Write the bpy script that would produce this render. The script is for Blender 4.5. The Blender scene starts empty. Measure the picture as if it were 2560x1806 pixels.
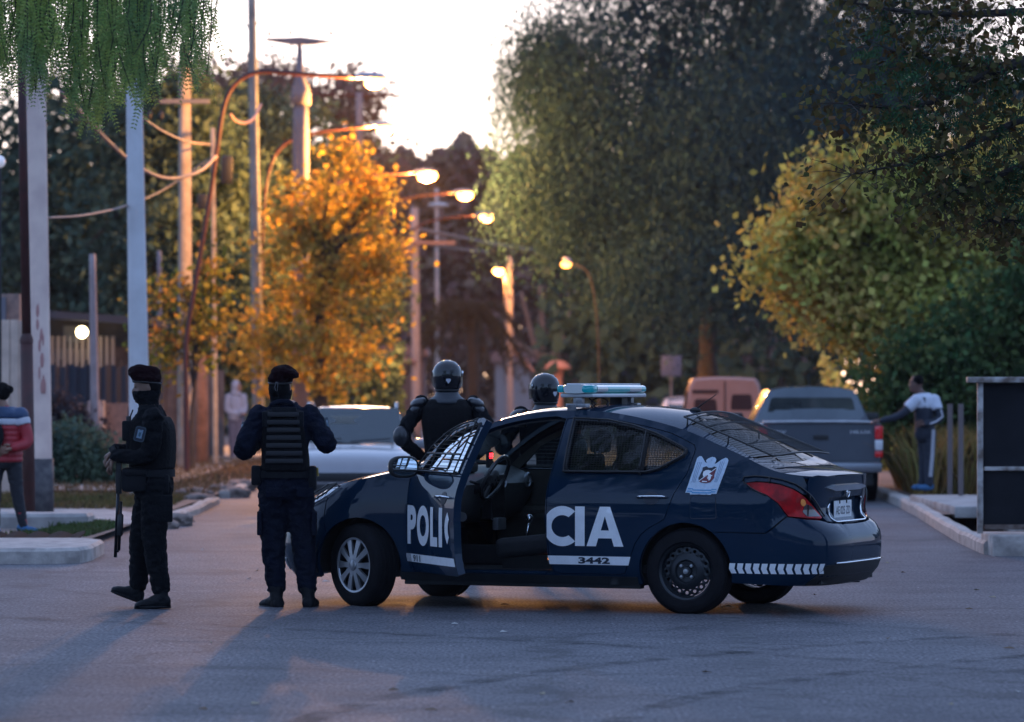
import bpy, bmesh, math, random
import numpy as np
from mathutils import Vector, Matrix, noise
from mathutils.geometry import delaunay_2d_cdt
R = math.radians
random.seed(7); np.random.seed(7)
SC = bpy.context.scene
COL = SC.collection
# ------------------------------------------------------------------ camera
CAM_H = 1.608; FPX = 9744.0; HOR = 976.0
cd = bpy.data.cameras.new('camera'); cam = bpy.data.objects.new('camera', cd); COL.objects.link(cam)
cam.location = (0, 0, CAM_H); cam.rotation_euler = (R(90), 0, 0)
cd.sensor_width = 36.0; cd.lens = FPX/2560*36.0
cd.shift_y = (HOR-903.0)/2560.0
cd.clip_start = 0.5; cd.clip_end = 4000
cd.dof.use_dof = True; cd.dof.focus_distance = 28.4; cd.dof.aperture_fstop = 2.9
SC.camera = cam
# ------------------------------------------------------------------ sky + sun
SUN_EL = 5.0; SUN_AZ = -1.0       # degrees; azimuth measured from the street direction (+Y)
w = bpy.data.worlds.new('World'); SC.world = w; w.use_nodes = True
nt = w.node_tree; nt.nodes.clear()
sky = nt.nodes.new('ShaderNodeTexSky'); sky.sky_type = 'NISHITA'; sky.sun_disc = False
sky.sun_elevation = R(SUN_EL); sky.sun_rotation = R(SUN_AZ)
sky.altitude = 700; sky.air_density = 1.0; sky.dust_density = 2.0; sky.ozone_density = 4.0
bg = nt.nodes.new('ShaderNodeBackground'); bg.inputs['Strength'].default_value = 0.075
wo = nt.nodes.new('ShaderNodeOutputWorld')
tint = nt.nodes.new('ShaderNodeMix'); tint.data_type = 'RGBA'; tint.blend_type = 'MULTIPLY'; tint.inputs[0].default_value = 1.0
tint.inputs[7].default_value = (1.0, .90, .96, 1)     # camera white balance set for shade
nt.links.new(sky.outputs[0], tint.inputs[6]); nt.links.new(tint.outputs[2], bg.inputs[0])
fill = nt.nodes.new('ShaderNodeBackground'); fill.inputs[0].default_value = (.56, .80, 1.36, 1); fill.inputs[1].default_value = .36   # even glow of the dusk sky all round
addn = nt.nodes.new('ShaderNodeAddShader'); nt.links.new(bg.outputs[0], addn.inputs[0]); nt.links.new(fill.outputs[0], addn.inputs[1]); nt.links.new(addn.outputs[0], wo.inputs[0])
sd = bpy.data.lights.new('sun', 'SUN'); sd.energy = 0.12; sd.angle = R(10); sd.color = (1, .72, .55)
sun = bpy.data.objects.new('sun', sd); COL.objects.link(sun)
_d = Vector((math.sin(R(SUN_AZ))*math.cos(R(SUN_EL)), math.cos(R(SUN_AZ))*math.cos(R(SUN_EL)), math.sin(R(SUN_EL))))
sun.rotation_euler = (-_d).to_track_quat('-Z', 'Y').to_euler(); sun.location = (0, 60, 40)
SC.view_settings.view_transform = 'Standard'; SC.view_settings.look = 'None'
SC.view_settings.exposure = 1.0; SC.view_settings.gamma = 1.0
SC.render.engine = 'CYCLES'
cy = SC.cycles
cy.use_denoising = True; cy.max_bounces = 6; cy.diffuse_bounces = 3; cy.glossy_bounces = 4
cy.transmission_bounces = 6; cy.transparent_max_bounces = 12; cy.volume_bounces = 0
cy.caustics_reflective = False; cy.caustics_refractive = False; cy.sample_clamp_indirect = 4

# ------------------------------------------------------------------ helpers
def wx(px, D): return (px-1280.0)/FPX*D
def wz(py, D): return CAM_H-(py-HOR)/FPX*D
def gd(py): return CAM_H*FPX/(py-HOR)           # distance of a ground point seen at that row

_mats = {}
def mat(name, col, rough=.6, metal=0., var=.0, scale=8., col2=None, bump=0., bscale=60., spec=.5,
        emit=None, estr=0., trans=0., coat=0., alpha=1., island=0., transl=0., detail=4.):
    if name in _mats: return _mats[name]
    m = bpy.data.materials.new(name); m.use_nodes = True
    n = m.node_tree.nodes; l = m.node_tree.links
    b = n['Principled BSDF']; out = n['Material Output']
    c4 = (*col, 1)
    b.inputs['Base Color'].default_value = c4
    b.inputs['Roughness'].default_value = rough; b.inputs['Metallic'].default_value = metal
    b.inputs['Specular IOR Level'].default_value = spec
    b.inputs['Coat Weight'].default_value = coat; b.inputs['Coat Roughness'].default_value = .03
    b.inputs['Transmission Weight'].default_value = trans; b.inputs['Alpha'].default_value = alpha
    if emit is not None:
        b.inputs['Emission Color'].default_value = (*emit, 1); b.inputs['Emission Strength'].default_value = estr
    tc = n.new('ShaderNodeTexCoord')
    csock = None
    if var > 0 or col2 is not None:
        nz = n.new('ShaderNodeTexNoise'); nz.inputs['Scale'].default_value = scale; nz.inputs['Detail'].default_value = detail
        l.new(tc.outputs['Object'], nz.inputs['Vector'])
        mr = n.new('ShaderNodeMapRange'); mr.inputs[1].default_value = .35; mr.inputs[2].default_value = .65
        l.new(nz.outputs['Fac'], mr.inputs[0])
        mx = n.new('ShaderNodeMix'); mx.data_type = 'RGBA'
        c2 = col2 if col2 is not None else tuple(c*(1-var) for c in col)
        mx.inputs[6].default_value = c4; mx.inputs[7].default_value = (*c2, 1)
        l.new(mr.outputs[0], mx.inputs[0]); csock = mx.outputs[2]
    if island > 0:
        g = n.new('ShaderNodeNewGeometry')
        hs = n.new('ShaderNodeHueSaturation')
        mr2 = n.new('ShaderNodeMapRange'); mr2.inputs[3].default_value = 1-island; mr2.inputs[4].default_value = 1+island
        l.new(g.outputs['Random Per Island'], mr2.inputs[0]); l.new(mr2.outputs[0], hs.inputs['Value'])
        ml = n.new('ShaderNodeMath'); ml.operation = 'MULTIPLY'; ml.inputs[1].default_value = 7.31
        fr = n.new('ShaderNodeMath'); fr.operation = 'FRACT'
        mr3 = n.new('ShaderNodeMapRange'); mr3.inputs[3].default_value = .475; mr3.inputs[4].default_value = .525
        l.new(g.outputs['Random Per Island'], ml.inputs[0]); l.new(ml.outputs[0], fr.inputs[0]); l.new(fr.outputs[0], mr3.inputs[0])
        l.new(mr3.outputs[0], hs.inputs['Hue'])
        if csock: l.new(csock, hs.inputs['Color'])
        else: hs.inputs['Color'].default_value = c4
        csock = hs.outputs[0]
    if csock: l.new(csock, b.inputs['Base Color'])
    if bump > 0:
        nb = n.new('ShaderNodeTexNoise'); nb.inputs['Scale'].default_value = bscale; nb.inputs['Detail'].default_value = 5
        l.new(tc.outputs['Object'], nb.inputs['Vector'])
        bp = n.new('ShaderNodeBump'); bp.inputs['Strength'].default_value = bump; bp.inputs['Distance'].default_value = .02
        l.new(nb.outputs['Fac'], bp.inputs['Height']); l.new(bp.outputs[0], b.inputs['Normal'])
    if transl > 0:
        t = n.new('ShaderNodeBsdfTranslucent'); ms = n.new('ShaderNodeMixShader'); ms.inputs[0].default_value = transl
        if csock: l.new(csock, t.inputs['Color'])
        else: t.inputs['Color'].default_value = c4
        l.new(b.outputs[0], ms.inputs[1]); l.new(t.outputs[0], ms.inputs[2]); l.new(ms.outputs[0], out.inputs['Surface'])
    _mats[name] = m
    return m

def glass_mat(name, tint, refl=1.0, rough=.02):
    """thin window glass: tinted see-through plus mirror reflection by angle"""
    if name in _mats: return _mats[name]
    m = bpy.data.materials.new(name); m.use_nodes = True
    n = m.node_tree.nodes; l = m.node_tree.links; n.clear()
    o = n.new('ShaderNodeOutputMaterial'); t = n.new('ShaderNodeBsdfTransparent'); t.inputs[0].default_value = (*tint, 1)
    g = n.new('ShaderNodeBsdfGlossy'); g.inputs['Roughness'].default_value = rough
    f = n.new('ShaderNodeLayerWeight'); f.inputs[0].default_value = .5
    pw = n.new('ShaderNodeMath'); pw.operation = 'POWER'; pw.inputs[1].default_value = 4.0; l.new(f.outputs['Facing'], pw.inputs[0])
    mm = n.new('ShaderNodeMath'); mm.operation = 'MULTIPLY_ADD'; mm.inputs[1].default_value = refl; mm.inputs[2].default_value = .05*refl
    mm.use_clamp = True
    mx = n.new('ShaderNodeMixShader')
    l.new(pw.outputs[0], mm.inputs[0]); l.new(mm.outputs[0], mx.inputs[0]); l.new(t.outputs[0], mx.inputs[1]); l.new(g.outputs[0], mx.inputs[2])
    l.new(mx.outputs[0], o.inputs[0])
    _mats[name] = m
    return m

class MB:
    """collects shapes and links them as one mesh object"""
    def __init__(s): s.v = []; s.f = []; s.mi = []; s.cur = 0
    def add(s, vs, fs):
        k = len(s.v); s.v.extend([tuple(map(float, p)) for p in vs]); s.f.extend([tuple(i+k for i in f) for f in fs]); s.mi.extend([s.cur]*len(fs)); return s
    def box(s, c, d, rot=None, bev=0.):
        bm = bmesh.new(); bmesh.ops.create_cube(bm, size=1)
        for v in bm.verts: v.co = Vector((v.co.x*d[0], v.co.y*d[1], v.co.z*d[2]))
        if bev > 0: bmesh.ops.bevel(bm, geom=bm.edges[:], offset=bev, segments=2, affect='EDGES', profile=.6)
        M = Matrix.Translation(Vector(c)) @ (rot.to_4x4() if rot is not None else Matrix())
        bm.verts.ensure_lookup_table()
        s.add([M @ v.co for v in bm.verts], [[v.index for v in f.verts] for f in bm.faces]); bm.free(); return s
    def tube(s, pts, r, n=8, caps=True, flat=None):
        pts = [Vector(p) for p in pts]; N = len(pts)
        rs = r if isinstance(r, (list, tuple)) else [r]*N
        vs = []; fs = []
        ref = None
        for i, p in enumerate(pts):
            t = (pts[min(i+1, N-1)]-pts[max(i-1, 0)])
            if t.length < 1e-9: t = Vector((0, 0, 1))
            t.normalize()
            if ref is None: ref = t.orthogonal().normalized() if abs(t.z) > .9 else t.cross(Vector((0, 0, 1))).normalized()
            a = (ref - t*ref.dot(t)).normalized(); b = t.cross(a); ref = a
            rr = rs[i]
            for k in range(n):
                th = 2*math.pi*k/n
                vs.append(p+a*math.cos(th)*rr+b*math.sin(th)*rr*(flat or 1))
        for i in range(N-1):
            for k in range(n):
                fs.append((i*n+k, i*n+(k+1) % n, (i+1)*n+(k+1) % n, (i+1)*n+k))
        if caps: fs.append(tuple(range(n-1, -1, -1))); fs.append(tuple((N-1)*n+k for k in range(n)))
        s.add(vs, fs); return s
    def loft(s, rings, closed=True, caps=True):
        n = len(rings[0]); vs = [p for r in rings for p in r]; fs = []
        m = n if closed else n-1
        for i in range(len(rings)-1):
            for k in range(m): fs.append((i*n+k, i*n+(k+1) % n, (i+1)*n+(k+1) % n, (i+1)*n+k))
        if caps and closed: fs.append(tuple(range(n-1, -1, -1))); fs.append(tuple((len(rings)-1)*n+k for k in range(n)))
        s.add(vs, fs); return s
    def lathe(s, prof, c=(0, 0, 0), axis='Z', n=32, rot=None):
        """prof: list of (radius, height) along the axis"""
        rings = []
        for (r, h) in prof:
            ring = []
            for k in range(n):
                a = 2*math.pi*k/n; p = Vector((r*math.cos(a), r*math.sin(a), h))
                if axis == 'Y': p = Vector((p.x, p.z, p.y))
                elif axis == 'X': p = Vector((p.z, p.x, p.y))
                if rot is not None: p = rot @ p
                ring.append(p+Vector(c))
            rings.append(ring)
        s.loft(rings, caps=False); return s
    def ell(s, c, r, rot=None, nu=16, nv=10):
        rings = []
        for i in range(nv+1):
            ph = -math.pi/2+math.pi*i/nv; q = max(math.cos(ph), .02)
            ring = []
            for k in range(nu):
                a = 2*math.pi*k/nu; p = Vector((r[0]*q*math.cos(a), r[1]*q*math.sin(a), r[2]*math.sin(ph)))
                if rot is not None: p = rot @ p
                ring.append(p+Vector(c))
            rings.append(ring)
        s.loft(rings); return s
    def poly(s, pts, vec):
        """prism of a planar outline extruded by vec"""
        n = len(pts); v = [Vector(p) for p in pts]; vec = Vector(vec)
        s.add(v+[p+vec for p in v], [tuple(range(n-1, -1, -1)), tuple(range(n, 2*n))]+[(k, (k+1) % n, n+(k+1) % n, n+k) for k in range(n)]); return s
    def build(s, name, m, parent=None, smooth=False, loc=None, mats=None, auto=None):
        me = bpy.data.meshes.new(name); me.from_pydata(s.v, [], s.f); me.validate(clean_customdata=False)
        for x in (mats or [m]): me.materials.append(x)
        if mats and len(s.mi) == len(me.polygons): me.polygons.foreach_set('material_index', s.mi)
        if smooth: me.polygons.foreach_set('use_smooth', [True]*len(me.polygons))
        o = bpy.data.objects.new(name, me); COL.objects.link(o)
        if auto is not None:
            me.polygons.foreach_set('use_smooth', [True]*len(me.polygons))
            bm = bmesh.new(); bm.from_mesh(me); ca = math.cos(R(auto))
            for e in bm.edges:
                if len(e.link_faces) == 2 and e.link_faces[0].normal.dot(e.link_faces[1].normal) < ca: e.smooth = False
            bm.to_mesh(me); bm.free()
        if parent is not None: o.parent = parent
        if loc is not None: o.location = loc
        return o

def tag(o, label=None, cat=None, group=None, kind=None):
    if label: o['label'] = label
    if cat: o['category'] = cat
    if group: o['group'] = group
    if kind: o['kind'] = kind
    return o
def empty(name, loc=(0, 0, 0), rz=0., label=None, cat=None, group=None, parent=None):
    o = bpy.data.objects.new(name, None); COL.objects.link(o); o.location = loc; o.rotation_euler = (0, 0, rz)
    o.empty_display_size = .2
    if parent is not None: o.parent = parent
    return tag(o, label, cat, group)
def fixnormals(o):
    bm = bmesh.new(); bm.from_mesh(o.data); bmesh.ops.recalc_face_normals(bm, faces=bm.faces[:]); bm.to_mesh(o.data); bm.free(); return o
def copy_tree(o, parent=None):
    c = o.copy(); COL.objects.link(c)
    if parent is not None: c.parent = parent
    for ch in o.children: copy_tree(ch, c)
    return c
def smooth_path(pts, n=8):
    """Catmull-Rom through 3D points"""
    P = [Vector(p) for p in pts]; P = [P[0]*2-P[1]]+P+[P[-1]*2-P[-2]]; out = []
    for i in range(1, len(P)-2):
        for k in range(n):
            t = k/n; a, b, c, d = P[i-1:i+3]
            out.append(.5*((2*b)+(c-a)*t+(2*a-5*b+4*c-d)*t*t+(3*b-a-3*c+d)*t**3))
    out.append(P[-2]); return out
def lerp(tab, x):
    return float(np.interp(x, [a for a, b in tab], [b for a, b in tab]))
def sm_tab(tab, n=400, win=.06):
    xs = np.linspace(tab[0][0], tab[-1][0], n); ys = np.interp(xs, [a for a, b in tab], [b for a, b in tab])
    k = max(1, int(win/(xs[1]-xs[0]))); ker = np.ones(2*k+1)/(2*k+1)
    yp = np.concatenate([2*ys[0]-ys[k:0:-1], ys, 2*ys[-1]-ys[-2:-k-2:-1]]); ys = np.convolve(yp, ker, 'valid')
    return lambda x: float(np.interp(x, xs, ys))
def text_mesh(body, bold=0.):
    """outline text as flat 2D triangles: list of (x, y), faces; scaled to unit height caps"""
    cu = bpy.data.curves.new('txt', 'FONT'); cu.body = body; cu.size = 1; cu.offset = bold; cu.resolution_u = 6
    o = bpy.data.objects.new('txt', cu); COL.objects.link(o)
    dg = bpy.context.evaluated_depsgraph_get(); me = bpy.data.meshes.new_from_object(o.evaluated_get(dg))
    vs = [(v.co.x, v.co.y) for v in me.vertices]; fs = [tuple(p.vertices) for p in me.polygons]
    bpy.data.objects.remove(o); bpy.data.curves.remove(cu); bpy.data.meshes.remove(me)
    return vs, fs
def fit_text(body, x0, x1, z0, z1, bold=0., flipx=False):
    vs, fs = text_mesh(body, bold); a = np.array(vs)
    mn, mx = a.min(0), a.max(0); u = (a-mn)/(mx-mn)
    if flipx: u[:, 0] = 1-u[:, 0]
    return [(x0+(x1-x0)*p[0], z0+(z1-z0)*p[1]) for p in u], fs
# ------------------------------------------------------------------ police car: the body surface
CAR_A = R(-23.0)
_c, _s = math.cos(R(23)), math.sin(R(23))
CAR_O = Vector((1.243-3.46*_c, 28.0+3.46*_s, 0.0))    # the corner under the near front; rear near wheel stands at 28 m
CAR_O = CAR_O + Vector((_s, _c, 0))*0.83               # to the centre line
ZE = sm_tab([(.16,.70),(.3,.775),(.5,.862),(.7,.915),(1.1,.99),(1.30,1.03),(1.38,1.075),(1.5,1.16),(1.7,1.29),(1.9,1.382),(2.1,1.43),(2.3,1.455),(2.51,1.464),
  (2.8,1.447),(3.0,1.415),(3.21,1.37),(3.4,1.32),(3.6,1.245),(3.8,1.165),(3.95,1.10),(4.05,1.055),(4.15,1.02),(4.3,.997),(4.42,.985)])
ZC = sm_tab([(.16,.70),(.3,.82),(.5,.91),(.7,.965),(.95,1.02),(1.08,1.05),(1.3,1.15),(1.6,1.30),(1.85,1.41),(2.0,1.455),(2.2,1.488),(2.6,1.505),(3.0,1.488),(3.25,1.455),
  (3.42,1.41),(3.7,1.27),(3.98,1.10),(4.06,1.06),(4.2,1.045),(4.35,1.02),(4.42,.985)])
WP = sm_tab([(-.5,.80),(.5,.81),(1.0,.835),(1.5,.845),(3.5,.845),(3.75,.838),(5,.83)])
DI = sm_tab([(.1,.09),(.2,.055),(.27,.02),(.35,.006),(.5,.0),(.7,.0),(.82,.004),(.9,.022),(1.0,.052),(1.1,.09),(1.3,.175),(1.52,.28)], win=.03)
XE = sm_tab([(.1,4.30),(.2,4.40),(.28,4.49),(.38,4.525),(.52,4.53),(.61,4.51),(.655,4.44),(.69,4.395),(.75,4.385),(.85,4.395),(.93,4.41),(.985,4.42),(1.2,4.42),(1.6,4.42)], win=.02)
XF = sm_tab([(.1,.2),(.2,.08),(.3,.0),(.42,-.03),(.55,.0),(.65,.07),(.70,.16),(.78,.25),(.9,.48),(1.0,.75),(1.6,.8)], win=.03)
XCR, QR, XCF, QF = 3.75, 1.35, 1.0, 1.45
UR, UF = XCR+QR, XCF-QF
_cc = {}
def _curve(z, end):
    k = (round(z/.004), end)
    if k in _cc: return _cc[k]
    z = k[0]*.004
    t = np.concatenate([np.linspace(0, .25, 60)**2*4*.25, np.linspace(.25, 1, 120)[1:]]); t = np.sin(np.linspace(0, math.pi/2, 300))*0+np.linspace(0, math.pi/2, 300)
    if end: a = XE(z)-XCR; b = WP(XCR)-DI(z); n = 4.3
    else: a = XCF-XF(z); b = WP(XCF)-DI(z); n = 2.7
    X = a*np.sin(t)**(2/n); Y = b*np.cos(t)**(2/n)
    s = np.concatenate([[0], np.cumsum(np.hypot(np.diff(X), np.diff(Y)))]); s /= s[-1]
    _cc[k] = (s, X, Y); return _cc[k]
def P0(u, z):
    sg = -1.
    if u > UR: u = 2*UR-u; sg = 1.
    if u < UF: u = 2*UF-u; sg = 1.
    if XCF <= u <= XCR: return (u, sg*(WP(u)-DI(z)), z)
    if u > XCR:
        s, X, Y = _curve(z, 1); f = (u-XCR)/QR
        return (XCR+float(np.interp(f, s, X)), sg*float(np.interp(f, s, Y)), z)
    s, X, Y = _curve(z, 0); f = (XCF-u)/QF
    return (XCF-float(np.interp(f, s, X)), sg*float(np.interp(f, s, Y)), z)
def PS(u, z, off=0., side=-1):
    p = Vector(P0(u, z)); e = .012
    n = (Vector(P0(u+e, z))-Vector(P0(u-e, z))).cross(Vector(P0(u, z+e))-Vector(P0(u, z-e)))
    if n.length < 1e-12: n = Vector((0, -1, 0))
    n.normalize(); p = p+n*off
    if side > 0: p.y = -p.y; n.y = -n.y
    return p, n
def u_at(x, z):
    """u of the outline point at that x"""
    if XCF <= x <= XCR: return x
    if x > XCR:
        s, X, Y = _curve(z, 1); return XCR+QR*float(np.interp(x-XCR, X, s))
    s, X, Y = _curve(z, 0); return XCF-QF*float(np.interp(XCF-x, X, s))
def YE(x):
    z = ZE(x); return abs(P0(u_at(x, z), z)[1])
def T0(x, v):
    ze = ZE(x); zc = max(ZC(x), ze); y = v*YE(x); q = abs(v)**2.3
    return (x, y, ze+(zc-ze)*(1-q))
def PT(x, v, off=0., side=-1):
    x = min(max(x, .17), 4.405)
    p = Vector(T0(x, v)); e = .01
    n = (Vector(T0(x+e, v))-Vector(T0(x-e, v))).cross(Vector(T0(x, v+e))-Vector(T0(x, v-e))); n.normalize()
    if n.z < 0: n = -n
    return p+n*off, n
def car_world(p):
    return Vector((CAR_O.x+p[0]*_c+p[1]*_s, CAR_O.y-p[0]*_s+p[1]*_c, p[2]))
def proj(p):
    q = car_world(p); return 1280+q.x/q.y*FPX, HOR-(q.z-CAM_H)/q.y*FPX
# ------------------------------------------------------------------ panels cut out of that surface
def resample(poly, step, closed=True):
    out = []; N = len(poly)
    for i in range(N if closed else N-1):
        a = poly[i]; b = poly[(i+1) % N]; d = math.hypot(b[0]-a[0], b[1]-a[1]); k = max(1, int(round(d/step)))
        for j in range(k): out.append((a[0]+(b[0]-a[0])*j/k, a[1]+(b[1]-a[1])*j/k))
    if not closed: out.append(tuple(poly[-1]))
    return out
def inside(px, py, poly):
    r = np.zeros(len(px), bool); n = len(poly); P = np.array(poly)
    j = n-1
    for i in range(n):
        xi, yi = P[i]; xj, yj = P[j]
        c = ((yi > py) != (yj > py)) & (px < (xj-xi)*(py-yi)/((yj-yi) if yj != yi else 1e-12)+xi)
        r ^= c; j = i
    return r
def area(p): return .5*sum(p[i][0]*p[(i+1) % len(p)][1]-p[(i+1) % len(p)][0]*p[i][1] for i in range(len(p)))
def inset(poly, d):
    """move a closed outline inwards by d"""
    n = len(poly); sg = 1 if area(poly) > 0 else -1; out = []
    for i in range(n):
        a, b, c = (Vector(poly[(i+k) % n]) for k in (-1, 0, 1))
        e1 = (b-a); e2 = (c-b)
        if e1.length < 1e-9 or e2.length < 1e-9: out.append(tuple(b)); continue
        n1 = Vector((-e1.y, e1.x)).normalized()*sg; n2 = Vector((-e2.y, e2.x)).normalized()*sg
        m = n1+n2
        if m.length < .3: out.append(tuple(b+n1*d)); continue
        m.normalize(); out.append(tuple(b+m*(d/max(m.dot(n1), .4))))
    return out
def roundc(poly, r, n=4):
    """round the corners of a polygon"""
    out = []; N = len(poly)
    for i in range(N):
        a, b, c = (Vector(poly[(i+k) % N]) for k in (-1, 0, 1))
        u = a-b; v = c-b
        q = min(r, u.length*.45, v.length*.45)
        if u.angle(v, 3.1) > 2.75: out.append(tuple(b)); continue
        p0 = b+u.normalized()*q; p1 = b+v.normalized()*q
        for k in range(n+1):
            t = k/n; out.append(tuple(p0*(1-t)**2+b*2*t*(1-t)+p1*t*t))
    return out
def panel(mb, outer, holes=(), surf=PS, off=0., step=.05, flange=.014, side=-1, org=None, hflange=None, bstep=None, ysc=1.):
    bs = bstep or step*.6
    loops = [resample(outer, bs)]+[resample(h, bs) for h in holes]
    V = []; E = []
    for L in loops:
        k = len(V); V += L; E += [(k+i, k+(i+1) % len(L)) for i in range(len(L))]
    A = np.array(loops[0]); x0, y0 = A.min(0); x1, y1 = A.max(0)
    gx = np.arange(x0+step*.5, x1, step); gy = np.arange(y0+step*.5, y1, step*ysc)
    if len(gx) and len(gy):
        GX, GY = np.meshgrid(gx, gy); GX = GX.ravel(); GY = GY.ravel()
        m = inside(GX, GY, loops[0])
        for h in loops[1:]: m &= ~inside(GX, GY, h)
        B = np.array(V)
        GX = GX[m]; GY = GY[m]
        if len(GX):
            dmin = np.array([np.min(np.hypot(B[:, 0]-a, B[:, 1]-b)) for a, b in zip(GX, GY)])
            ok = dmin > step*.42; V = V+list(zip(GX[ok].tolist(), GY[ok].tolist()))
    r = delaunay_2d_cdt([Vector(p) for p in V], E, [], 0, 1e-7, False)
    ov, of = r[0], r[2]
    cx = np.array([sum(ov[i].x for i in f)/len(f) for f in of]); cyy = np.array([sum(ov[i].y for i in f)/len(f) for f in of])
    m = inside(cx, cyy, loops[0])
    for h in loops[1:]: m &= ~inside(cx, cyy, h)
    org = Vector(org) if org is not None else Vector((0, 0, 0))
    pts = [surf(p.x, p.y, off, side)[0]-org for p in ov]
    fl = -1 if side > 0 else 1
    mb.add(pts, [tuple(f)[::fl] for f, k in zip(of, m) if k])
    for li, L in enumerate(loops):
        fw = flange if li == 0 else (hflange if hflange is not None else flange)
        if fw <= 0: continue
        a = []; b = []
        for p in L:
            q, nn = surf(p[0], p[1], off, side); a.append(q-org); b.append(q-org-nn*fw)
        n = len(L); mb.add(a+b, [(i, (i+1) % n, n+(i+1) % n, n+i) for i in range(n)])
def surf_tube(mb, pts, r, surf=PS, off=0., side=-1, n=5, org=(0, 0, 0), step=.04, closed=False):
    L = resample(pts, step, closed)
    if closed: L.append(L[0])
    mb.tube([surf(p[0], p[1], off, side)[0]-Vector(org) for p in L], r, n)
def surf_text(mb, body, x0, x1, z0, z1, off=.004, bold=0., side=-1, org=(0, 0, 0), flip=False, surf=PS, sl=None):
    vs, fs = fit_text(body, x0, x1, z0, z1, bold, flipx=flip)
    bm = bmesh.new(); bv = [bm.verts.new((x, z, 0)) for x, z in vs]
    for f in fs:
        try: bm.faces.new([bv[i] for i in f])
        except ValueError: pass
    bmesh.ops.triangulate(bm, faces=bm.faces[:])
    for _ in range(3):
        es = [e for e in bm.edges if e.calc_length() > .05]
        if not es: break
        bmesh.ops.subdivide_edges(bm, edges=es, cuts=1); bmesh.ops.triangulate(bm, faces=bm.faces[:])
    bm.verts.ensure_lookup_table()
    out = []
    for i, v in enumerate(bm.verts):
        v.index = i
        out.append(surf(v.co.x, v.co.y, off, side)[0]-Vector(org))
    mb.add(out, [[v.index for v in f.verts] for f in bm.faces]); bm.free()
def TE(x): return (u_at(x, ZE(x)), ZE(x))
def arc(cx, cz, r, a0, a1, n=24): return [(cx+r*math.cos(R(a0+(a1-a0)*k/n)), cz+r*math.sin(R(a0+(a1-a0)*k/n))) for k in range(n+1)]
def mirU(p): return (2*UR-p[0], p[1])

paint = mat('car_paint', (.0007, .0155, .040), rough=.6, spec=.05, coat=.62, var=.12, scale=3)
dirtp = mat('sill_paint', (.007, .010, .015), rough=.7, coat=.0, var=.5, scale=9)
blackp = mat('black_plastic', (.012, .012, .014), rough=.5, var=.3, scale=30)
rubber = mat('tyre_rubber', (.011, .011, .014), rough=.85, spec=.15, bump=.3, bscale=90, var=.3, scale=12)
trim = mat('interior_trim', (.018, .018, .022), rough=.65, var=.3, scale=20)
dash_m = mat('dashboard_plastic', (.10, .10, .10), rough=.45, var=.2, scale=15)
chrome = mat('chrome', (.75, .76, .78), rough=.08, metal=1.)
alloy = mat('hubcap_silver', (.42, .43, .46), rough=.32, metal=.7, var=.25, scale=10)
steelb = mat('black_steel', (.014, .018, .024), rough=.38, metal=.3)
decal = mat('white_decal', (.84, .84, .86), rough=.35, coat=.4, var=.08, scale=20)
decald = mat('dark_decal', (.01, .014, .03), rough=.4)
cglass = glass_mat('car_glass', (.42, .50, .50), refl=1.0)
dglass = glass_mat('dark_car_glass', (.08, .10, .11), refl=.5)
wire_m = mat('black_wire', (.010, .010, .012), rough=.5)
seat_m = mat('seat_fabric', (.020, .021, .026), rough=.8, bump=.2, bscale=200, var=.3, scale=25)

car = empty('police_car', CAR_O, CAR_A, 'dark blue police sedan parked across the street with its driver door open', 'police car')
RZ = .205
ARF = lambda a0, a1: [(u_at(x, z), z) for x, z in arc(.86, .305, .355, a0, a1)]
ARR = lambda a0, a1: arc(3.46, .305, .352, a0, a1)
LAMP = [(3.917,.946),(4.0,.953),(4.10,.949),(4.186,.935),(4.28,.903),(4.361,.86),(4.46,.79),(4.55,.728),(4.588,.693),(4.56,.681),(4.40,.690),(4.245,.706),(4.205,.76),(4.169,.804),(4.08,.862),(3.978,.894)]
FD = [(1.275,.955),(1.268,.80),(1.275,.62),(1.30,.36),(1.345,.285),(1.40,.272),(2.40,.272),(2.435,.285),(2.396,.413),(2.373,.678),(2.383,.896),(2.405,1.038),(2.454,1.40)]+[(x, ZE(x)-.042) for x in np.arange(2.38, 1.45, -.08)]+[(1.405,1.03),(1.36,.985)]
FW = [(1.50,1.012),(2.315,1.008),(2.345,1.20),(2.372,1.372)]+[(x, ZE(x)-.098) for x in np.arange(2.28, 1.66, -.08)]+[(1.62,1.115)]
RDr = [(2.462,1.40),(2.413,1.038),(2.391,.896),(2.381,.678),(2.404,.413),(2.443,.285),(2.48,.272),(2.95,.272),(2.997,.283),(3.045,.40),(3.082,.499),(3.13,.567),(3.193,.616),(3.26,.65),(3.307,.678),(3.376,.86),(3.462,1.007),(3.497,1.15),(3.501,1.185),(3.487,1.216),(3.387,1.262)]+[(x, ZE(x)-.048) for x in np.arange(3.30, 2.52, -.08)]
RW = [(2.535,1.385),(2.522,1.20),(2.515,1.012),(3.15,1.014),(3.24,1.035),(3.42,1.13),(3.44,1.165),(3.40,1.185),(3.2,1.275),(3.0,1.335),(2.8,1.373)]
lampin = [(4.238,.712),(4.20,.76),(4.163,.806),(4.075,.866),(3.975,.899),(3.908,.946),(4.0,.959),(4.10,.955),(4.19,.941),(4.284,.909),(4.368,.864)]
xe = 4.30
SIDE = [(1.21, RZ), (3.122, RZ)]+ARR(196, 55)+[(4.057,.592),(4.168,.668)]+lampin+[(4.398,.862),(4.395,.93)]+[TE(x) for x in np.arange(xe, 1.0, -.06)]+[TE(x) for x in np.arange(.98, .58, -.05)]+[(.56,.895),(.50,.82)]+ARF(139, -16)[0:]
body = MB()
for sd_ in (-1, 1):
    panel(body, SIDE, [FD, RDr], side=sd_, step=.055, flange=.03, hflange=.065)
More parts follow.
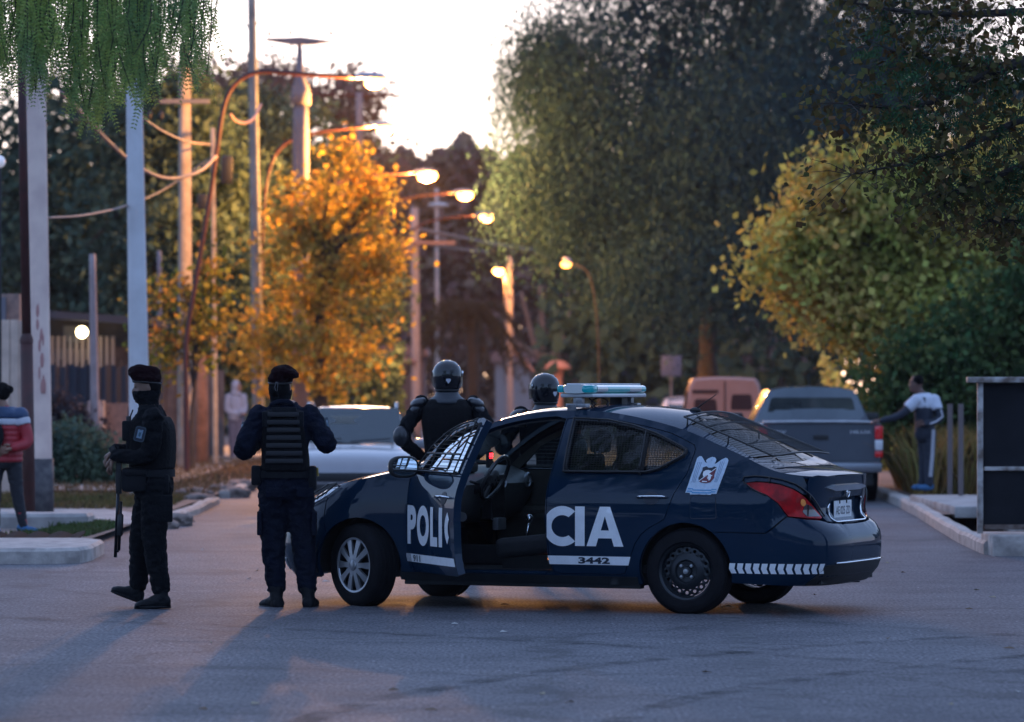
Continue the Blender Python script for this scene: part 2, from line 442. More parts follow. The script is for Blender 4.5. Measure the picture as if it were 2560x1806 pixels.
# bumper, near to far in one sweep
near = ARR(54, -12)[::-1]+[(4.057,.584),(4.172,.660),(4.238,.703),(4.40,.684),(4.56,.674),(4.62,.655),(4.85,.642),(5.10,.638)]
RB = near+[mirU(p) for p in near[::-1][1:]]+[mirU(p) for p in [(3.9,.225),(4.3,.212),(4.7,.205)]]+[(5.1,.203),(4.7,.205),(4.3,.212),(3.9,.225)]
rb = MB(); panel(rb, RB, step=.05, flange=.04)
rb.build('rear_bumper', paint, car, auto=40)
fnear = ARF(196, 140)+[(.49,.81),(.42,.775),(.22,.70),(.02,.655),(-.06,.645),(-.10,.665),TE(.235),TE(.20)]
fm = lambda p: (2*UF-p[0], p[1])
FB = fnear+[(UF,.705)]+[fm(p) for p in fnear[::-1]]+[(2*UF-.2,.20),(UF,.18),(.2,.20)]
fb = MB(); panel(fb, FB, step=.05, flange=.03); 
fbo = fb.build('front_bumper', paint, car, auto=40)
gr = MB(); panel(gr, roundc([(-.28,.66),(-.62,.66),(-.60,.48),(-.30,.48)], .03), off=.006, step=.05); panel(gr, roundc([(-.10,.36),(-.80,.36),(-.75,.24),(-.15,.24)], .03), off=.006)
gro = gr.build('grille', blackp, fbo, auto=40)
gc = MB(); surf_tube(gc, [(-.24,.69),(-.28,.5),(-.33,.46),(-.57,.46),(-.62,.5),(-.66,.69)], .012, off=.012); gc.build('chrome_surround', chrome, fbo, smooth=True)
fg = MB(); panel(fg, roundc([(.10,.34),(-.02,.34),(-.04,.26),(.08,.25)], .02), off=.008, step=.03); fg.build('fog_lamp', mat('lamp_clear', (.7,.72,.75), rough=.12, spec=.8, coat=1), fbo, auto=40)
# roof, pillars and rear quarters; openings for the front and rear glass
def wsb(v): return 1.30-.20*(1-abs(v)**2.2)
WS = [(wsb(v)+.035, v) for v in np.linspace(-.93, .93, 13)]+[(1.7,.905),(1.98,.87)]+[(1.98+.07*(1-(v/.87)**2), v) for v in np.linspace(.8,-.8,9)]+[(1.98,-.87),(1.7,-.905)]
RG = [(3.385,-.80),(3.7,-.86),(3.93,-.885)]+[(3.93+.085*(1-(v/.885)**2), v) for v in np.linspace(-.8,.8,9)]+[(3.93,.885),(3.7,.86),(3.385,.80)]+[(3.385-.045*(1-(v/.8)**2), v) for v in np.linspace(.7,-.7,7)]
ROOF = [(x, -1.) for x in np.arange(1.29, 4.36, .06)]+[(4.36,-.86)]+[(4.085-.02*abs(v)+.02*(1-v*v), v) for v in np.linspace(-.85,.85,9)]+[(4.36,.86)]+[(x, 1.) for x in np.arange(4.35, 1.28, -.06)]+[(wsb(v)+.008, v) for v in np.linspace(.99,-.99,15)]
panel(body, ROOF, [WS, RG], surf=PT, step=.07, flange=.02, hflange=.03)
body_o = body.build('body', paint, car, auto=35)
hood = MB(); HOOD = [(x, -1.) for x in np.arange(.19, 1.27, .05)]+[(wsb(v)-.012, v) for v in np.linspace(-1,1,15)]+[(x, 1.) for x in np.arange(1.24, .18, -.05)]
panel(hood, HOOD, surf=PT, step=.07, flange=.02); hood.build('hood', paint, car, auto=40)
cw = MB(); panel(cw, [(wsb(v)-.01, v) for v in np.linspace(-.97,.97,15)]+[(wsb(v)+.04, v) for v in np.linspace(.95,-.95,15)], surf=PT, off=-.012, step=.06); cw.build('wiper_cowl', blackp, car)
tl = MB(); panel(tl, [(4.10,-.84),(4.33,-.85)]+[(4.398, v) for v in np.linspace(-.84,.84,9)]+[(4.33,.85),(4.10,.84)]+[(4.10+.02*(1-v*v), v) for v in np.linspace(.8,-.8,7)], surf=PT, step=.06, flange=.02)
tf = [(4.40,.935),(4.41,.868),(4.50,.785),(4.60,.70),(4.63,.668),(4.85,.652),(5.10,.648)]
TF = tf+[mirU(p) for p in tf[::-1][1:]]+[mirU((4.41,.983))]+[mirU((4.7,.985)), (5.10,.985), (4.7,.985), (4.41,.983)]
REC = roundc([(4.70,.835),(5.50,.835),(5.45,.665),(4.75,.665)], .04)
panel(tl, TF, [REC], step=.05, flange=.02, hflange=.03)
panel(tl, inset(REC, -.004), off=-.028, flange=0)
tlo = tl.build('trunk_lid', paint, car, auto=38)
# lip that closes deck and rear face
m_ = MB(); surf_tube(m_, roundc([(4.70,.79),(4.73,.655),(5.47,.655),(5.50,.83)], .05)[1:-1], .008, off=.006, n=6); m_.build('chrome_surround', chrome, tlo, smooth=True)
m_ = MB()
cs = roundc([(4.64,.905),(4.80,.925),(5.40,.925),(5.56,.905),(5.40,.885),(4.80,.885)], .02)
panel(m_, cs, off=.02, step=.04, flange=.03); m_.build('chrome_strip', chrome, tlo, auto=40)
m_ = MB(); m_.lathe([(0,.0),(.030,.0),(.038,.006),(.030,.012),(.026,.006)], (0,0,0), 'X', 20)
badge = m_.build('badge', chrome, tlo, smooth=True); badge.location = PS(5.1,.865,.012)[0]
m_ = MB(); m_.box((0,0,0), (.012,.075,.014), bev=.003); m_.build('badge_bar', chrome, tlo, loc=PS(5.1,.865,.020)[0])
# number plate
pl = MB(); pc = PS(5.10,.742,-.012)[0]; pl.box(pc, (.006,.40,.13), bev=.002)
plo = pl.build('licence_plate', mat('plate_white', (.85,.86,.87), rough=.4, var=.12, scale=30), tlo)
pt = MB(); vs, fs = fit_text('AE 025 ZD', -.165, .165, -.035, .025, .012)
pt.add([(pc.x+.0045, pc.y+a, pc.z+b) for a, b in vs], fs); pt.build('plate_characters', mat('plate_ink', (.10,.11,.13), rough=.5), tlo)
pt = MB()
for yy in (-.08, .08): pt = MB(); pt.box((pc.x+.005, pc.y+yy, pc.z+.055), (.006,.016,.022)); pt.build('plate_clip', blackp, tlo)
# lamps
lamp_r = mat('tail_lamp_red', (.55, .006, .012), rough=.3, coat=.2, var=.6, scale=14, spec=.12)
lamp_d = mat('tail_lamp_smoke', (.035, .02, .022), rough=.12, coat=1., spec=.8)
lamp_c = mat('lamp_clear', (.7,.72,.75), rough=.12)
lamp_o = mat('lamp_amber', (.95, .30, .05), rough=.15, coat=1.)
for sd_ in (-1, 1):
    m_ = MB(); panel(m_, inset(LAMP, .004), off=.008, step=.03, side=sd_, flange=.03); t_ = m_.build('tail_light', lamp_r, car, auto=40)
    m_ = MB(); panel(m_, [(4.38,.80),(4.45,.78),(4.555,.70),(4.40,.703),(4.36,.74)], off=.011, step=.03, side=sd_, flange=.003); m_.build('clear_segment', lamp_d, t_, auto=40)
    m_ = MB(); panel(m_, roundc([(4.345,.835),(4.375,.828),(4.392,.792),(4.36,.778),(4.338,.80)], .015), off=.013, step=.02, side=sd_, flange=.003); m_.build('amber_reflector', lamp_o, t_, auto=40)
    m_ = MB(); surf_tube(m_, [(3.90,.955),(3.905,.985),(4.0,.993),(4.1,.985),(4.2,.968),(4.30,.935),(4.42,.865),(4.52,.79),(4.62,.70)], .006, off=.012, side=sd_); surf_tube(m_, [(3.90,.955),(3.97,.905),(4.08,.855)], .005, off=.012, side=sd_)
    for q in (4.10, 4.42): surf_tube(m_, [(q,.985 if q < 4.3 else .862),(q+.005,.94 if q < 4.3 else .82)], .006, off=.014, side=sd_)
    m_.build('lamp_guard', wire_m, t_, smooth=True)
    HL = [TE(x) for x in np.arange(.545, .235, -.05)]+[TE(.235),(-.09,.672),(-.05,.652),(.02,.662),(.22,.708),(.42,.782),(.485,.818),(.55,.885)]
    m_ = MB(); panel(m_, inset(HL, .004), off=.006, step=.04, side=sd_, flange=.03); h_ = m_.build('headlight', lamp_c, car, auto=40)
    m_ = MB(); surf_tube(m_, inset(HL, .0), .007, off=.035, side=sd_, closed=True)
    for q in np.arange(-.02, .52, .035): surf_tube(m_, [(q, .66+max(0,q-.05)*.28), (q+.02, min(.90, .72+max(0,q)*.36))], .0025, off=.035, side=sd_, n=3)
    m_.build('lamp_guard', wire_m, h_, smooth=True)
# rear lower insert, reflector strip
m_ = MB(); panel(m_, roundc([(4.50,.36),(5.70,.36),(5.85,.215),(4.36,.215)], .03), off=.005, step=.06, flange=.01); ri = m_.build('bumper_insert', blackp, car, auto=40)
m_ = MB(); surf_tube(m_, [(4.60,.372),(5.62,.372)], .007, off=.008); m_.build('chrome_strip', chrome, ri, smooth=True)
# seams, fuel flap, handles
m_ = MB(); panel(m_, roundc([(3.508,.847),(3.69,.847),(3.697,.70),(3.69,.692),(3.512,.692),(3.50,.70)], .02), off=.0025, step=.05, flange=.004); ff = m_.build('fuel_flap', paint, car, auto=40)
m_ = MB(); surf_tube(m_, roundc([(3.503,.852),(3.695,.852),(3.70,.687),(3.505,.687)], .02), .0035, off=.0, closed=True, n=4); m_.build('flap_seam', decald, ff)
# sills
m_ = MB()
for sd_ in (-1, 1):
    panel(m_, [(1.20,.262),(3.09,.258),(3.09,.20),(1.20,.205)], off=.004, side=sd_, step=.08, flange=.02)
    m_.box((2.16, sd_*.74, .195), (1.88,.08,.05), bev=.01)
m_.build('sill', dirtp, car, auto=40)
# rear door (near and far), front door far, front door near swung open
def handle(parent, x, z, side, org=(0,0,0), paintc=chrome):
    p, n = PS(x, z, .0, side); q, _ = PS(x+.225, z+.003, .0, side)
    m = MB(); o = Vector(org); pts = [p-o-n*.005, p-o+n*.03+(q-p)*.08, p-o+n*.042+(q-p)*.3, p-o+n*.044+(q-p)*.6, p-o+n*.036+(q-p)*.9, q-o-n*.005]
    m.tube(smooth_path(pts, 5), .013, 8, flat=.7); h = m.build('door_handle', paintc, parent, smooth=True)
    m = MB(); rr = arc(x+.105, z-.005, .062, 0, 360, 20)[:-1]; rr = [(a, z-.005+(b-z+.005)*.75) for a, b in rr]
    panel(m, rr, off=.003, side=side, step=.03, flange=.003, org=org); m.build('handle_cup', decald, parent, auto=40)
def guard(parent, poly, side, org=(0,0,0), sx=.022, sz=.016, off=.04, r=.0016, bars=(), vert=True, frame=.008, extra=()):
    m = MB(); P = inset(poly, .0)
    surf_tube(m, P, frame, off=off, side=side, closed=True, org=org)
    A = np.array(P); x0, z0 = A.min(0); x1, z1 = A.max(0)
    def clip(fx, horiz):
        ts = []
        n = len(P)
        for i in range(n):
            a = P[i]; b = P[(i+1) % n]; k = 1 if horiz else 0
            if (a[k]-fx)*(b[k]-fx) < 0: t = (fx-a[k])/(b[k]-a[k]); ts.append(a[1-k]+t*(b[1-k]-a[1-k]))
        ts.sort(); return [(ts[i], ts[i+1]) for i in range(0, len(ts)-1, 2)]
    for z in np.arange(z0+sz*.6, z1, sz):
        for a, b in clip(z, True): surf_tube(m, [(a, z), (b, z)], r, off=off, side=side, n=3, org=org, step=.12)
    if vert:
        for x in np.arange(x0+sx*.6, x1, sx):
            for a, b in clip(x, False): surf_tube(m, [(x, a), (x, b)], r, off=off+.002, side=side, n=3, org=org, step=.12)
    for bpts in bars: surf_tube(m, bpts, frame, off=off, side=side, org=org)
    for (x, z) in extra:
        p, n = PS(x, z, off, side); p0 = PS(x, z, -.002, side)[0]; m.tube([p-Vector(org), p0-Vector(org)], frame, 5)
    m.build('window_guard', wire_m, parent, smooth=True)
def door_inner(parent, poly, hole, side, org):
    m = MB(); panel(m, inset(poly, .012), [hole], off=-.055, side=side, step=.07, flange=0, org=org)
    z0 = .50
    a = [(poly_x, z) for poly_x, z in ((1.40 if poly is FD else 2.50, .62), (2.28 if poly is FD else 3.0, .62), (2.28 if poly is FD else 3.0, .70), (1.40 if poly is FD else 2.50, .68))]
    panel(m, a, off=-.12, side=side, step=.08, flange=-.001, org=org)
    pts = [PS(x, z, -.10, side)[0]-Vector(org) for x, z in a]
    m.tube([pts[3], (pts[3]+pts[2])/2, pts[2]], .035, 8)
    # door pocket
    b = [(a[0][0]+.05, .34), (a[1][0]-.05, .34)]
    q = [PS(x, z, -.08, side)[0]-Vector(org) for x, z in b]; m.tube(q, .045, 8)
    m.build('inner_trim', trim if side < 0 else mat('trim_beige', (.075,.070,.060), rough=.7, var=.2), parent, auto=40)
def glassp(parent, poly, side, org, mt=None, name='window'):
    m = MB(); panel(m, inset(poly, -.012), off=-.018, side=side, step=.08, flange=0, org=org); m.build(name, mt or cglass, parent, smooth=True)
    m = MB(); surf_tube(m, poly, .009, off=.001, side=side, closed=True, org=org); m.build('window_seal', blackp, parent, smooth=True)
for sd_ in (-1, 1):
    m = MB(); panel(m, inset(RDr, .005), [RW], side=sd_, step=.05, flange=.05, hflange=.03); rd = m.build('rear_door', paint, car, auto=35)
    glassp(rd, RW, sd_, (0,0,0)); door_inner(rd, RDr, RW, sd_, (0,0,0)); handle(rd, 3.097, .835, sd_)
    guard(rd, inset(RW, -.006), sd_, bars=[[(3.112,1.305),(3.104,1.02)]], extra=((2.54,1.02),(2.72,1.385),(3.10,1.0),(3.30,1.055)), off=.035)
    m = MB(); surf_tube(m, [(3.118,1.30),(3.108,1.015)], .013, off=-.006, side=sd_); m.build('window_bar', blackp, rd)
m = MB(); panel(m, inset(FD, .005), [FW], side=1, step=.06, flange=.05, hflange=.03); fdr = m.build('front_door', paint, car, auto=35)
glassp(fdr, FW, 1, (0,0,0)); door_inner(fdr, FD, FW, 1, (0,0,0)); handle(fdr, 2.03, .835, 1); guard(fdr, inset(FW, -.006), 1, vert=False, sz=.028, r=.0022)
HG = Vector((1.285, -.80, 0))
m = MB(); panel(m, inset(FD, .005), [FW], side=-1, step=.05, flange=.055, hflange=.03, org=HG)
fdn = m.build('front_door', paint, car, auto=35); fdn.location = HG; fdn.rotation_euler = (0, 0, R(-47))
fdn['label'] = 'driver door swung open toward the camera'
glassp(fdn, FW, -1, HG, glass_mat('sky_glass', (.30,.38,.42), refl=4.5)); door_inner(fdn, FD, FW, -1, HG); handle(fdn, 2.03, .835, -1, HG)
GW = [(1.47,1.005),(2.34,1.0),(2.372,1.20),(2.392,1.39)]+[(x, ZE(x)-.085) for x in np.arange(2.30, 1.62, -.08)]+[(1.56,1.08)]
IW = [(1.80,1.03),(2.20,1.03),(2.26,1.345),(2.0,1.30),(1.80,1.17)]
guard(fdn, GW, -1, HG, vert=False, sz=.030, r=.0022, off=.045, frame=.0065, bars=[IW+[IW[0]], [(1.62,1.13),(2.36,1.13)], [(1.7,1.19),(1.82,1.16)]], extra=((1.5,1.01),(2.33,1.01),(2.37,1.22),(2.3,1.37),(1.8,1.27)))
# side mirrors
def mirror(parent, sd_, org):
    m = MB(); c = Vector((1.47, sd_*.93, 1.045))-Vector(org); rings = []
    for i, (dx, rx, rz) in enumerate([(-.07,.045,.03),(-.05,.085,.06),(-.01,.108,.076),(.03,.115,.082),(.055,.108,.076),(.055,.098,.068)]):
        rings.append([c+Vector((dx, math.copysign(abs(math.cos(a))**.7, math.cos(a))*rx, math.copysign(abs(math.sin(a))**.7, math.sin(a))*rz)) for a in np.linspace(0, 2*math.pi, 24, endpoint=False)])
    m.loft(rings); m.tube([c+Vector((0, -sd_*.07, -.02)), c+Vector((.0, -sd_*.16, -.035))], .03, 8)
    mo = m.build('side_mirror', blackp, parent, smooth=True)
    g = MB(); g.add([c+Vector((.057, math.copysign(abs(math.cos(a))**.7, math.cos(a))*.094, math.copysign(abs(math.sin(a))**.7, math.sin(a))*.064)) for a in np.linspace(0, 2*math.pi, 24, endpoint=False)], [tuple(range(24))]); g.build('mirror_glass', mat('mirror', (.8,.85,.9), rough=.03, metal=1.), parent)
mirror(fdn, -1, HG); mirror(fdr, 1, (0,0,0))
# glass front and rear, guard cage over the rear glass
m = MB(); panel(m, inset(WS, -.012), surf=PT, off=-.008, step=.08, flange=0); m.build('windshield', cglass, car, smooth=True)
m = MB(); panel(m, inset(RG, -.012), surf=PT, off=-.006, step=.08, flange=0); m.build('rear_window', dglass, car, smooth=True)
m = MB()
def PC(a, b):   # cage sheet: a 0..1 down the glass, b -1..1 across
    x = 3.36+a*.70; v = b*(.80+.04*a); p, n = PT(min(x, 4.1), v)
    zt = 1.415-.27*a-.01*a*a+.035*(1-b*b)*(1-.4*a)
    return Vector((x+.02*(1-b*b), b*(.58+.05*a), max(zt, p.z+.022)))
fr = [PC(t, -1) for t in np.linspace(0, 1, 14)]+[PC(1, b) for b in np.linspace(-1, 1, 14)]+[PC(t, 1) for t in np.linspace(1, 0, 14)]+[PC(0, b) for b in np.linspace(1, -1, 14)]
m.tube(fr, .007, 6)
for a in np.arange(.02, 1, .032): m.tube([PC(a, b) for b in np.linspace(-1, 1, 9)], .0017, 3)
for b in np.arange(-.96, 1, .045): m.tube([PC(a, b)+Vector((0,0,.003)) for a in np.linspace(0, 1, 9)], .0012, 3)
for a in (.25, .7): m.tube([PC(a, b)-Vector((0,0,.006)) for b in np.linspace(-1,1,9)], .006, 5)
for b in (-1, -.0, 1):
    for a in (.04, .5):
        p = PC(a, b); q = PT(min(p.x,4.39), max(-.97, min(.97, p.y/YE(p.x)*1.02)))[0]; m.tube([p, q], .006, 5)
m.build('rear_window_guard', wire_m, car, smooth=True)
# ------------------------------------------------------------------ wheels
def wheel(x, y, kind, steer=0.):
    sd_ = -1 if y < 0 else 1
    t = empty('wheel', (x, y, .305), R(steer), parent=car)
    W2 = .095
    m = MB(); pr = [(.205,-W2+.012),(.215,-W2),(.255,-W2-.004),(.285,-W2+.004),(.303,-W2+.022),(.308,-W2+.05),(.308,W2-.05),(.303,W2-.022),(.285,W2-.004),(.255,W2+.004),(.215,W2),(.205,W2-.012)]
    m.lathe(pr, axis='Y', n=56)
    for k in range(4): m.lathe([(.3085,-.066+k*.04),(.3125,-.062+k*.04),(.3125,-.04+k*.04),(.3085,-.036+k*.04)], axis='Y', n=56)
    m.build('tyre', rubber, t, auto=35)
    m = MB(); f = sd_; m.lathe([(.207,W2*.85*f),(.19,W2*.7*f),(.185,-W2*.6*f),(.207,-W2*.8*f)], axis='Y', n=40)
    if kind == 'cap':
        m.lathe([(.185,.02*f),(.0,.02*f)], axis='Y', n=40); m.build('rim', steelb, t, auto=35)
        m = MB(); yo = f*W2*.86
        m.lathe([(.212,yo),(.205,yo+.006*f),(.192,yo+.004*f),(.188,yo-.004*f)], axis='Y', n=40)
        for k in range(10):
            a = 2*math.pi*k/10; c_, s_ = math.cos(a), math.sin(a)
            def pt_(r, w_, h): return (r*c_-w_*s_, yo+h*f, r*s_+w_*c_)
            rings = [[pt_(.03,-.022,.012),pt_(.03,.022,.012),pt_(.03,.022,-.01),pt_(.03,-.022,-.01)], [pt_(.10,-.018,.010),pt_(.10,.018,.010),pt_(.10,.018,-.012),pt_(.10,-.018,-.012)], [pt_(.195,-.027,.002),pt_(.195,.027,.002),pt_(.195,.027,-.012),pt_(.195,-.027,-.012)]]
            m.loft(rings)
        m.lathe([(.045,yo+.004*f),(.040,yo+.018*f),(.030,yo+.022*f),(.0,yo+.022*f)], axis='Y', n=24)
        m.build('hubcap', alloy, t, auto=30)
    else:
        # pressed steel disc with a ring of round holes
        yo = f*.045; n_ = 16; vs = []; fs = []
        m.lathe([(.185,yo+.02*f),(.176,yo+.004*f)], axis='Y', n=48)
        m.lathe([(.132,yo+.012*f),(.11,yo+.028*f),(.085,yo+.030*f),(.075,yo+.012*f),(.04,yo+.010*f),(.034,yo+.030*f),(.0,yo+.032*f)], axis='Y', n=48)
        for k in range(n_):
            a0 = 2*math.pi*k/n_; da = 2*math.pi/n_
            ring = []; outr = []
            for j in range(12):
                q = 2*math.pi*j/12; rr = .154+.0125*math.cos(q); aa = a0+.0125/.154*math.sin(q); ring.append((rr*math.cos(aa), yo+.008*f, rr*math.sin(aa)))
                # rounded square around it
                cq, sq = math.cos(q), math.sin(q); mm = max(abs(cq), abs(sq)); rr = .154+.022*cq/mm; aa = a0+da/2*sq/mm; outr.append((rr*math.cos(aa), yo+(.004 if rr > .154 else .012)*f, rr*math.sin(aa)))
            m.add(ring+outr, [(j, (j+1) % 12, 12+(j+1) % 12, 12+j) for j in range(12)])
        m.build('rim', steelb, t, auto=35)
        m = MB()
        for k in range(4): m.lathe([(.014,yo+.008*f),(.012,yo+.028*f),(.0,yo+.030*f)], (.055*math.cos(k*math.pi/2+.8), 0, .055*math.sin(k*math.pi/2+.8)), 'Y', 8)
        m.lathe([(.022,yo+.030*f),(.018,yo+.040*f),(.0,yo+.042*f)], axis='Y', n=12)
        m.build('wheel_nuts', mat('worn_steel', (.35,.36,.38), rough=.35, metal=.9), t, auto=35)
    return t
TR = .735
wheel(.86, -TR, 'cap', -28); wheel(.86, TR, 'cap', -24); wheel(3.46, -TR, 'steel'); wheel(3.46, TR, 'steel')
# ------------------------------------------------------------------ underbody, wheel wells, cabin
m = MB()
m.box((2.16,0,.22), (1.86,1.50,.06)); m.box((.86,0,.30), (.62,1.0,.10)); m.box((4.1,0,.27), (.62,1.20,.10)); m.box((3.46,0,.36),(.75,1.02,.10))
m.tube([(3.46,-.6,.30),(3.46,.6,.30)], .035, 8); m.tube([(3.3,.3,.20),(4.38,.38,.23)], .04, 10)
for X_ in (.86, 3.46):
    for sd_ in (-1, 1):
        A = arc(X_, .305, .375, -10, 190, 18)
        m.loft([[ (x, sd_*.80, z) for x, z in A], [(x, sd_*.52, z) for x, z in A]], closed=False, caps=False)
        m.add([(x, sd_*.52, z) for x, z in A], [tuple(range(19))])
m.build('underbody', mat('underbody_black', (.010,.010,.011), rough=.8), car)
# dark trim shell on the inside of the body sides and roof
m = MB()
INN = [(1.24,.22),(3.08,.22)]+ARR(197, 40)+[(4.3,.60),(4.3,.93)]+[(x, ZE(x)-.01) for x in np.arange(4.2, 1.2, -.1)]
for sd_ in (-1, 1): panel(m, INN, [inset(FD, .012), inset(RDr, .012)], off=-.045, side=sd_, step=.09, flange=0)
panel(m, ROOF, [inset(WS, -.005), inset(RG, -.005)], surf=PT, off=-.03, step=.1, flange=0)
m.build('inner_lining', trim, car, smooth=True)
m = MB()
m.box((1.9,0,.27), (1.5,1.44,.04)); m.box((3.0,0,.31),(1.0,1.40,.06)); m.box((1.9,0,.36), (1.3,.16,.16), bev=.03); m.box((2.2,0,.45),(.5,.16,.12), bev=.03)
m.box((1.14,0,.62), (.04,1.5,.80)); m.build('cabin_floor', trim, car)
def dashsec(y):
    k = .04*math.sin(abs(y)*4)
    return [(1.16,y,1.00),(1.30,y,1.035),(1.46,y,1.02+k*.3),(1.58,y,.97),(1.63,y,.90),(1.60,y,.78),(1.52,y,.66),(1.40,y,.60),(1.16,y,.58)]
m = MB(); m.loft([dashsec(y) for y in np.linspace(-.72, .72, 21)]); dsh = m.build('dashboard', dash_m, car, auto=40)
m = MB(); m.box((1.60,0,.80),(.10,.26,.34), bev=.02); m.build('centre_console', mat('gloss_black', (.015,.015,.017), rough=.2), dsh)
for y in (-.66, -.12, .12, .60): m = MB(); m.lathe([(.055,.0),(.06,.012),(.05,.02),(.045,.012)], (1.625,y,.92), 'X', 20); m.build('air_vent', alloy, dsh, auto=35)
m = MB(); m.box((1.662,-.02,.60), (.05,.16,.09), bev=.01); m.build('radio_panel', alloy, dsh, auto=35)
m = MB(); m.box((1.46,-.36,1.03),(.22,.34,.08), bev=.03); m.build('instrument_hood', trim, dsh, auto=40)
# steering wheel, tilted, on the driver side
sw = empty('steering_wheel', (1.775,-.36,.955), 0, parent=car); sw.rotation_euler = (0, R(27), 0)
m = MB(); m.tube([(0, .176*math.cos(a), .176*math.sin(a)) for a in np.linspace(0, 2*math.pi, 37)], .016, 8, caps=False); m.build('wheel_rim', mat('wheel_leather', (.03,.03,.033), rough=.22, coat=.5), sw, smooth=True)
m = MB(); m.ell((-.02,0,-.01), (.035,.075,.065)); m.box((-.01,-.11,-.0),(.02,.13,.045), bev=.008); m.box((-.01,.11,-.0),(.02,.13,.045), bev=.008); m.box((-.01,0,-.12),(.02,.06,.12), bev=.008); m.build('spokes', dash_m, sw, auto=50)
m = MB(); m.lathe([(.0,.018),(.018,.018),(.022,.014)], axis='X', n=16); m.build('emblem', chrome, sw)
m = MB(); m.tube([(1.75,-.36,.94),(1.54,-.36,.84)], .045, 12); m.tube([(1.66,-.36,.90),(1.66,-.56,.93)], .010, 6); m.tube([(1.66,-.36,.90),(1.66,-.16,.93)], .010, 6); m.build('steering_column', trim, car, smooth=True)
def seat(x, y, w=.50, back=True):
    t = empty('seat', (x, y, .30), 0, parent=car)
    def rr(cx, cz, L, T, wd, rot=0):
        m = MB(); m.box((cx,0,cz), (L,wd,T), bev=min(T,.12)*.42, rot=Matrix.Rotation(R(rot), 3, 'Y')); return m
    rr(.0,.16,.50,.15,w,-6).build('seat_cushion', seat_m, t, auto=60)
    m = MB()
    rings = []
    for k, (h, ww, th) in enumerate([(.12,.40,.10),(.25,.47,.13),(.45,.50,.12),(.62,.46,.10),(.70,.36,.07),(.72,.28,.03)]):
        xx = .22+h*.32; rings.append([(xx+th*.5*math.copysign(abs(math.cos(a))**.6, math.cos(a)), ww*.5*math.copysign(abs(math.sin(a))**.6, math.sin(a)), .12+h) for a in np.linspace(0, 2*math.pi, 20, endpoint=False)])
    m.loft(rings); m.build('backrest', seat_m, t, auto=60)
    m = MB(); m.box((.50,0,.93), (.09,.26,.17), bev=.04); m.tube([(.47,-.06,.80),(.49,-.06,.90)], .007, 6); m.tube([(.47,.06,.80),(.49,.06,.90)], .007, 6); m.build('headrest', seat_m, t, auto=60)
    m = MB(); m.box((0,0,.04), (.40,w*.8,.10)); m.build('seat_base', blackp, t)
seat(2.12,-.36); seat(2.12,.36)
m = MB(); m.box((3.02,0,.52), (.50,1.24,.18), bev=.06); m.box((3.32,0,.84), (.16,1.22,.62), bev=.06, rot=Matrix.Rotation(R(22),3,'Y')); m.build('rear_bench', seat_m, car, auto=60)
m = MB(); m.box((3.66,0,1.0), (.60,1.2,.03)); m.build('parcel_shelf', trim, car)
# small emissive amber box, rear view mirror, speed display
m = MB(); m.box((1.83,-.02,1.365), (.02,.24,.068), bev=.02); m.tube([(1.83,-.02,1.38),(1.80,-.02,1.42)], .01, 6); rvm = m.build('rear_view_mirror', blackp, car, auto=50)
m = MB(); m.tube(smooth_path([(1.83,-.02,1.33),(1.825,-.015,1.28),(1.835,-.025,1.23),(1.826,-.015,1.18),(1.83,-.02,1.12)], 5), .0025, 5); m.ell((1.83,-.02,1.115),(.006,.008,.008)); m.build('hanging_chain', blackp, rvm, smooth=True)
m = MB(); m.box((1.55,.05,1.085), (.025,.085,.13), bev=.008); sdp = m.build('dash_display', trim, car, auto=50)
m = MB()
for yy in (-.018, .018):
    for zz, ww in ((.035,.022),(.012,.022)):
        m.box((1.5645,.05+yy,1.085+zz+.008),(.002,.020,.004)); m.box((1.5645,.05+yy,1.085+zz-.004),(.002,.020,.004))
    for zz in (.028, .046): m.box((1.5645,.05+yy-.010,1.085+zz-.006),(.002,.004,.012)); m.box((1.5645,.05+yy+.010,1.085+zz-.006),(.002,.004,.012))
m.build('red_digits', mat('red_led', (.3,.0,.0), emit=(1,.02,.03), estr=5), sdp)
m = MB(); m.box((2.30,-.55,.375),(.035,.02,.05), rot=Matrix.Rotation(R(30),3,'Y'), bev=.004); m.build('amber_glow_box', mat('amber_glow', (.8,.3,.05), emit=(1,.32,.06), estr=2.2), car)
m = MB(); m.tube([(1.86,0,.44),(1.90,0,.62)], .012, 8); m.ell((1.90,0,.64),(.03,.028,.035)); m.build('gear_lever', chrome, car, smooth=True)
# ------------------------------------------------------------------ lettering and marks
m = MB(); surf_text(m, 'P', 1.335, 1.545, .475, .760, bold=.05, org=HG); surf_text(m, 'O', 1.565, 1.835, .470, .765, bold=.05, org=HG); surf_text(m, 'L', 1.865, 2.02, .475, .760, bold=.05, org=HG); surf_text(m, 'I', 2.055, 2.13, .475, .760, bold=.0, org=HG)
# left edge of the C that runs over the door gap
ca = [(2.345+.16*math.cos(a), .6175+.147*math.sin(a)) for a in np.linspace(R(128), R(232), 18)]; cb = [(2.345+.09*math.cos(a), .6175+.09*math.sin(a)) for a in np.linspace(R(225), R(135), 14)]
ca = [(min(x, 2.355), z) for x, z in ca]; panel(m, ca+cb, off=.004, step=.03, flange=0, org=HG)
m.build('lettering', decal, fdn, smooth=True)
rdn = [o for o in car.children if o.name.startswith('rear_door')][0]
m = MB()
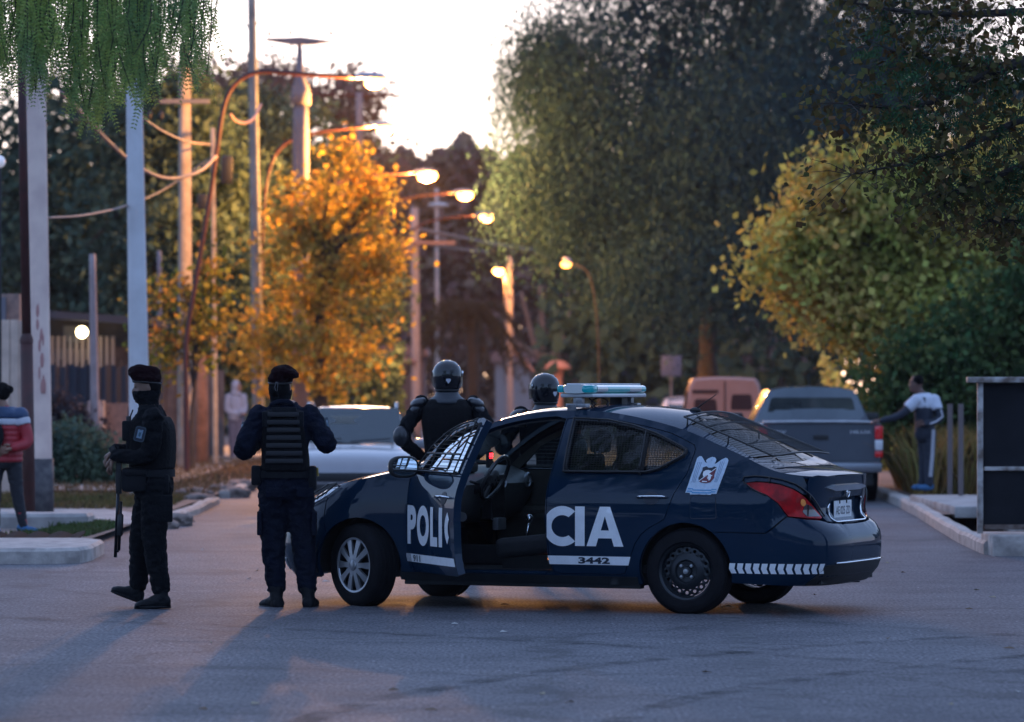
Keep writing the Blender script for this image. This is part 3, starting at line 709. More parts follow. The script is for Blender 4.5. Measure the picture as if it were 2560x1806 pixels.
# the C with its left side trimmed straight at the door edge
cy_, ro, ri_ = .6195, .146, .080
outer_ = [(2.515+.150*math.cos(a), cy_+ro*math.sin(a)) for a in np.linspace(R(48), R(312), 36)]; inner_ = [(2.515+.085*math.cos(a), cy_+ri_*math.sin(a)) for a in np.linspace(R(305), R(55), 30)]
CC = [(max(x, 2.392), z) for x, z in outer_]+inner_
panel(m, CC, off=.004, step=.035, flange=0)
surf_text(m, 'I', 2.615, 2.690, .477, .764, bold=.0); 
A_ = [(2.705,.477),(2.808,.764),(2.888,.764),(2.992,.477),(2.918,.477),(2.900,.535),(2.796,.535),(2.778,.477)]
panel(m, A_, [[(2.816,.592),(2.880,.592),(2.848,.695)]], off=.004, step=.04, flange=0)
m.build('lettering', decal, rdn, smooth=True)
for sd2, par, org in ((1, None, None),):
    m = MB(); surf_text(m, 'POLICIA', 1.40, 2.95, .475, .76, bold=.05, side=1, flip=True); m.build('lettering', decal, car, smooth=True)
m = MB(); panel(m, [(2.398,.404),(3.045,.404),(3.028,.342),(2.412,.342)], off=.004, step=.06, flange=0); st1 = m.build('number_stripe', decal, rdn, smooth=True)
m = MB(); surf_text(m, '3442', 2.64, 2.885, .350, .397, off=.0065, bold=.04); m.build('unit_number', decald, rdn)
m = MB(); panel(m, [(1.395,.404),(2.375,.404),(2.40,.345),(1.42,.345)], off=.004, step=.06, flange=0, org=HG)
for k in range(5): panel(m, [(1.29+k*.021,.404),(1.302+k*.021,.404),(1.312+k*.021,.375),(1.328+k*.021,.345),(1.316+k*.021,.345),(1.30+k*.021,.375)], off=.004, step=.03, flange=0, org=HG)
m.build('number_stripe', decal, fdn, smooth=True)
m = MB(); surf_text(m, '911', 1.47, 1.63, .350, .398, off=.0065, bold=.03, org=HG); m.build('unit_number', decald, fdn)
m = MB()
for k in range(12):
    x = 3.80+k*.0578; d = .008
    panel(m, [(x,.372),(x+.042,.372),(x+.042-d,.334),(x+.050,.300),(x+.010,.300),(x-d*.7,.334)], off=.005, step=.03, flange=0)
m.build('chevron_stripe', decal, car, smooth=True)
# crest: the outline of an eagle with a divided shield
cr = [(.36,1),(.30,1.13),(.33,1.20)]
def CP(a, b): # crest coordinates from the enlargement (0..1850, 0..1620)
    return (3.390+a*2.68e-4, 1.194-b*2.47e-4)
def CPL(L): return [CP(a, b) for a, b in L]
OUT = CPL([(500,300),(560,250),(620,255),(670,320),(740,420),(790,450),(760,380),(790,330),(860,290),(920,268),(1000,285),(1045,340),(1040,400),(1010,470),(1060,450),(1200,340),(1300,290),(1360,310),(1392,370),(1380,470),(1340,620),(1320,720),(1260,930),(1210,1120),(1155,1330),(1010,1335),(1000,1360),(410,1355),(400,1310),(272,1305),(330,1090),(390,820),(440,620),(470,440)])
crest = mat('crest_light', (.52,.62,.74), rough=.35, coat=.4, var=.15, scale=40); 
m = MB(); panel(m, OUT, off=.004, step=.03, flange=0); cro = m.build('crest', crest, car, smooth=True)
SH = CPL([(690,580),(790,540),(860,585),(960,580),(1010,545),(1090,575),(1040,820),(1050,880),(960,1000),(840,1030),(700,1015),(620,970),(605,880),(650,760),(690,660)])
m = MB(); panel(m, SH, off=.0055, step=.02, flange=0); m.build('crest_shield', decald, cro)
m = MB(); panel(m, CPL([(1080,600),(1045,780),(1050,880),(960,1000),(840,1030),(700,1015),(630,975)]), off=.007, step=.02, flange=0); m.build('crest_maroon_field', mat('maroon', (.16,.02,.035), rough=.4), cro)
m = MB(); panel(m, CPL([(720,770),(730,700),(790,660),(860,650),(930,670),(960,695),(860,770),(740,850)]), off=.007, step=.02, flange=0)
panel(m, CPL([(860,770),(930,770),(960,800),(1000,800),(985,830),(960,830),(960,900),(930,950),(890,950),(900,900),(850,915),(880,880),(830,850),(880,850)]), off=.0085, step=.02, flange=0)
panel(m, CPL([(720,965),(860,975),(860,1000),(720,995)]), off=.0085, step=.02, flange=0); panel(m, CPL([(1075,585),(1090,600),(640,975),(620,965)]), off=.008, step=.02, flange=0); m.build('crest_emblem', decal, cro)
m = MB()
for L in ([(335,1180),(475,1180),(490,1215),(1000,1218),(1020,1190),(1140,1195),(1135,1215),(1020,1215),(1000,1245),(480,1240),(465,1205),(335,1205)], [(325,1250),(460,1250),(475,1290),(980,1295),(1000,1262),(1125,1265),(1120,1290),(1005,1292),(985,1325),(465,1320),(450,1278),(322,1278)]):
    panel(m, CPL(L), off=.006, step=.03, flange=0)
m.build('crest_blue_bands', mat('crest_blue', (.02,.25,.50), rough=.4), cro)
m = MB()
for x in range(3): 
    surf_tube(m, CPL([(540+x*50,420),(480+x*45,720),(430+x*40,1010)]), .0022, off=.004, n=3); surf_tube(m, CPL([(1280-x*50,400),(1210-x*40,720),(1130-x*30,1000)]), .0022, off=.004, n=3)
m.tube([PS(*CP(905,360), .004)[0], PS(*CP(925,365), .004)[0]], .003, 4); m.build('crest_feather_lines', mat('crest_line', (.16,.24,.36), rough=.5), cro)
# ------------------------------------------------------------------ light bar and antenna
lb = empty('light_bar', (2.505, 0, 1.57), 0, parent=car)
m = MB(); m.box((0,0,.0), (.26,1.10,.03), bev=.012); m.box((0,0,.082),(.20,1.00,.012), bev=.005); m.build('bar_base', mat('bar_grey', (.62,.63,.66), rough=.35, metal=.3), lb, auto=40)
teal = mat('teal_lens', (.0,.22,.30), rough=.12, coat=1., emit=(0,.45,.6), estr=.06); clear = mat('clear_lens', (.50,.54,.54), rough=.15, coat=1.)
def lens(mb, y0, y1, end=0):
    rings = []
    for y in (y0, y1):
        s_ = .62 if (end < 0 and y == y0) or (end > 0 and y == y1) else 1
        rings.append([(.145*s_*math.copysign(abs(math.cos(a))**.5, math.cos(a)), y, .047+.033*math.copysign(abs(math.sin(a))**.6, math.sin(a))) for a in np.linspace(0, 2*math.pi, 20, endpoint=False)])
    mb.loft(rings)
mt_, mc_ = MB(), MB()
lens(mc_, -.58, -.50, -1); lens(mc_, -.499, -.28); lens(mt_, -.279, .17); lens(mc_, .171, .41); lens(mt_, .411, .50); lens(mt_, .501, .58, 1)
mt_.box((-.118,-.545,.047),(.05,.085,.056), bev=.02); mt_.box((.100,-.535,.047),(.098,.10,.060), bev=.02)
mt_.build('teal_lens', teal, lb, auto=40); mc_.build('clear_lens', clear, lb, auto=40)
for y in (-.50, .50):
    s_ = -1 if y < 0 else 1; m = MB()
    m.box((0,y,-.035),(.07,.06,.05), bev=.006); m.box((0,y+s_*.02,-.075),(.16,.09,.03), bev=.006); m.box((-.02,y+s_*.085,-.12),(.07,.012,.11), bev=.003, rot=Matrix.Rotation(R(-s_*18),3,'X'))
    m.build('mount_foot', mat('worn_bracket', (.36,.37,.40), rough=.4, metal=.5, var=.4, scale=30), lb, auto=40)
m = MB(); m.tube(smooth_path([(.02,-.36,-.02),(.06,-.33,-.06),(.02,-.28,-.075),(0,-.24,-.04),(.05,-.20,-.015),(.1,-.17,-.05),(.08,-.22,-.09),(.06,-.28,-.10)], 6), .007, 6); m.build('wiring', blackp, lb, smooth=True); m = MB(); m.box((0,.30,-.045),(.10,.12,.07), bev=.01); m.build('siren_box', blackp, lb, auto=40)
m = MB(); b0 = PT(3.255,-.10)[0]; m.ell(b0+Vector((0,0,.008)), (.045,.022,.022)); m.tube([b0+Vector((0,0,.015)), b0+Vector((.165,0,.125))], [.006,.003], 6); m.build('roof_antenna', blackp, car, smooth=True)
# ------------------------------------------------------------------ people
def sell(c, w, d, yaw=0., p=.75, n=20, tilt=None):
    out = []
    for k in range(n):
        a = 2*math.pi*k/n; x = w*math.copysign(abs(math.cos(a))**p, math.cos(a)); y = d*math.copysign(abs(math.sin(a))**p, math.sin(a))
        v = Vector((x*math.cos(yaw)-y*math.sin(yaw), x*math.sin(yaw)+y*math.cos(yaw), 0))
        if tilt is not None: v = tilt @ v
        out.append(Vector(c)+v)
    return out
def solidify(mb, voxel, smooth=3, wr=0., wscale=9., keep=None):
    """fuse overlapping shapes into one continuous surface; returns a mesh builder"""
    me = bpy.data.meshes.new('tmp'); me.from_pydata(mb.v, [], mb.f)
    bm = bmesh.new(); bm.from_mesh(me); bmesh.ops.recalc_face_normals(bm, faces=bm.faces[:]); bm.to_mesh(me); bm.free()
    o = bpy.data.objects.new('tmp', me); COL.objects.link(o)
    r = o.modifiers.new('r', 'REMESH'); r.mode = 'VOXEL'; r.voxel_size = voxel
    s = o.modifiers.new('s', 'SMOOTH'); s.factor = .5; s.iterations = smooth
    dg = bpy.context.evaluated_depsgraph_get(); m2 = bpy.data.meshes.new_from_object(o.evaluated_get(dg))
    n = len(m2.vertices); co = np.empty(n*3); m2.vertices.foreach_get('co', co); no = np.empty(n*3); m2.vertices.foreach_get('normal', no)
    co = co.reshape(-1, 3); no = no.reshape(-1, 3)
    if wr > 0:
        d = np.empty(n)
        for i in range(n):
            x, y, z = co[i]
            a = noise.noise(Vector((x*wscale, y*wscale, z*wscale*1.9)))+.5*noise.noise(Vector((x*wscale*2.3+5, y*wscale*2.3, z*wscale*4.6)))
            a = 1-abs(a)*2.2
            k = 1. if keep is None else keep(co[i])
            d[i] = (a-.45)*wr*k
        co = co+no*d[:, None]
    out = MB(); out.v = [tuple(p) for p in co]; out.f = [tuple(p.vertices) for p in m2.polygons]; out.mi = [0]*len(out.f)
    bpy.data.objects.remove(o); bpy.data.meshes.remove(me); bpy.data.meshes.remove(m2); return out
def limb(mb, pts, rs, n=14):
    P = smooth_path(pts, 5); N = len(P); xs = np.linspace(0, len(pts)-1, N); R_ = [float(np.interp(x, range(len(rs)), rs)) for x in xs]
    mb.tube(P, R_, n)
    mb.ell(pts[0], (rs[0],)*3, nu=12, nv=8); mb.ell(pts[-1], (rs[-1],)*3, nu=12, nv=8)
def hand(mb, wrist, d, up, side, size=1., curl=.9, grip=0.):
    """palm, four bent fingers of different length and a thumb leaving the side of the palm"""
    d = Vector(d).normalized(); n = Vector(up).normalized(); n = (n-d*n.dot(d)).normalized(); s = d.cross(n)*side
    w = Vector(wrist)
    mb.tube([w, w+d*.03*size, w+d*.07*size, w+d*.095*size], [.026*size, .034*size, .038*size, .032*size], 12, flat=.55)
    for i, (o, L) in enumerate([(-.030, .066), (-.010, .076), (.010, .072), (.029, .056)]):
        p = w+d*.088*size+s*o*size; dd = d.copy(); pts = [p-d*.02]; 
        for k in range(3):
            q = Matrix.Rotation((curl*(.45+.35*k)+grip)*side, 3, s) @ d if False else (d*math.cos(curl*(.35+.55*k)+grip)-n*math.sin(curl*(.35+.55*k)+grip))
            p = p+q*L*size*(.42-.07*k); pts.append(p.copy())
        mb.tube(smooth_path(pts, 3), [.0092*size]*7+[.0082*size]*10, 8) if False else mb.tube(pts, [.0095*size, .0092*size, .0085*size, .0065*size], 8)
    p = w+d*.030*size-s*.030*size; pts = [p, p-s*.022*size+d*.025*size-n*.01, p-s*.024*size+d*.052*size-n*.025, p-s*.012*size+d*.070*size-n*.04]
    mb.tube(pts, [.014*size, .012*size, .010*size, .008*size], 8)
def head(mb, c, yaw, pitch=0., s=1., face=True):
    """yaw 0 looks along +Y (away from the camera)"""
    M = Matrix.Rotation(yaw, 3, 'Z') @ Matrix.Rotation(pitch, 3, 'X'); c = Vector(c)
    def T(x, y, z): return c+M @ (Vector((x, y, z))*s)
    rings = []
    for z, w, f, b in [(-.125,.030,.035,-.02),(-.115,.045,.072,-.01),(-.09,.058,.088,.03),(-.06,.066,.092,.062),(-.03,.071,.094,.080),(.0,.075,.095,.092),(.03,.077,.097,.098),(.06,.075,.092,.096),(.085,.066,.075,.082),(.105,.048,.050,.055),(.115,.02,.02,.02)]:
        cy_ = (f-b)/2; rings.append([T(w*math.copysign(abs(math.cos(a))**.9, math.cos(a)), cy_+(f+b)/2*math.sin(a), z) for a in np.linspace(0, 2*math.pi, 20, endpoint=False)])
    mb.loft(rings)
    if face:
        mb.tube([T(0,.088,.018), T(0,.104,-.012), T(0,.112,-.030), T(0,.094,-.042)], [.008*s,.011*s,.015*s,.010*s], 8)      # nose
        mb.ell(T(0,.090,-.068), (.022*s,.012*s,.009*s)); mb.ell(T(0,.086,-.100), (.022*s,.016*s,.014*s))                    # mouth, chin
        for q in (-1, 1):
            mb.ell(T(q*.031,.086,.024), (.020*s,.010*s,.007*s)); mb.ell(T(q*.040,.070,-.030), (.022*s,.022*s,.02*s))          # brow, cheek
            mb.ell(T(q*.077,-.004,-.008), (.010*s,.018*s,.030*s), rot=M)                                                    # ear
    return T, M
def boot(parent, heel, toe, ankle, m, w=.050, name='boot', h=.20):
    heel = Vector(heel); toe = Vector(toe); d = (toe-heel); L = d.length; d.normalize(); s = Vector((-d.y, d.x, 0)).normalized(); up = d.cross(s)*-1
    if up.z < 0: up = -up
    mb = MB(); rings = []
    for t, ww, hh in [(0,.6,.060),(.04,.8,.085),(.18,.88,.105),(.34,.84,.110),(.50,.86,.090),(.66,1.0,.070),(.82,1.02,.058),(.93,.85,.045),(1.0,.45,.028)]:
        c = heel+d*L*t; ring = []
        for k in range(16):
            a = 2*math.pi*k/16; x = math.cos(a)*w*ww; z = (math.sin(a)+1)/2*hh
            if math.sin(a) < 0: x = math.copysign(abs(math.cos(a))**.45, math.cos(a))*w*ww
            ring.append(c+s*x+up*z)
        rings.append(ring)
    mb.loft(rings)
    an = Vector(ankle); base = heel+d*L*.24+up*.06
    mb.tube(smooth_path([base, (base+an)/2, an], 4), [.050,.050,.049,.049,.050,.053,.056,.057,.058], 16)
    mb = solidify(mb, .009, 2, .003, 26)
    # sole
    so = []
    for zz, k in ((-.004, 1.06), (.016, 1.08)):
        ring = []
        for a in np.linspace(0, 2*math.pi, 24, endpoint=False):
            t = (1-math.cos(a))/2; wd = lerp([(0,.75),(.3,.82),(.7,1.05),(.9,.9),(1,.6)], t)
            ring.append(heel+d*(L*t*1.02-.004)+s*math.copysign(abs(math.sin(a))**.6, math.sin(a))*w*wd*k+up*zz)
        so.append(ring)
    mb.loft(so)
    return mb.build(name, m, parent, smooth=True)
fabric_n = mat('uniform_navy', (.008,.011,.024), rough=.9, spec=.12, var=.4, scale=14, bump=.5, bscale=45)
fabric_b = mat('uniform_black', (.007,.008,.011), rough=.9, spec=.12, var=.4, scale=14, bump=.5, bscale=45)
vest_m = mat('vest_black', (.005,.005,.007), spec=.15, rough=.8, var=.3, scale=30, bump=.4, bscale=120)
gear_m = mat('gear_nylon', (.007,.008,.012), spec=.2, rough=.7, var=.3, scale=40, bump=.3, bscale=150)
boot_m = mat('boot_leather', (.006,.007,.010), spec=.18, rough=.55, var=.3, scale=20)
beret_m = mat('beret_maroon', (.011,.003,.0045), spec=.08, rough=.95, bump=.2, bscale=200, var=.2, scale=20)
skin_m = mat('skin', (.30,.16,.11), rough=.55, var=.15, scale=20)
skin_d = mat('skin_tan', (.20,.11,.075), rough=.55, var=.15, scale=20)
hair_m = mat('hair_dark', (.006,.005,.006), spec=.1, rough=.9)
plast_m = mat('armour_plastic', (.010,.012,.018), rough=.35, coat=.25)
def figure(name, label, loc, J, m, cat='person', group=None, voxel=.013, wr=.010, fat=1., rz=0., skin=skin_m, facing=math.pi, hpitch=0., r_arm=(.060,.050,.042), r_leg=(.098,.075,.062), tw=(.165,.155,.175,.165), td=(.125,.115,.13,.11), face=True, hands=True, hs=1., curl=.9):
    t = empty(name, loc, rz, label, cat, group)
    mb = MB(); hc = Vector(J['pelvis']); cc = Vector(J['chest']); nk = Vector(J['neck']); yw = J.get('yaw', 0.); yw2 = J.get('yaw2', yw)
    ring = []
    for f, w, d in [(-.22,tw[0]*.80,td[0]*.8),(-.08,tw[0],td[0]),(.12,tw[0]*.98,td[0]*.98),(.40,tw[1],td[1]),(.70,tw[2],td[2]),(.95,tw[3],td[3]),(1.08,tw[3]*.80,td[3]*.8),(1.18,.075,.07)]:
        c = hc+(cc-hc)*f; ring.append(sell(c, w*fat, d*fat, yw+(yw2-yw)*max(0, min(1, f))))
    mb.loft(ring)
    mb.tube([cc+(nk-cc)*.1, nk, Vector(J['head'])-Vector((0,0,.05))], [.075,.058,.055], 14)
    for q in 'LR':
        a = r_arm; limb(mb, [J['sh'+q], J['el'+q], J['wr'+q]], [a[0], a[1], a[2]])
        mid = (Vector(J['el'+q])+Vector(J['sh'+q]))/2
        if 'hip'+q in J: limb(mb, [J['hip'+q], J['kn'+q], J['an'+q]], list(r_leg))
    T, M = head(mb, J['head'], facing, hpitch, hs, face)
    hc_ = Vector(J['head'])
    mb = solidify(mb, voxel, 3, wr, keep=lambda p: 0. if (p[2] > nk.z and abs(p[0]-hc_.x) < .2) else 1.)
    nf = len(mb.f)
    if hands:
        for q, sd_ in (('L', 1), ('R', -1)):
            if 'hd'+q in J:
                w_ = Vector(J['wr'+q]); d = Vector(J['hd'+q]); hand(mb, w_+d.normalized()*.01, d, J.get('hn'+q, (0,0,1)), J.get('hs'+q, sd_), 1., curl)
    mi = []
    V = np.array(mb.v)
    for i, f in enumerate(mb.f):
        if i >= nf: mi.append(1); continue
        c = V[list(f)].mean(0)
        mi.append(1 if ((Vector(c)-hc_).length < .16*hs+.0 and c[2] > nk.z-.01) else 0)
    mb.mi = mi
    bo = mb.build('body', m, t, smooth=True, mats=[m, skin])
    return t, T, M, bo
def shell(parent, name, m, build, voxel=.010, wr=.0, smooth=2, ws=9.):
    mb = MB(); build(mb); mb = solidify(mb, voxel, smooth, wr, ws); return mb.build(name, m, parent, smooth=True)

# --- officer in profile with a long gun (crop pixels: origin 240,880 scale 2.382)
S1 = FPX/28.75
def o1(u, v, y=0.): px, py = 240+u/2.382, 880+v/2.382; return Vector(((px-355)/S1, y, CAM_H-(py-HOR)/S1+.0))
D1 = gd(1520); X1 = (355-1280)/S1
J = dict(pelvis=o1(335,790), chest=o1(322,385), neck=o1(312,305), head=o1(302,212), yaw=R(82), yaw2=R(75),
  shL=o1(350,392,-.185), elL=o1(318,610,-.21), wrL=o1(118,618,-.13), hdL=(-.55,.25,-.85), hnL=(-1,-.2,.5),
  shR=o1(318,392,.185), elR=o1(235,580,.22), wrR=o1(118,585,.0), hdR=(-.75,-.45,-.6), hnR=(-.8,0,.9),
  hipL=o1(365,800,-.09), knL=o1(350,1110,-.10), anL=o1(390,1400,-.11),
  hipR=o1(320,800,.09), knR=o1(262,1110,.10), anR=o1(243,1380,.10))
po, T, M, bo = figure('person', 'officer in maroon beret seen in profile holding a long gun, left of the car', (X1, D1, 0), J, fabric_b, facing=R(97), hpitch=R(-4), curl=1.25, r_arm=(.078,.068,.046), r_leg=(.115,.092,.070), tw=(.165,.16,.175,.165), td=(.145,.135,.14,.11), skin=skin_d, wr=.010)
boot(po, o1(448,1520,-.11), o1(238,1522,-.17), o1(392,1395,-.11), boot_m)
boot(po, o1(258,1502,.10), o1(72,1432,.14), o1(243,1375,.10), boot_m)
def beret(parent, T, s=1., droop=1):
    def f(mb):
        rings = []
        for z, r, o in [(.028,.099,0),(.045,.104,0),(.070,.114,.002),(.100,.122,.006),(.128,.120,.010),(.150,.102,.012),(.163,.07,.014),(.168,.02,.014)]:
            rings.append([T(r*.86*math.cos(a)+o*1.2*droop+(.020*droop if z > .08 else 0)*1, r*math.sin(a)*1.0+.004+(.01 if z > .08 else 0), z+.016*math.sin(a)*(1 if z < .08 else .6)-(.030*max(0, math.cos(a)*droop) if z > .07 else 0)) for a in np.linspace(0, 2*math.pi, 28, endpoint=False)])
        mb.loft(rings)
    b = shell(parent, 'beret', beret_m, f, .007, .004, 2, 18)
    m = MB(); m.tube([T(.085*math.cos(a), .101*math.sin(a)+.002, .038+.016*math.sin(a)) for a in np.linspace(0, 2*math.pi, 29)], .007, 6); m.build('band', mat('beret_band', (.008,.006,.008), rough=.4), b, smooth=True)
    m = MB(); m.tube([T(.01,-.100,.035), T(.012,-.112,.0), T(.006,-.108,-.035)], .003, 4); m.tube([T(-.006,-.100,.035), T(-.010,-.113,-.005), T(-.004,-.110,-.03)], .003, 4); m.box(T(0,-.108,.03), (.012,.012,.012)); m.build('ribbon', mat('ribbon_grey', (.10,.10,.11), rough=.5), b)
    return b
beret(po, T)
def gaiter(parent, T, zt=-.020):
    def f(mb):
        rings = []
        for z, w, fr, bk in [(zt,.084,.112,.100),(-.05,.082,.114,.094),(-.085,.074,.104,.080),(-.115,.068,.082,.075),(-.15,.075,.075,.080),(-.185,.095,.085,.095)]:
            cy_ = (fr-bk)/2; rings.append([T(w*math.cos(a), cy_+(fr+bk)/2*math.sin(a), z-(.0 if z < zt+.001 else 0)-.016*(math.sin(a) < -.2)*(z > -.03)*0) for a in np.linspace(0, 2*math.pi, 24, endpoint=False)])
        mb.loft(rings)
    return shell(parent, 'neck_gaiter', fabric_b, f, .008, .005, 2, 16)
gaiter(po, T)
m = MB(); m.ell(T(0,-.030,.010), (.083,.074,.085), rot=M); m.build('hair', hair_m, po, smooth=True)
m = MB()
for q in (-1, 1): m.ell(T(q*.031,.091,.008), (.009,.006,.004), rot=M)
m.build('eyes', mat('eye_dark', (.02,.015,.015), rough=.2), po, smooth=True)
def vest(parent, pts, m=vest_m, ridges=True, name='tactical_vest', voxel=.011, wr=.003):
    """pts: list of (centre, half width, half depth, yaw)"""
    def f(mb): mb.loft([sell(c, w, d, y, .6) for c, w, d, y in pts])
    return shell(parent, name, m, f, voxel, wr, 2, 20)
yv = R(80)
vo = vest(po, [(o1(330,700),.185,.155,yv),(o1(332,640),.185,.16,yv),(o1(334,560),.180,.162,yv),(o1(332,470),.178,.16,yv),(o1(328,420),.172,.15,yv),(o1(330,385),.15,.12,yv)])
m = MB()
for q in (-.11, .12): m.tube(smooth_path([o1(250,470,q), o1(262,395,q), o1(320,352,q*.9), o1(385,385,q), o1(430,470,q)], 5), .022, 6, flat=.4)
for k in range(4):
    v_ = 480+k*50; m.tube([o1(200,v_,-.05), o1(215,v_,.08)], .012, 6)
m.build('harness_strap', gear_m, vo, smooth=True)
m = MB(); m.box(o1(188,470,-.06), (.075,.09,.15), bev=.015); m.box(o1(205,560,-.02), (.06,.16,.12), bev=.015); m.build('chest_pouch', gear_m, po, auto=50)
rad = MB(); rad.box(o1(196,430,-.07), (.035,.05,.12), bev=.008); rad.tube([o1(200,400,-.07), o1(222,345,-.08)], .006, 6); rad.tube([o1(192,400,-.055), o1(190,330,-.04)], .003, 5); rad.build('radio', blackp, po, auto=50)
def belt(parent, c, w, d, yaw, m=gear_m, h=.028):
    mb = MB(); R0 = sell(Vector(c)-Vector((0,0,h)), w, d, yaw, .75, 32); R1 = sell(Vector(c)+Vector((0,0,h)), w, d, yaw, .75, 32)
    R2 = sell(Vector(c)+Vector((0,0,h)), w-.01, d-.01, yaw, .75, 32); R3 = sell(Vector(c)-Vector((0,0,h)), w-.01, d-.01, yaw, .75, 32)
    mb.loft([R0, R1, R2, R3], caps=False); return mb.build('belt', m, parent, auto=50)
belt(po, o1(333,722), .185, .160, R(82))
m = MB(); m.box(o1(235,760,-.13), (.19,.10,.18), bev=.035); m.box(o1(240,715,-.14),(.18,.11,.05), bev=.02); m.box(o1(418,785,-.12), (.06,.08,.14), bev=.02); m.tube([o1(345,700,-.18), o1(310,790,-.18)], .006, 5)
m.build('hip_bag', gear_m, po, auto=50)
m = MB(); m.box(o1(405,930,-.185), (.15,.03,.20), bev=.012); m.build('thigh_pocket', fabric_b, po, auto=50)
# sleeve patch
def patch(parent, c, nrm, upv, w, h, name='sleeve_patch'):
    c = Vector(c); n = Vector(nrm).normalized(); u = Vector(upv).normalized(); u = (u-n*u.dot(n)).normalized(); s = u.cross(n)
    def rr(a, b, e, k=5): return [c+n*e+s*x+u*z for x, z in roundc([(-a,-b),(a,-b),(a,b),(-a,b)], a*.55, k)]
    m = MB(); m.poly(rr(w,h,0), n*.004); p = m.build(name, mat('patch_border', (.035,.055,.075), rough=.7), parent)
    m = MB(); m.poly(rr(w*.86,h*.88,.0042), n*.001); m.build('patch_field', mat('patch_navy', (.008,.014,.03), rough=.7), p)
    m = MB()
    E = [(-.5,.55),(-.2,.62),(-.08,.45),(0,.62),(.12,.45),(.2,.62),(.52,.58),(.46,-.1),(.48,-.55),(-.5,-.55),(-.45,0)]
    m.poly([c+n*.0054+s*a*w+u*b*h for a, b in E], n*.001); m.build('patch_emblem', mat('patch_pale', (.16,.24,.32), rough=.6), p)
    m = MB(); m.poly([c+n*.0066+s*a*w+u*b*h for a, b in [(-.2,.2),(.25,.25),(.2,-.25),(0,-.4),(-.2,-.2)]], n*.001); m.build('patch_shield', mat('patch_teal', (.03,.09,.13), rough=.6), p)
    return p
patch(po, o1(280,488,-.292), (-.10,-1,.08), (.22,0,1), .040, .056)
# the gun, held muzzle down
gun = empty('shotgun', (X1, D1, 0), 0, 'long gun held muzzle down in front of the officer in profile', 'gun')
ga, gb = o1(142,700,-.10), o1(119,1222,-.10); gd_ = (gb-ga).normalized(); gs = Vector((0,1,0)).cross(gd_)
m = MB(); m.tube([ga, gb], .0125, 10); m.tube([ga+(gb-ga)*.36-gs*.024, gb-gd_*.05-gs*.024], .011, 10); m.tube([gb-gd_*.05-gs*.024, gb-gd_*.045], .012, 8); m.build('barrel', mat('gun_metal', (.03,.03,.035), rough=.3, metal=.9), gun, smooth=True)
m = MB(); m.tube([ga+(gb-ga)*.50-gs*.024, ga+(gb-ga)*.52-gs*.024, ga+(gb-ga)*.74-gs*.024, ga+(gb-ga)*.76-gs*.024], [.014,.024,.024,.014], 12); m.build('fore_end', blackp, gun, smooth=True)
m = MB(); m.box(ga+gd_*.06, (.045,.035,.24), bev=.008); m.tube(smooth_path([ga-gd_*.05, ga-gd_*.10+gs*.03+Vector((0,.03,0)), ga-gd_*.16+gs*.07+Vector((0,.05,0))],4), [.018]*4+[.022]*5, 10, flat=1.4); m.build('receiver', blackp, gun, auto=50)

# --- officer seen from behind
S2 = FPX/28.95
def o2(u, v, y=0.): px, py = 240+u/2.382, 880+v/2.382; return Vector(((px-712)/S2, y, CAM_H-(py-HOR)/S2))
D2 = gd(1517); X2 = (712-1280)/S2
J = dict(pelvis=o2(1128,790), chest=o2(1122,365), neck=o2(1108,300), head=o2(1096,212), yaw=0., shL=o2(975,378), elL=o2(880,585,-.04), wrL=o2(965,520,.26), hdL=(.6,.6,.3), hnL=(0,.5,1),
  shR=o2(1270,378), elR=o2(1375,548,-.03), wrR=o2(1300,470,.26), hdR=(-.6,.6,.3), hnR=(0,.5,1),
  hipL=o2(1055,800), knL=o2(1052,1130,.02), anL=o2(1072,1400,0), hipR=o2(1205,800), knR=o2(1232,1130,.02), anR=o2(1258,1400,.0))
po2, T2, M2, bo2 = figure('person', 'officer in maroon beret and black vest seen from behind, in front of the silver car', (X2, D2, 0), J, fabric_n, facing=R(-12), hpitch=R(-3), r_arm=(.082,.078,.050), r_leg=(.118,.092,.072), tw=(.188,.170,.185,.165), td=(.135,.13,.14,.11), wr=.010)
boot(po2, o2(1102,1528,-.09), o2(985,1522,.13), o2(1074,1395,-.01), boot_m, w=.052)
boot(po2, o2(1262,1528,-.10), o2(1290,1518,.16), o2(1258,1395,-.01), boot_m, w=.052)
beret(po2, T2, droop=1)
m = MB(); m.ell(T2(0,-.022,-.010), (.082,.080,.095), rot=M2); m.build('hair', hair_m, po2, smooth=True)
gaiter(po2, T2, -.015)
vest(po2, [(o2(1130,712),.178,.165,0),(o2(1128,640),.178,.17,0),(o2(1124,560),.172,.17,0),(o2(1120,470),.165,.168,0),(o2(1120,400),.150,.160,0),(o2(1118,345),.135,.12,0)])
m = MB()
for k in range(7):
    v_ = 372+k*46; w_ = .115+.004*k; c = o2(1122+k, v_, -.172); m.box(c, (w_*2,.012,.034), bev=.005)
m.build('webbing_rows', mat('webbing', (.010,.010,.014), rough=.65), po2, auto=50)
m = MB(); m.box(o2(1125,350,-.150), (.19,.02,.05), bev=.006)
m.box(o2(1018,400,-.145),(.05,.04,.12), bev=.012); m.box(o2(1222,400,-.145),(.05,.04,.12), bev=.012); m.build('shoulder_strap', gear_m, po2, auto=50)
belt(po2, o2(1128,728), .196, .150, 0)
m = MB(); m.box(o2(955,735,-.02), (.07,.12,.15), bev=.02); m.build('belt_pouch', gear_m, po2, auto=50)
m = MB(); m.box(o2(1290,750,-.03), (.06,.11,.18), bev=.02); m.build('holster', gear_m, po2, auto=50)
m = MB(); m.tube([o2(1318,690,-.03), o2(1322,740,-.04)], .009, 6); m.build('brass_clip', mat('brass', (.4,.28,.08), rough=.4, metal=.7), po2)
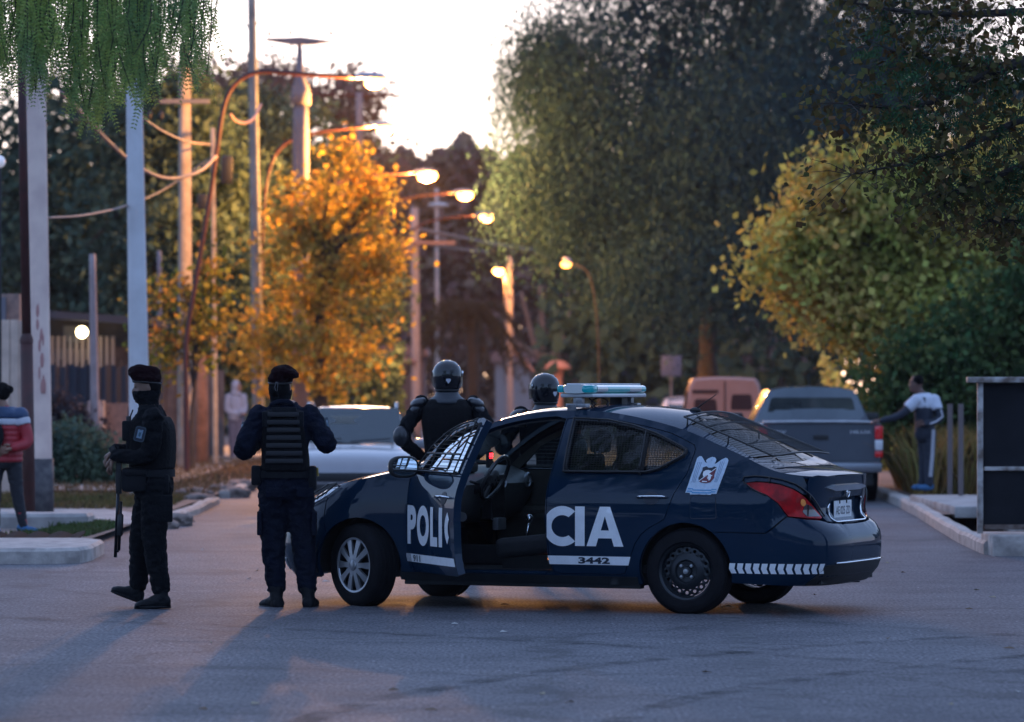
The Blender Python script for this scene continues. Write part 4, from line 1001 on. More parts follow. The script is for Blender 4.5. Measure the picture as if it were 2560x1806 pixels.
for u_ in (1065, 1250): m = MB(); m.box(o2(u_,835,-.148), (.12,.02,.07), bev=.006); m.build('pocket_flap', fabric_n, po2, auto=50)
for u_ in (975, 1300): m = MB(); m.box(o2(u_,1020,-.0), (.035,.14,.18), bev=.012); m.build('thigh_pocket', fabric_n, po2, auto=50)
m = MB(); m.tube(smooth_path([o2(1045,318,-.05), o2(1090,298,-.09), o2(1150,300,-.085), o2(1178,325,-.03)], 4), .02, 8); m.build('collar', fabric_n, po2, smooth=True)
patch(po2, o2(872,455,-.03), (-1,-.3,.2), (.1,0,1), .035, .05); patch(po2, o2(1375,430,-.03), (1,-.35,.2), (-.15,0,1), .035, .05)

# --- two riot officers beyond the car, helmets and shoulder armour showing over it
def riot(label, px, D, hgt, yaw, akimbo):
    X = wx(px, D); k = (hgt-.03)/1.80
    def v(x, y, z): return Vector((x*k, y*k, z*k))
    J = dict(pelvis=v(0,0,.98), chest=v(0,0,1.42), neck=v(0,0,1.52), head=v(0,.01,1.665), yaw=0.,
       shL=v(-.215,0,1.44), elL=v(-.36,-.06,1.17), wrL=v(-.22,.02,1.0), hdL=(.6,.5,-.3), hnL=(-.5,0,1), shR=v(.215,0,1.44),
       elR=v(.36,-.06,1.17) if akimbo else v(.29,-.02,1.14), wrR=v(.22,.02,1.0) if akimbo else v(.25,.18,.98), hdR=(-.6,.5,-.3), hnR=(.5,0,1),
       hipL=v(-.10,0,.93), knL=v(-.13,.02,.52), anL=v(-.15,0,.16), hipR=v(.10,0,.93), knR=v(.13,.02,.52), anR=v(.15,0,.16))
    t, T, M, b = figure('person', label, (X, D, 0), J, fabric_b, group='riot officers beyond the police car', facing=yaw, r_arm=(.075,.066,.048), r_leg=(.11,.085,.07), tw=(.17,.165,.185,.17), td=(.13,.13,.145,.115), voxel=.016, wr=.010)
    for q in (-1, 1): boot(t, v(q*.15,-.08,0), v(q*.17,.20,0), v(q*.15,0,.17), boot_m)
    m = MB(); rings = []
    for z, w, f, bk in [(-.118,.098,.085,.108),(-.10,.112,.10,.118),(-.05,.124,.125,.128),(0,.128,.135,.134),(.05,.124,.132,.132),(.09,.108,.112,.115),(.125,.072,.075,.078),(.142,.02,.02,.02)]:
        rings.append([T(w*math.cos(a), (f-bk)/2+(f+bk)/2*math.sin(a), z) for a in np.linspace(0, 2*math.pi, 32, endpoint=False)])
    m.loft(rings); h = m.build('helmet', mat('helmet_black', (.004,.005,.009), spec=.3, rough=.12, coat=.6, var=.1), t, smooth=True)
    m = MB(); m.tube([T(.100*math.cos(a), -.011+.098*math.sin(a), -.118) for a in np.linspace(0, 2*math.pi, 33)], .009, 6); m.build('helmet_rim', blackp, h, smooth=True)
    m = MB(); E = [(-.018,.016),(.018,.016),(.020,0),(.0,-.026),(-.020,0)]
    cpt = T(.005,-.133,-.035); nn = (M @ Vector((0.02,-1,-.1))).normalized(); ss = M @ Vector((1,0,0)); uu = M @ Vector((0,0,1))
    m.poly([cpt+ss*a+uu*b for a, b in E], nn*.005); m.build('helmet_badge', mat('badge_white', (.5,.5,.55), rough=.5), h)
    m = MB(); rings = []
    for z, w, f, e in [(.045,.136,.142,.3),(-.02,.140,.150,.3),(-.085,.128,.150,.35)]:
        rings.append([T(w*math.cos(a), f*math.sin(a), z) for a in np.linspace(R(8), R(172), 18)])
    m.loft(rings, closed=False, caps=False); m.build('visor', glass_mat('visor_glass', (.5,.52,.5), 1.0), h, smooth=True)
    m = MB()
    for q in (-1, 1): m.lathe([(0,.012),(.018,.012),(.022,0)], T(q*.128,.02,.03), 'X', 14)
    m.build('visor_pivot', chrome, h, smooth=True)
    m = MB(); rings = [[T(w*math.cos(a), w*.95*math.sin(a)-.012, z) for a in np.linspace(0, 2*math.pi, 32, endpoint=False)] for w, z in [(.094,-.118),(.10,-.145),(.112,-.165),(.150,-.195),(.165,-.225),(.158,-.235)]]
    m.loft(rings); m.build('neck_guard', mat('neck_guard_vinyl', (.020,.024,.034), rough=.42), t, smooth=True)
    vest(t, [(v(0,0,1.02),.190,.160,0),(v(0,0,1.15),.205,.170,0),(v(0,0,1.30),.225,.175,0),(v(0,0,1.41),.215,.165,0),(v(0,0,1.48),.150,.12,0)], voxel=.013)
    for q in (-1, 1):
        m = MB(); c = v(q*.235,-.005,1.445)
        for kk in range(3):
            cc = c+Vector((q*.028*kk, 0, -.055*kk)); m.ell(cc, (.080-.008*kk,.105-.008*kk,.048), rot=Matrix.Rotation(R(q*(20+18*kk)), 3, 'Y'), nu=18, nv=10)
        m.build('shoulder_armour', plast_m, t, smooth=True)
        m = MB(); m.box(v(q*.30,-.085,1.30), (.045,.012,.055), bev=.003); m.build('arm_badge', mat('badge_orange', (.35,.09,.03), rough=.6), t)
        m = MB(); m.ell((Vector(J['elL' if q < 0 else 'elR'])+Vector((q*.02,-.04,0))), (.07,.055,.09)); m.build('elbow_guard', plast_m, t, smooth=True)
    belt(t, v(0,0,1.0), .19, .16, 0)
    return t
riot('riot officer in glossy black helmet with hands on hips, framed beside the open car door', 1118, 33.5, 1.895, R(3), True)
riot('shorter riot officer in helmet showing just above the car roof by the light bar', 1362, 33.8, 1.775, R(38), False)

# --- bystanders
def simple_person(label, X, D, z0, h, m_top, m_leg, J=None, facing=math.pi, group=None, skin=skin_d, **kw):
    k = h/1.78
    def v(x, y, z): return Vector((x*k, y*k, z*k))
    j = dict(pelvis=v(0,0,.96), chest=v(0,0,1.38), neck=v(0,0,1.49), head=v(0,0,1.64), yaw=0., shL=v(-.19,0,1.41), elL=v(-.24,0,1.12), wrL=v(-.22,.08,.90), hdL=(0,.2,-1), hnL=(-1,0,0),
      shR=v(.19,0,1.41), elR=v(.24,0,1.12), wrR=v(.22,.08,.90), hdR=(0,.2,-1), hnR=(1,0,0), hipL=v(-.09,0,.90), knL=v(-.10,.01,.50), anL=v(-.10,0,.12), hipR=v(.09,0,.90), knR=v(.10,.01,.50), anR=v(.10,0,.12))
    for a, b in (J or {}).items(): j[a] = v(*b) if len(b) == 3 and not a.startswith('hd') and not a.startswith('hn') else b
    if 'yaw' in (J or {}): j['yaw'] = J['yaw']
    return figure('person', label, (X, D, z0), j, m_top, group=group, facing=facing, skin=skin, hs=k, **kw)+(v,)
# ------------------------------------------------------------------ ground, road, verges
def struct(o, label=None): o['kind'] = 'structure'; return o
def asphalt():
    m = bpy.data.materials.new('asphalt'); m.use_nodes = True; n = m.node_tree.nodes; l = m.node_tree.links; b = n['Principled BSDF']
    tc = n.new('ShaderNodeTexCoord'); b.inputs['Specular IOR Level'].default_value = .35
    def nz(scale, det=4, st=None):
        t = n.new('ShaderNodeTexNoise'); t.inputs['Scale'].default_value = scale; t.inputs['Detail'].default_value = det
        if st:
            mp = n.new('ShaderNodeMapping'); mp.inputs['Scale'].default_value = st; l.new(tc.outputs['Object'], mp.inputs[0]); l.new(mp.outputs[0], t.inputs['Vector'])
        else: l.new(tc.outputs['Object'], t.inputs['Vector'])
        return t
    def ramp(src, stops):
        r = n.new('ShaderNodeValToRGB'); l.new(src, r.inputs[0]); e = r.color_ramp.elements
        e[0].position, e[0].color = stops[0][0], (*stops[0][1], 1); e[1].position, e[1].color = stops[1][0], (*stops[1][1], 1)
        for p, c in stops[2:]: q = e.new(p); q.color = (*c, 1)
        return r.outputs[0]
    def mul(a, b_, f=1.):
        x = n.new('ShaderNodeMix'); x.data_type = 'RGBA'; x.blend_type = 'MULTIPLY'; x.inputs[0].default_value = f; l.new(a, x.inputs[6]); l.new(b_, x.inputs[7]); return x.outputs[2]
    fine = ramp(nz(1., 5, (48, 11, 48)).outputs['Fac'], [(.36, (.055,.057,.066)), (.66, (.175,.172,.192))])
    mid = ramp(nz(1.3, 6).outputs['Fac'], [(.3, (.72,.72,.74)), (.7, (1.15,1.12,1.10))])
    big = ramp(nz(.22, 4, (1, .5, 1)).outputs['Fac'], [(.35, (.80,.80,.82)), (.62, (1.1,1.08,1.06))])
    streak = ramp(nz(1., 4, (.9, .10, 1)).outputs['Fac'], [(.45, (1,1,1)), (.66, (.74,.74,.76))])
    v = n.new('ShaderNodeTexVoronoi'); v.inputs['Scale'].default_value = 3.3; l.new(tc.outputs['Object'], v.inputs['Vector'])
    stone = ramp(v.outputs['Distance'], [(.030, (3.2,3.1,3.0)), (.045, (1,1,1))])
    v2 = n.new('ShaderNodeTexVoronoi'); v2.inputs['Scale'].default_value = 1.; mp2 = n.new('ShaderNodeMapping'); mp2.inputs['Scale'].default_value = (16, 4, 16); l.new(tc.outputs['Object'], mp2.inputs[0]); l.new(mp2.outputs[0], v2.inputs['Vector'])
    grit = ramp(v2.outputs['Distance'], [(.10, (1.9,1.85,1.8)), (.2, (1,1,1))])
    v3 = n.new('ShaderNodeTexVoronoi'); v3.feature = 'DISTANCE_TO_EDGE'; v3.inputs['Scale'].default_value = .30; wn = nz(1.6, 6); av = n.new('ShaderNodeVectorMath'); av.operation = 'MULTIPLY_ADD'; av.inputs[1].default_value = (1.1,1.1,1.1); l.new(wn.outputs['Color'], av.inputs[0]); l.new(tc.outputs['Object'], av.inputs[2]); l.new(av.outputs[0], v3.inputs['Vector'])
    crack = ramp(v3.outputs['Distance'], [(.010, (.35,.35,.36)), (.022, (1,1,1))])
    oil = ramp(nz(.75, 3, (1, .6, 1)).outputs['Fac'], [(.54, (1,1,1)), (.66, (.62,.62,.65))])
    col = mul(mul(mul(mul(mul(mul(mul(fine, mid), big), streak, .8), stone), grit, .7), crack, .5), oil, .7)
    l.new(col, b.inputs['Base Color'])
    rr = n.new('ShaderNodeMapRange'); rr.inputs[3].default_value = .62; rr.inputs[4].default_value = .80; l.new(nz(2.2).outputs['Fac'], rr.inputs[0]); l.new(rr.outputs[0], b.inputs['Roughness'])
    bp = n.new('ShaderNodeBump'); bp.inputs['Strength'].default_value = .55; bp.inputs['Distance'].default_value = .006; l.new(nz(85, 3).outputs['Fac'], bp.inputs['Height']); l.new(bp.outputs[0], b.inputs['Normal'])
    return m
def sheet(name, pts, z, m, sub=0):
    mb = MB(); mb.add([(x, y, z) for x, y in pts], [tuple(range(len(pts)))]); return mb.build(name, m)
earth = mat('dry_earth', (.16,.115,.085), rough=.9, col2=(.09,.07,.055), scale=1.2, bump=.4, bscale=12)
dirt = mat('pale_dirt', (.24,.165,.135), rough=.9, col2=(.13,.095,.08), scale=2.0, bump=.4, bscale=20)
conc = mat('concrete', (.42,.39,.37), rough=.75, col2=(.25,.23,.22), scale=3.5, bump=.3, bscale=30)
conc2 = mat('worn_concrete', (.50,.44,.40), rough=.8, col2=(.28,.245,.225), scale=6, bump=.4, bscale=25)
grassm = mat('short_grass', (.05,.10,.02), rough=.8, col2=(.08,.09,.03), scale=3, island=.35, transl=.2)
g = MB(); N_ = 60; 
g.add([(-900,-200,-.55),(900,-200,-.55),(900,1800,-.55),(-900,1800,-.55)], [(0,1,2,3)]); struct(g.build('ground', earth))
KR = [(60,31.0),(14,34.2),(7.5,36.6),(5.1,37.4),(4.62,38.4),(4.70,41),(4.90,45),(5.12,49),(5.34,54),(5.55,60),(5.7,75),(5.9,110),(6.2,200),(7,700)]
road = [(-80,-60),(60,-60)]+KR+[(-80,700)]
struct(sheet('road', road, 0, asphalt()))
KL = [(-60,35.6),(-9.0,35.9),(-4.3,36.05),(-4.02,36.4),(-4.0,37.6)]
# verges
ditch = [(4.80,41.5),(6.6,41.5),(6.6,47.2),(5.15,47.2)]
mb = MB(); zt = .115
def rx(y): return float(np.interp(y, [p[1] for p in KR[3:]], [p[0] for p in KR[3:]]))+.16
ys = [37.6,39,41.5]; mb.add([(rx(y), y, zt-.01) for y in ys]+[(60, y, zt) for y in ys], [(0,3,4,1),(1,4,5,2)])
mb.add([(rx(37.6),37.6,zt-.01),(7.5,36.9,zt-.01),(14,34.6,zt),(60,31.3,zt),(60,37.6,zt)], [(0,1,2,3,4)])
ys = [47.2,50,54,60,75,110,200,700]; k0 = len(mb.v)
mb.add([(rx(y), y, zt-.01) for y in ys]+[(90, y, zt+.3*(y > 60)) for y in ys], [(i,8+i,9+i,1+i) for i in range(7)])
mb.add([(6.6,41.5,zt),(60,41.5,zt),(60,47.2,zt),(6.6,47.2,zt)], [(0,1,2,3)])
mb.add([(rx(41.5),41.5,zt-.01),(6.6,41.5,zt),(6.6,41.5,-.5),(rx(41.5),41.5,-.5)], [(0,1,2,3)]); mb.add([(6.6,41.5,zt),(6.6,47.2,zt),(6.6,47.2,-.5),(6.6,41.5,-.5)], [(0,1,2,3)])
struct(mb.build('verge', dirt))
mb = MB(); ysl = [37.6,40,44,46,50,60,80,120,200,700]
mb.add([(-4.35, y, .075) for y in ysl]+[(-90, y, .2) for y in ysl], [(i,1+i,11+i,10+i) for i in range(9)]); mb.add([(-90,36.2,.07),(-4.35,36.3,.07),(-4.35,37.6,.075),(-90,37.6,.2)], [(0,1,2,3)])
struct(mb.build('verge', dirt))
def kerb(name, pts, w, h, m, rnd=.03, label=None, z0=0.):
    mb = MB(); rings = []; P = [Vector((x, y, 0)) for x, y in pts]
    for i, p in enumerate(P):
        t = (P[min(i+1, len(P)-1)]-P[max(i-1, 0)]).normalized(); s = Vector((t.y, -t.x, 0))
        j = random.uniform(-.012, .012)
        rings.append([p+Vector((0,0,z0-.02)), p+Vector((0,0,z0+h-rnd+j)), p+s*rnd+Vector((0,0,z0+h+j)), p+s*(w-rnd)+Vector((0,0,z0+h+j)), p+s*w+Vector((0,0,z0+h-rnd+j)), p+s*w+Vector((0,0,z0-.02))])
    mb.loft(rings); o = mb.build(name, m, auto=40); fixnormals(o); o['kind'] = 'structure'; return o
def dense(pts, step=1.2):
    out = resample(pts, step, closed=False); return out
kr = dense([(4.62,38.2)]+KR[5:11], .9); kerb('kerb', kr, .17, .135, conc2)
kerb('kerb', dense([(-4.32,200),(-4.25,110),(-4.2,75),(-4.2,58)], 1.6), -.17 if False else .17, .13, conc2)
kerb('kerb', dense([(-4.12,55),(-4.05,50.5),(-4.1,47.0)], .8), .17, .11, conc2)
pm = bpy.data.materials.new('faded_strip'); pm.use_nodes = True; n_ = pm.node_tree.nodes; l_ = pm.node_tree.links; b_ = n_['Principled BSDF']; b_.inputs['Base Color'].default_value = (.17,.17,.175,1); b_.inputs['Roughness'].default_value = .8
tc_ = n_.new('ShaderNodeTexCoord'); z_ = n_.new('ShaderNodeTexNoise'); z_.inputs['Scale'].default_value = 3.5; z_.inputs['Detail'].default_value = 8; l_.new(tc_.outputs['Object'], z_.inputs['Vector']); r_ = n_.new('ShaderNodeMapRange'); r_.inputs[1].default_value = .42; r_.inputs[2].default_value = .70; r_.inputs[4].default_value = .55; l_.new(z_.outputs['Fac'], r_.inputs[0]); l_.new(r_.outputs[0], b_.inputs['Alpha'])
struct(sheet('road_marking', [(1.58,30.8),(1.72,30.8),(1.30,14),(1.0,14)], .004, pm)); struct(sheet('road_marking', [(-7,25.2),(2.5,24.6),(2.5,24.66),(-7,25.27)], .004, pm))
tm = pm.copy(); tm.name = 'tyre_mark'; tm.node_tree.nodes['Principled BSDF'].inputs['Base Color'].default_value = (.03,.03,.035,1)
for k_, (rr_, cx_, cy_) in enumerate([(9.0, 9.4, 17.0), (10.5, 9.4, 17.0), (22.0, -14.0, 8.0)]):
    mb = MB(); A_ = np.linspace(R(95), R(178), 40) if k_ < 2 else np.linspace(R(8), R(62), 40); mb.loft([[(cx_+(rr_+d_)*math.cos(a), cy_+(rr_+d_)*math.sin(a), .0045+.001*k_) for d_ in (0,.17)] for a in A_], closed=False, caps=False); struct(mb.build('tyre_mark', tm))
# raised concrete corner block at the left and a second slab behind it
mb = MB(); P = [(-9,35.9),(-4.25,36.05),(-4.02,36.25),(-3.96,36.7),(-4.0,38.2),(-4.2,38.6),(-9,38.6)]
rings = [[Vector((x, y, z)) for x, y in inset(P, d)] for z, d in ((0,0),(.115,0.0),(.145,.03),(.15,.10))]
mb.loft(rings); tag(fixnormals(mb.build('kerb_block', conc2, auto=35)), 'wide concrete kerb block at the left street corner in the foreground', 'kerb block')
mb = MB(); P = [(-7.5,43.2),(-4.95,43.2),(-4.72,43.4),(-4.7,43.9),(-7.5,44.1)]
rings = [[Vector((x, y, z)) for x, y in inset(P, d)] for z, d in ((.0,0),(.20,0.0),(.235,.03),(.24,.08))]
mb.loft(rings); tag(fixnormals(mb.build('concrete_step', conc, auto=35)), 'low concrete step with pale end under the red-brown post', 'step')
mb = MB(); X_ = np.arange(-5.6,-4.35,.02); rows = [[(x, 39.3+.1*math.sin(x*3)+dy, .085+.035*abs(math.sin(x*14))+dz) for x in X_] for dy, dz in ((0,0),(.6,.05),(.6,.035),(0,-.015))]
mb.loft([[r[i] for r in rows] for i in range(len(X_))]); tag(mb.build('corrugated_sheet', mat('dark_sheet', (.02,.018,.018), rough=.9, spec=.1)), 'dark corrugated sheet lying behind the corner kerb block', 'metal sheet')
def slab(name, x0, x1, y0, y1, z0, z1, m, label, cat):
    mb = MB(); mb.box(((x0+x1)/2,(y0+y1)/2,(z0+z1)/2), (x1-x0,y1-y0,z1-z0), bev=.02); return tag(mb.build(name, m, auto=40), label, cat)
struct(sheet('footpath', [(-8.5,44.6),(-4.36,44.4),(-4.36,47.5),(-5.2,50),(-8.5,50.5)], .083, conc))
struct(sheet('footpath', [(-7.4,58),(-5.4,58),(-5.6,110),(-7.6,110)], .125, conc))
slab('bridge_slab', 5.36, 9.0, 47.2, 52.5, .06, .20, conc, 'flat concrete slab over the ditch beneath the man in the tracksuit', 'slab')
slab('ditch_pier', 6.0, 6.6, 47.1, 47.6, -.5, .05, conc2, 'short concrete pier under the ditch slab on the right', 'pier')
slab('concrete_plinth', 4.66, 9.0, 37.75, 38.75, -.02, .20, conc2, 'concrete plinth below the black notice board', 'plinth')
# broken kerb lumps on the left
rub = []
for i, (px, py, r) in enumerate([(560,1238,.22),(600,1228,.25),(500,1262,.2),(480,1250,.24),(590,1245,.2),(440,1315,.18),(415,1322,.14)]):
    D = gd(py); mb = MB(); mb.ell((0,0,r*.3),(r*1.4,r,r*.45)); mb = solidify(mb, .05, 1, .05, 5)
    o = mb.build('rubble', mat('rubble_tan', (.26,.19,.165), rough=.9, col2=(.14,.105,.09), scale=7), auto=50, loc=(wx(px,D), D, 0)); tag(o, 'rough lump of broken concrete along the left kerb', 'rubble', 'lumps of rubble along the left kerb')

# ------------------------------------------------------------------ foliage
def fastmesh(name, V, F, m, parent=None, smooth=False):
    """V (n,3), F (k,4) arrays"""
    me = bpy.data.meshes.new(name); nv, nf = len(V), len(F); k = F.shape[1]
    me.vertices.add(nv); me.vertices.foreach_set('co', V.astype(np.float32).ravel())
    me.loops.add(nf*k); me.loops.foreach_set('vertex_index', F.astype(np.int32).ravel())
    me.polygons.add(nf); me.polygons.foreach_set('loop_start', np.arange(0, nf*k, k, dtype=np.int32))
    me.update(calc_edges=True); me.materials.append(m); me.validate()
    o = bpy.data.objects.new(name, me); COL.objects.link(o)
    if parent is not None: o.parent = parent
    return o
rg = np.random.default_rng(11)
def unit(v): return v/np.maximum(np.linalg.norm(v, axis=1, keepdims=True), 1e-9)
def leaves(P, L, asp, D=None, spread=1., fold=.0):
    """diamond leaves at points P; D = preferred direction (3,) or array"""
    n = len(P); d = rg.normal(size=(n, 3))*spread
    if D is not None: d = d+np.asarray(D)
    d = unit(d); a = unit(np.cross(d, rg.normal(size=(n, 3)))); l = (L*rg.uniform(.6, 1.3, n))[:, None]; w = l*asp
    b = np.cross(d, a)
    V = np.stack([P-d*l*.5, P+a*w*.5-d*l*.05+b*l*fold, P+d*l*.5, P-a*w*.5-d*l*.05+b*l*fold], 1).reshape(-1, 3)
    F = np.arange(n*4).reshape(-1, 4); return V, F
def clumps(c, r, n, flat=1., seed=0):
    """clump centres spread over the outer part of an ellipsoid"""
    q = np.random.default_rng(seed); d = unit(q.normal(size=(n, 3))); rad = q.uniform(.35, 1., n)**.6
    return np.asarray(c)+d*np.asarray(r)*rad[:, None]
def cloud(cent, per, cr, zs=.8):
    k = len(cent); d = rg.normal(size=(k*per, 3))*.5*np.array([1, 1, zs]); return np.repeat(cent, per, 0)+d*np.repeat(cr if hasattr(cr, '__len__') else np.full(k, cr), per)[:, None]
bark = mat('bark', (.10,.075,.06), rough=.9, var=.4, scale=12, bump=.6, bscale=30)
bark_d = mat('dark_bark', (.05,.04,.035), rough=.9, var=.4, scale=12, bump=.6, bscale=30)
def trunk_mb(base, top, r0, limbs, seed=1):
    q = random.Random(seed); mb = MB(); b = Vector(base); t = Vector(top); 
    mb.tube(smooth_path([b, b+(t-b)*.35+Vector((q.uniform(-.1,.1),0,0)), b+(t-b)*.7+Vector((q.uniform(-.15,.15),0,0)), t], 4), [r0*(1.25-.06*i) if i < 4 else r0*(1-.045*i) for i in range(13)], 10)
    for e in limbs:
        e = Vector(e); s = b+(t-b)*q.uniform(.55, .95); mid = (s+e)/2+Vector((0,0,.12*(e-s).length))
        mb.tube(smooth_path([s, mid, e], 4), [r0*.5*(1-.10*i) for i in range(9)], 7)
    return mb
def tree(name, label, base, blobs, m, L, asp=.45, per=60, ncl=120, cr=.8, r0=.22, group=None, top=None, barkm=None, D=None, spread=1., seed=3, core=True, zs=.8, th=None):
    base = Vector(base); t = empty(name, base, 0, label, 'tree', group)
    Vs = []; Fs = []; off = 0; cen = []
    for i, (c, r) in enumerate(blobs):
        c = np.array(c)-np.array(base); vol = (r[0]*r[1]*r[2])**.5; n = max(8, int(ncl*vol/sum((x[1][0]*x[1][1]*x[1][2])**.5 for x in blobs)))
        cl = clumps(c, r, n, seed=seed*17+i); P = cloud(cl, per, cr*np.random.default_rng(seed+i).uniform(.6, 1.3, n), zs); V, F = leaves(P, L, asp, D, spread); Vs.append(V); Fs.append(F+off); off += len(V)
        if core:
            P = c+rg.normal(size=(int(n*22), 3))*np.array(r)*.27; V, F = leaves(P, L*1.5, .6, D, spread); Vs.append(V); Fs.append(F+off); off += len(V)
        cen += [tuple(x) for x in cl[:: max(1, n//7)]]
    fastmesh('crown', np.concatenate(Vs), np.concatenate(Fs), m, t)
    tp = th if th is not None else max(c[2]-base.z for c, r in blobs)
    trunk_mb((0,0,-.1), (random.uniform(-.2,.2),0,tp), r0, cen[:14], seed).build('trunk', barkm or bark_d, t, smooth=True)
    return t
def lf(name, c1, c2, **k):
    a = dict(rough=.8, col2=c2, scale=.9, island=.40, transl=.32, spec=.12); a.update(k); return mat(name, c1, **a)
L_dark = lf('leaf_dark_green', (.062,.110,.088), (.088,.130,.080))
L_blue = lf('leaf_willow', (.016,.046,.056), (.026,.062,.064), scale=.6, transl=.08, island=.3)
L_yel = lf('leaf_yellow_green', (.40,.42,.10), (.54,.41,.12), scale=.8)
L_grn = lf('leaf_green', (.045,.11,.045), (.10,.14,.045))
L_org = lf('leaf_lamplit', (.55,.34,.055), (.17,.18,.055), scale=.7, transl=.45)  # street lamp orange is mixed into the yellow-olive leaf colour
L_brn = lf('leaf_brown_haze', (.26,.15,.125), (.34,.19,.12))  # brown street haze is put into the far leaf colour
L_pep = lf('leaf_pepper', (.36,.44,.10), (.17,.27,.11), scale=1.6, island=.3, transl=.45)
L_rust = lf('leaf_rust', (.065,.085,.03), (.13,.08,.032), scale=4, island=.5)
# the big hanging tree across the street
def hanging(name, label, base, blobs, m, nstr, slen, L, asp, th, r0, seed=5, group=None, core=4000, cL=.55, prof=None):
    q = np.random.default_rng(seed); t = empty(name, base, 0, label, 'tree', group); base = np.array(base); Vs = []; Fs = []; off = 0
    w = np.array([r[0]*r[2] for c, r in blobs]); w = w/w.sum()
    for (c, r), f in zip(blobs, w):
        n = int(nstr*f); c = np.array(c)-base; d = unit(q.normal(size=(n, 3))); d[:, 2] = np.abs(d[:, 2])*1.1-.15; d = unit(d); a = c+d*np.array(r)*q.uniform(.55, 1., n)[:, None]
        ln = q.uniform(slen[0], slen[1], n); k = 26
        s = np.linspace(0, 1, k)[None, :, None]; drift = q.normal(size=(n, 1, 3))*.12*np.array([1, 1, 0]); bow = d[:, None, :]*np.array([1, 1, 0])*.35
        P = a[:, None, :]+bow*np.sin(s*1.57)+drift*s+np.array([0, 0, -1])*(s**1.15)*ln[:, None, None]
        P = P+q.normal(size=P.shape)*np.array([.05, .05, .03]); P = P.reshape(-1, 3); P = P[P[:, 2] > .9-base[2]]
        V, F = leaves(P, L, asp, (0, 0, -1.6), .6); Vs.append(V); Fs.append(F+off); off += len(V)
        nc = int(core*f); P = c+q.normal(size=(nc, 3))*np.array(r)*.40; V, F = leaves(P, cL, .42, (0, 0, -1.5), .7); Vs.append(V); Fs.append(F+off); off += len(V)
    fastmesh('crown', np.concatenate(Vs), np.concatenate(Fs), m, t)
    cen = [tuple(np.array(c)-base+np.array([random.uniform(-1,1)*r[0]*.5, 0, r[2]*.3])) for c, r in blobs for _ in range(3)]
    trunk_mb((0,0,-.1), (0,0,th), r0, cen, seed).build('trunk', bark_d, t, smooth=True); return t
hanging('weeping_tree', 'huge dark weeping tree hanging over the right side of the street', (5.2,104,0),
  [((5.0,104,10.0),(4.6,3,4.2)),((1.6,101,9.0),(2.3,2.0,3.0)),((1.0,100,6.6),(1.7,1.8,2.2)),((3.4,100,6.8),(2.6,2.2,3.0)),((6.2,99,7.2),(3.2,2.4,3.4)),((9.8,101,9.0),(4.0,3,4.4)),((9.2,98,5.4),(3.0,2.2,2.8)),((5.0,98,4.4),(3.5,1.8,1.8)),((.75,102,10.0),(1.3,1.5,1.8)),((5.0,104,13.4),(4.4,2.6,2.8)),((10.2,102,13.4),(4.2,2.6,3.0))],
  L_blue, 9000, (1.0, 2.6), .10, .26, 7.0, .30, core=150000, cL=.15)
tree('poplar_tree', 'yellow and green leafy tree at the right, above the man in the tracksuit', (7.2,66,0.1),
  [((5.0,65,3.9),(1.15,1.2,1.2)),((5.9,65,2.9),(1.2,1.2,.8)),((6.6,65.5,3.6),(1.7,1.5,1.8)),((5.35,65,4.9),(.55,.7,.8)),((7.8,65,3.4),(1.9,1.6,2.2)),((6.5,64.5,5.0),(.9,.9,.9)),((9,65.5,5),(1.8,1.5,1.6))],
  L_yel, .15, .72, per=46, ncl=560, cr=.55, r0=.18, th=3.6, seed=21)
tree('leafy_shrub', 'dense dark green shrub behind the black notice board', (8.2,60,0.1),
  [((8.0,60,2.2),(1.5,1.2,1.5)),((6.9,60.5,1.9),(1.0,.9,1.1)),((9.4,60,2.6),(1.6,1.2,1.8)),((8.3,59.5,3.4),(.9,.8,.8)),((6.1,61,1.5),(.8,.7,.9))], L_grn, .14, .72, per=44, ncl=330, cr=.45, r0=.10, th=1.6, seed=31)
# background trees left of the street
bgt = [('tall broad dark tree far behind the left poles', (-11.3,100), [((-11.5,100,6.0),(3.4,2.5,3.8)),((-9.6,99,3.6),(2.2,2,2.2)),((-12.8,99,3.4),(2.0,2,2.2))], L_dark, 380),
 ('dark green tree between the pale poles on the left', (-7.9,96), [((-8.2,96,5.6),(2.4,2,3.2)),((-7.0,95,3.2),(1.8,1.6,2.0)),((-8.6,96,8.2),(1.6,1.5,1.4))], L_dark, 300),
 ('dark tree behind the pole with the crossarm', (-6.0,112), [((-6.2,112,6.4),(2.2,2,3.4)),((-5.0,111,4.0),(1.8,1.6,2.4)),((-7.6,112,9.2),(1.2,1,1.0))], L_dark, 260)]
for i, (lab, (x, y), bl, m_, n_) in enumerate(bgt): tree('street_tree', lab, (x, y, 0), bl, m_, .26, .5, per=60, ncl=n_, cr=.85, r0=.25, seed=40+i, group='trees along the left side of the street')
tree('bare_topped_tree', 'reddish brown treetop against the bright sky above the curved lamp arm', (-9.6,150,0), [((-9.2,150,12.6),(1.7,1.5,2.1)),((-11.4,150,12.2),(1.2,1.2,2.0)),((-6.3,150,12.2),(1.2,1.2,1.6)),((-8.6,150,9.0),(3.4,2,2.4)),((-5.8,150,9.8),(1.4,1.2,1.3))], L_brn, .30, .5, per=52, ncl=330, cr=1.0, r0=.3, seed=51, core=False, th=11)
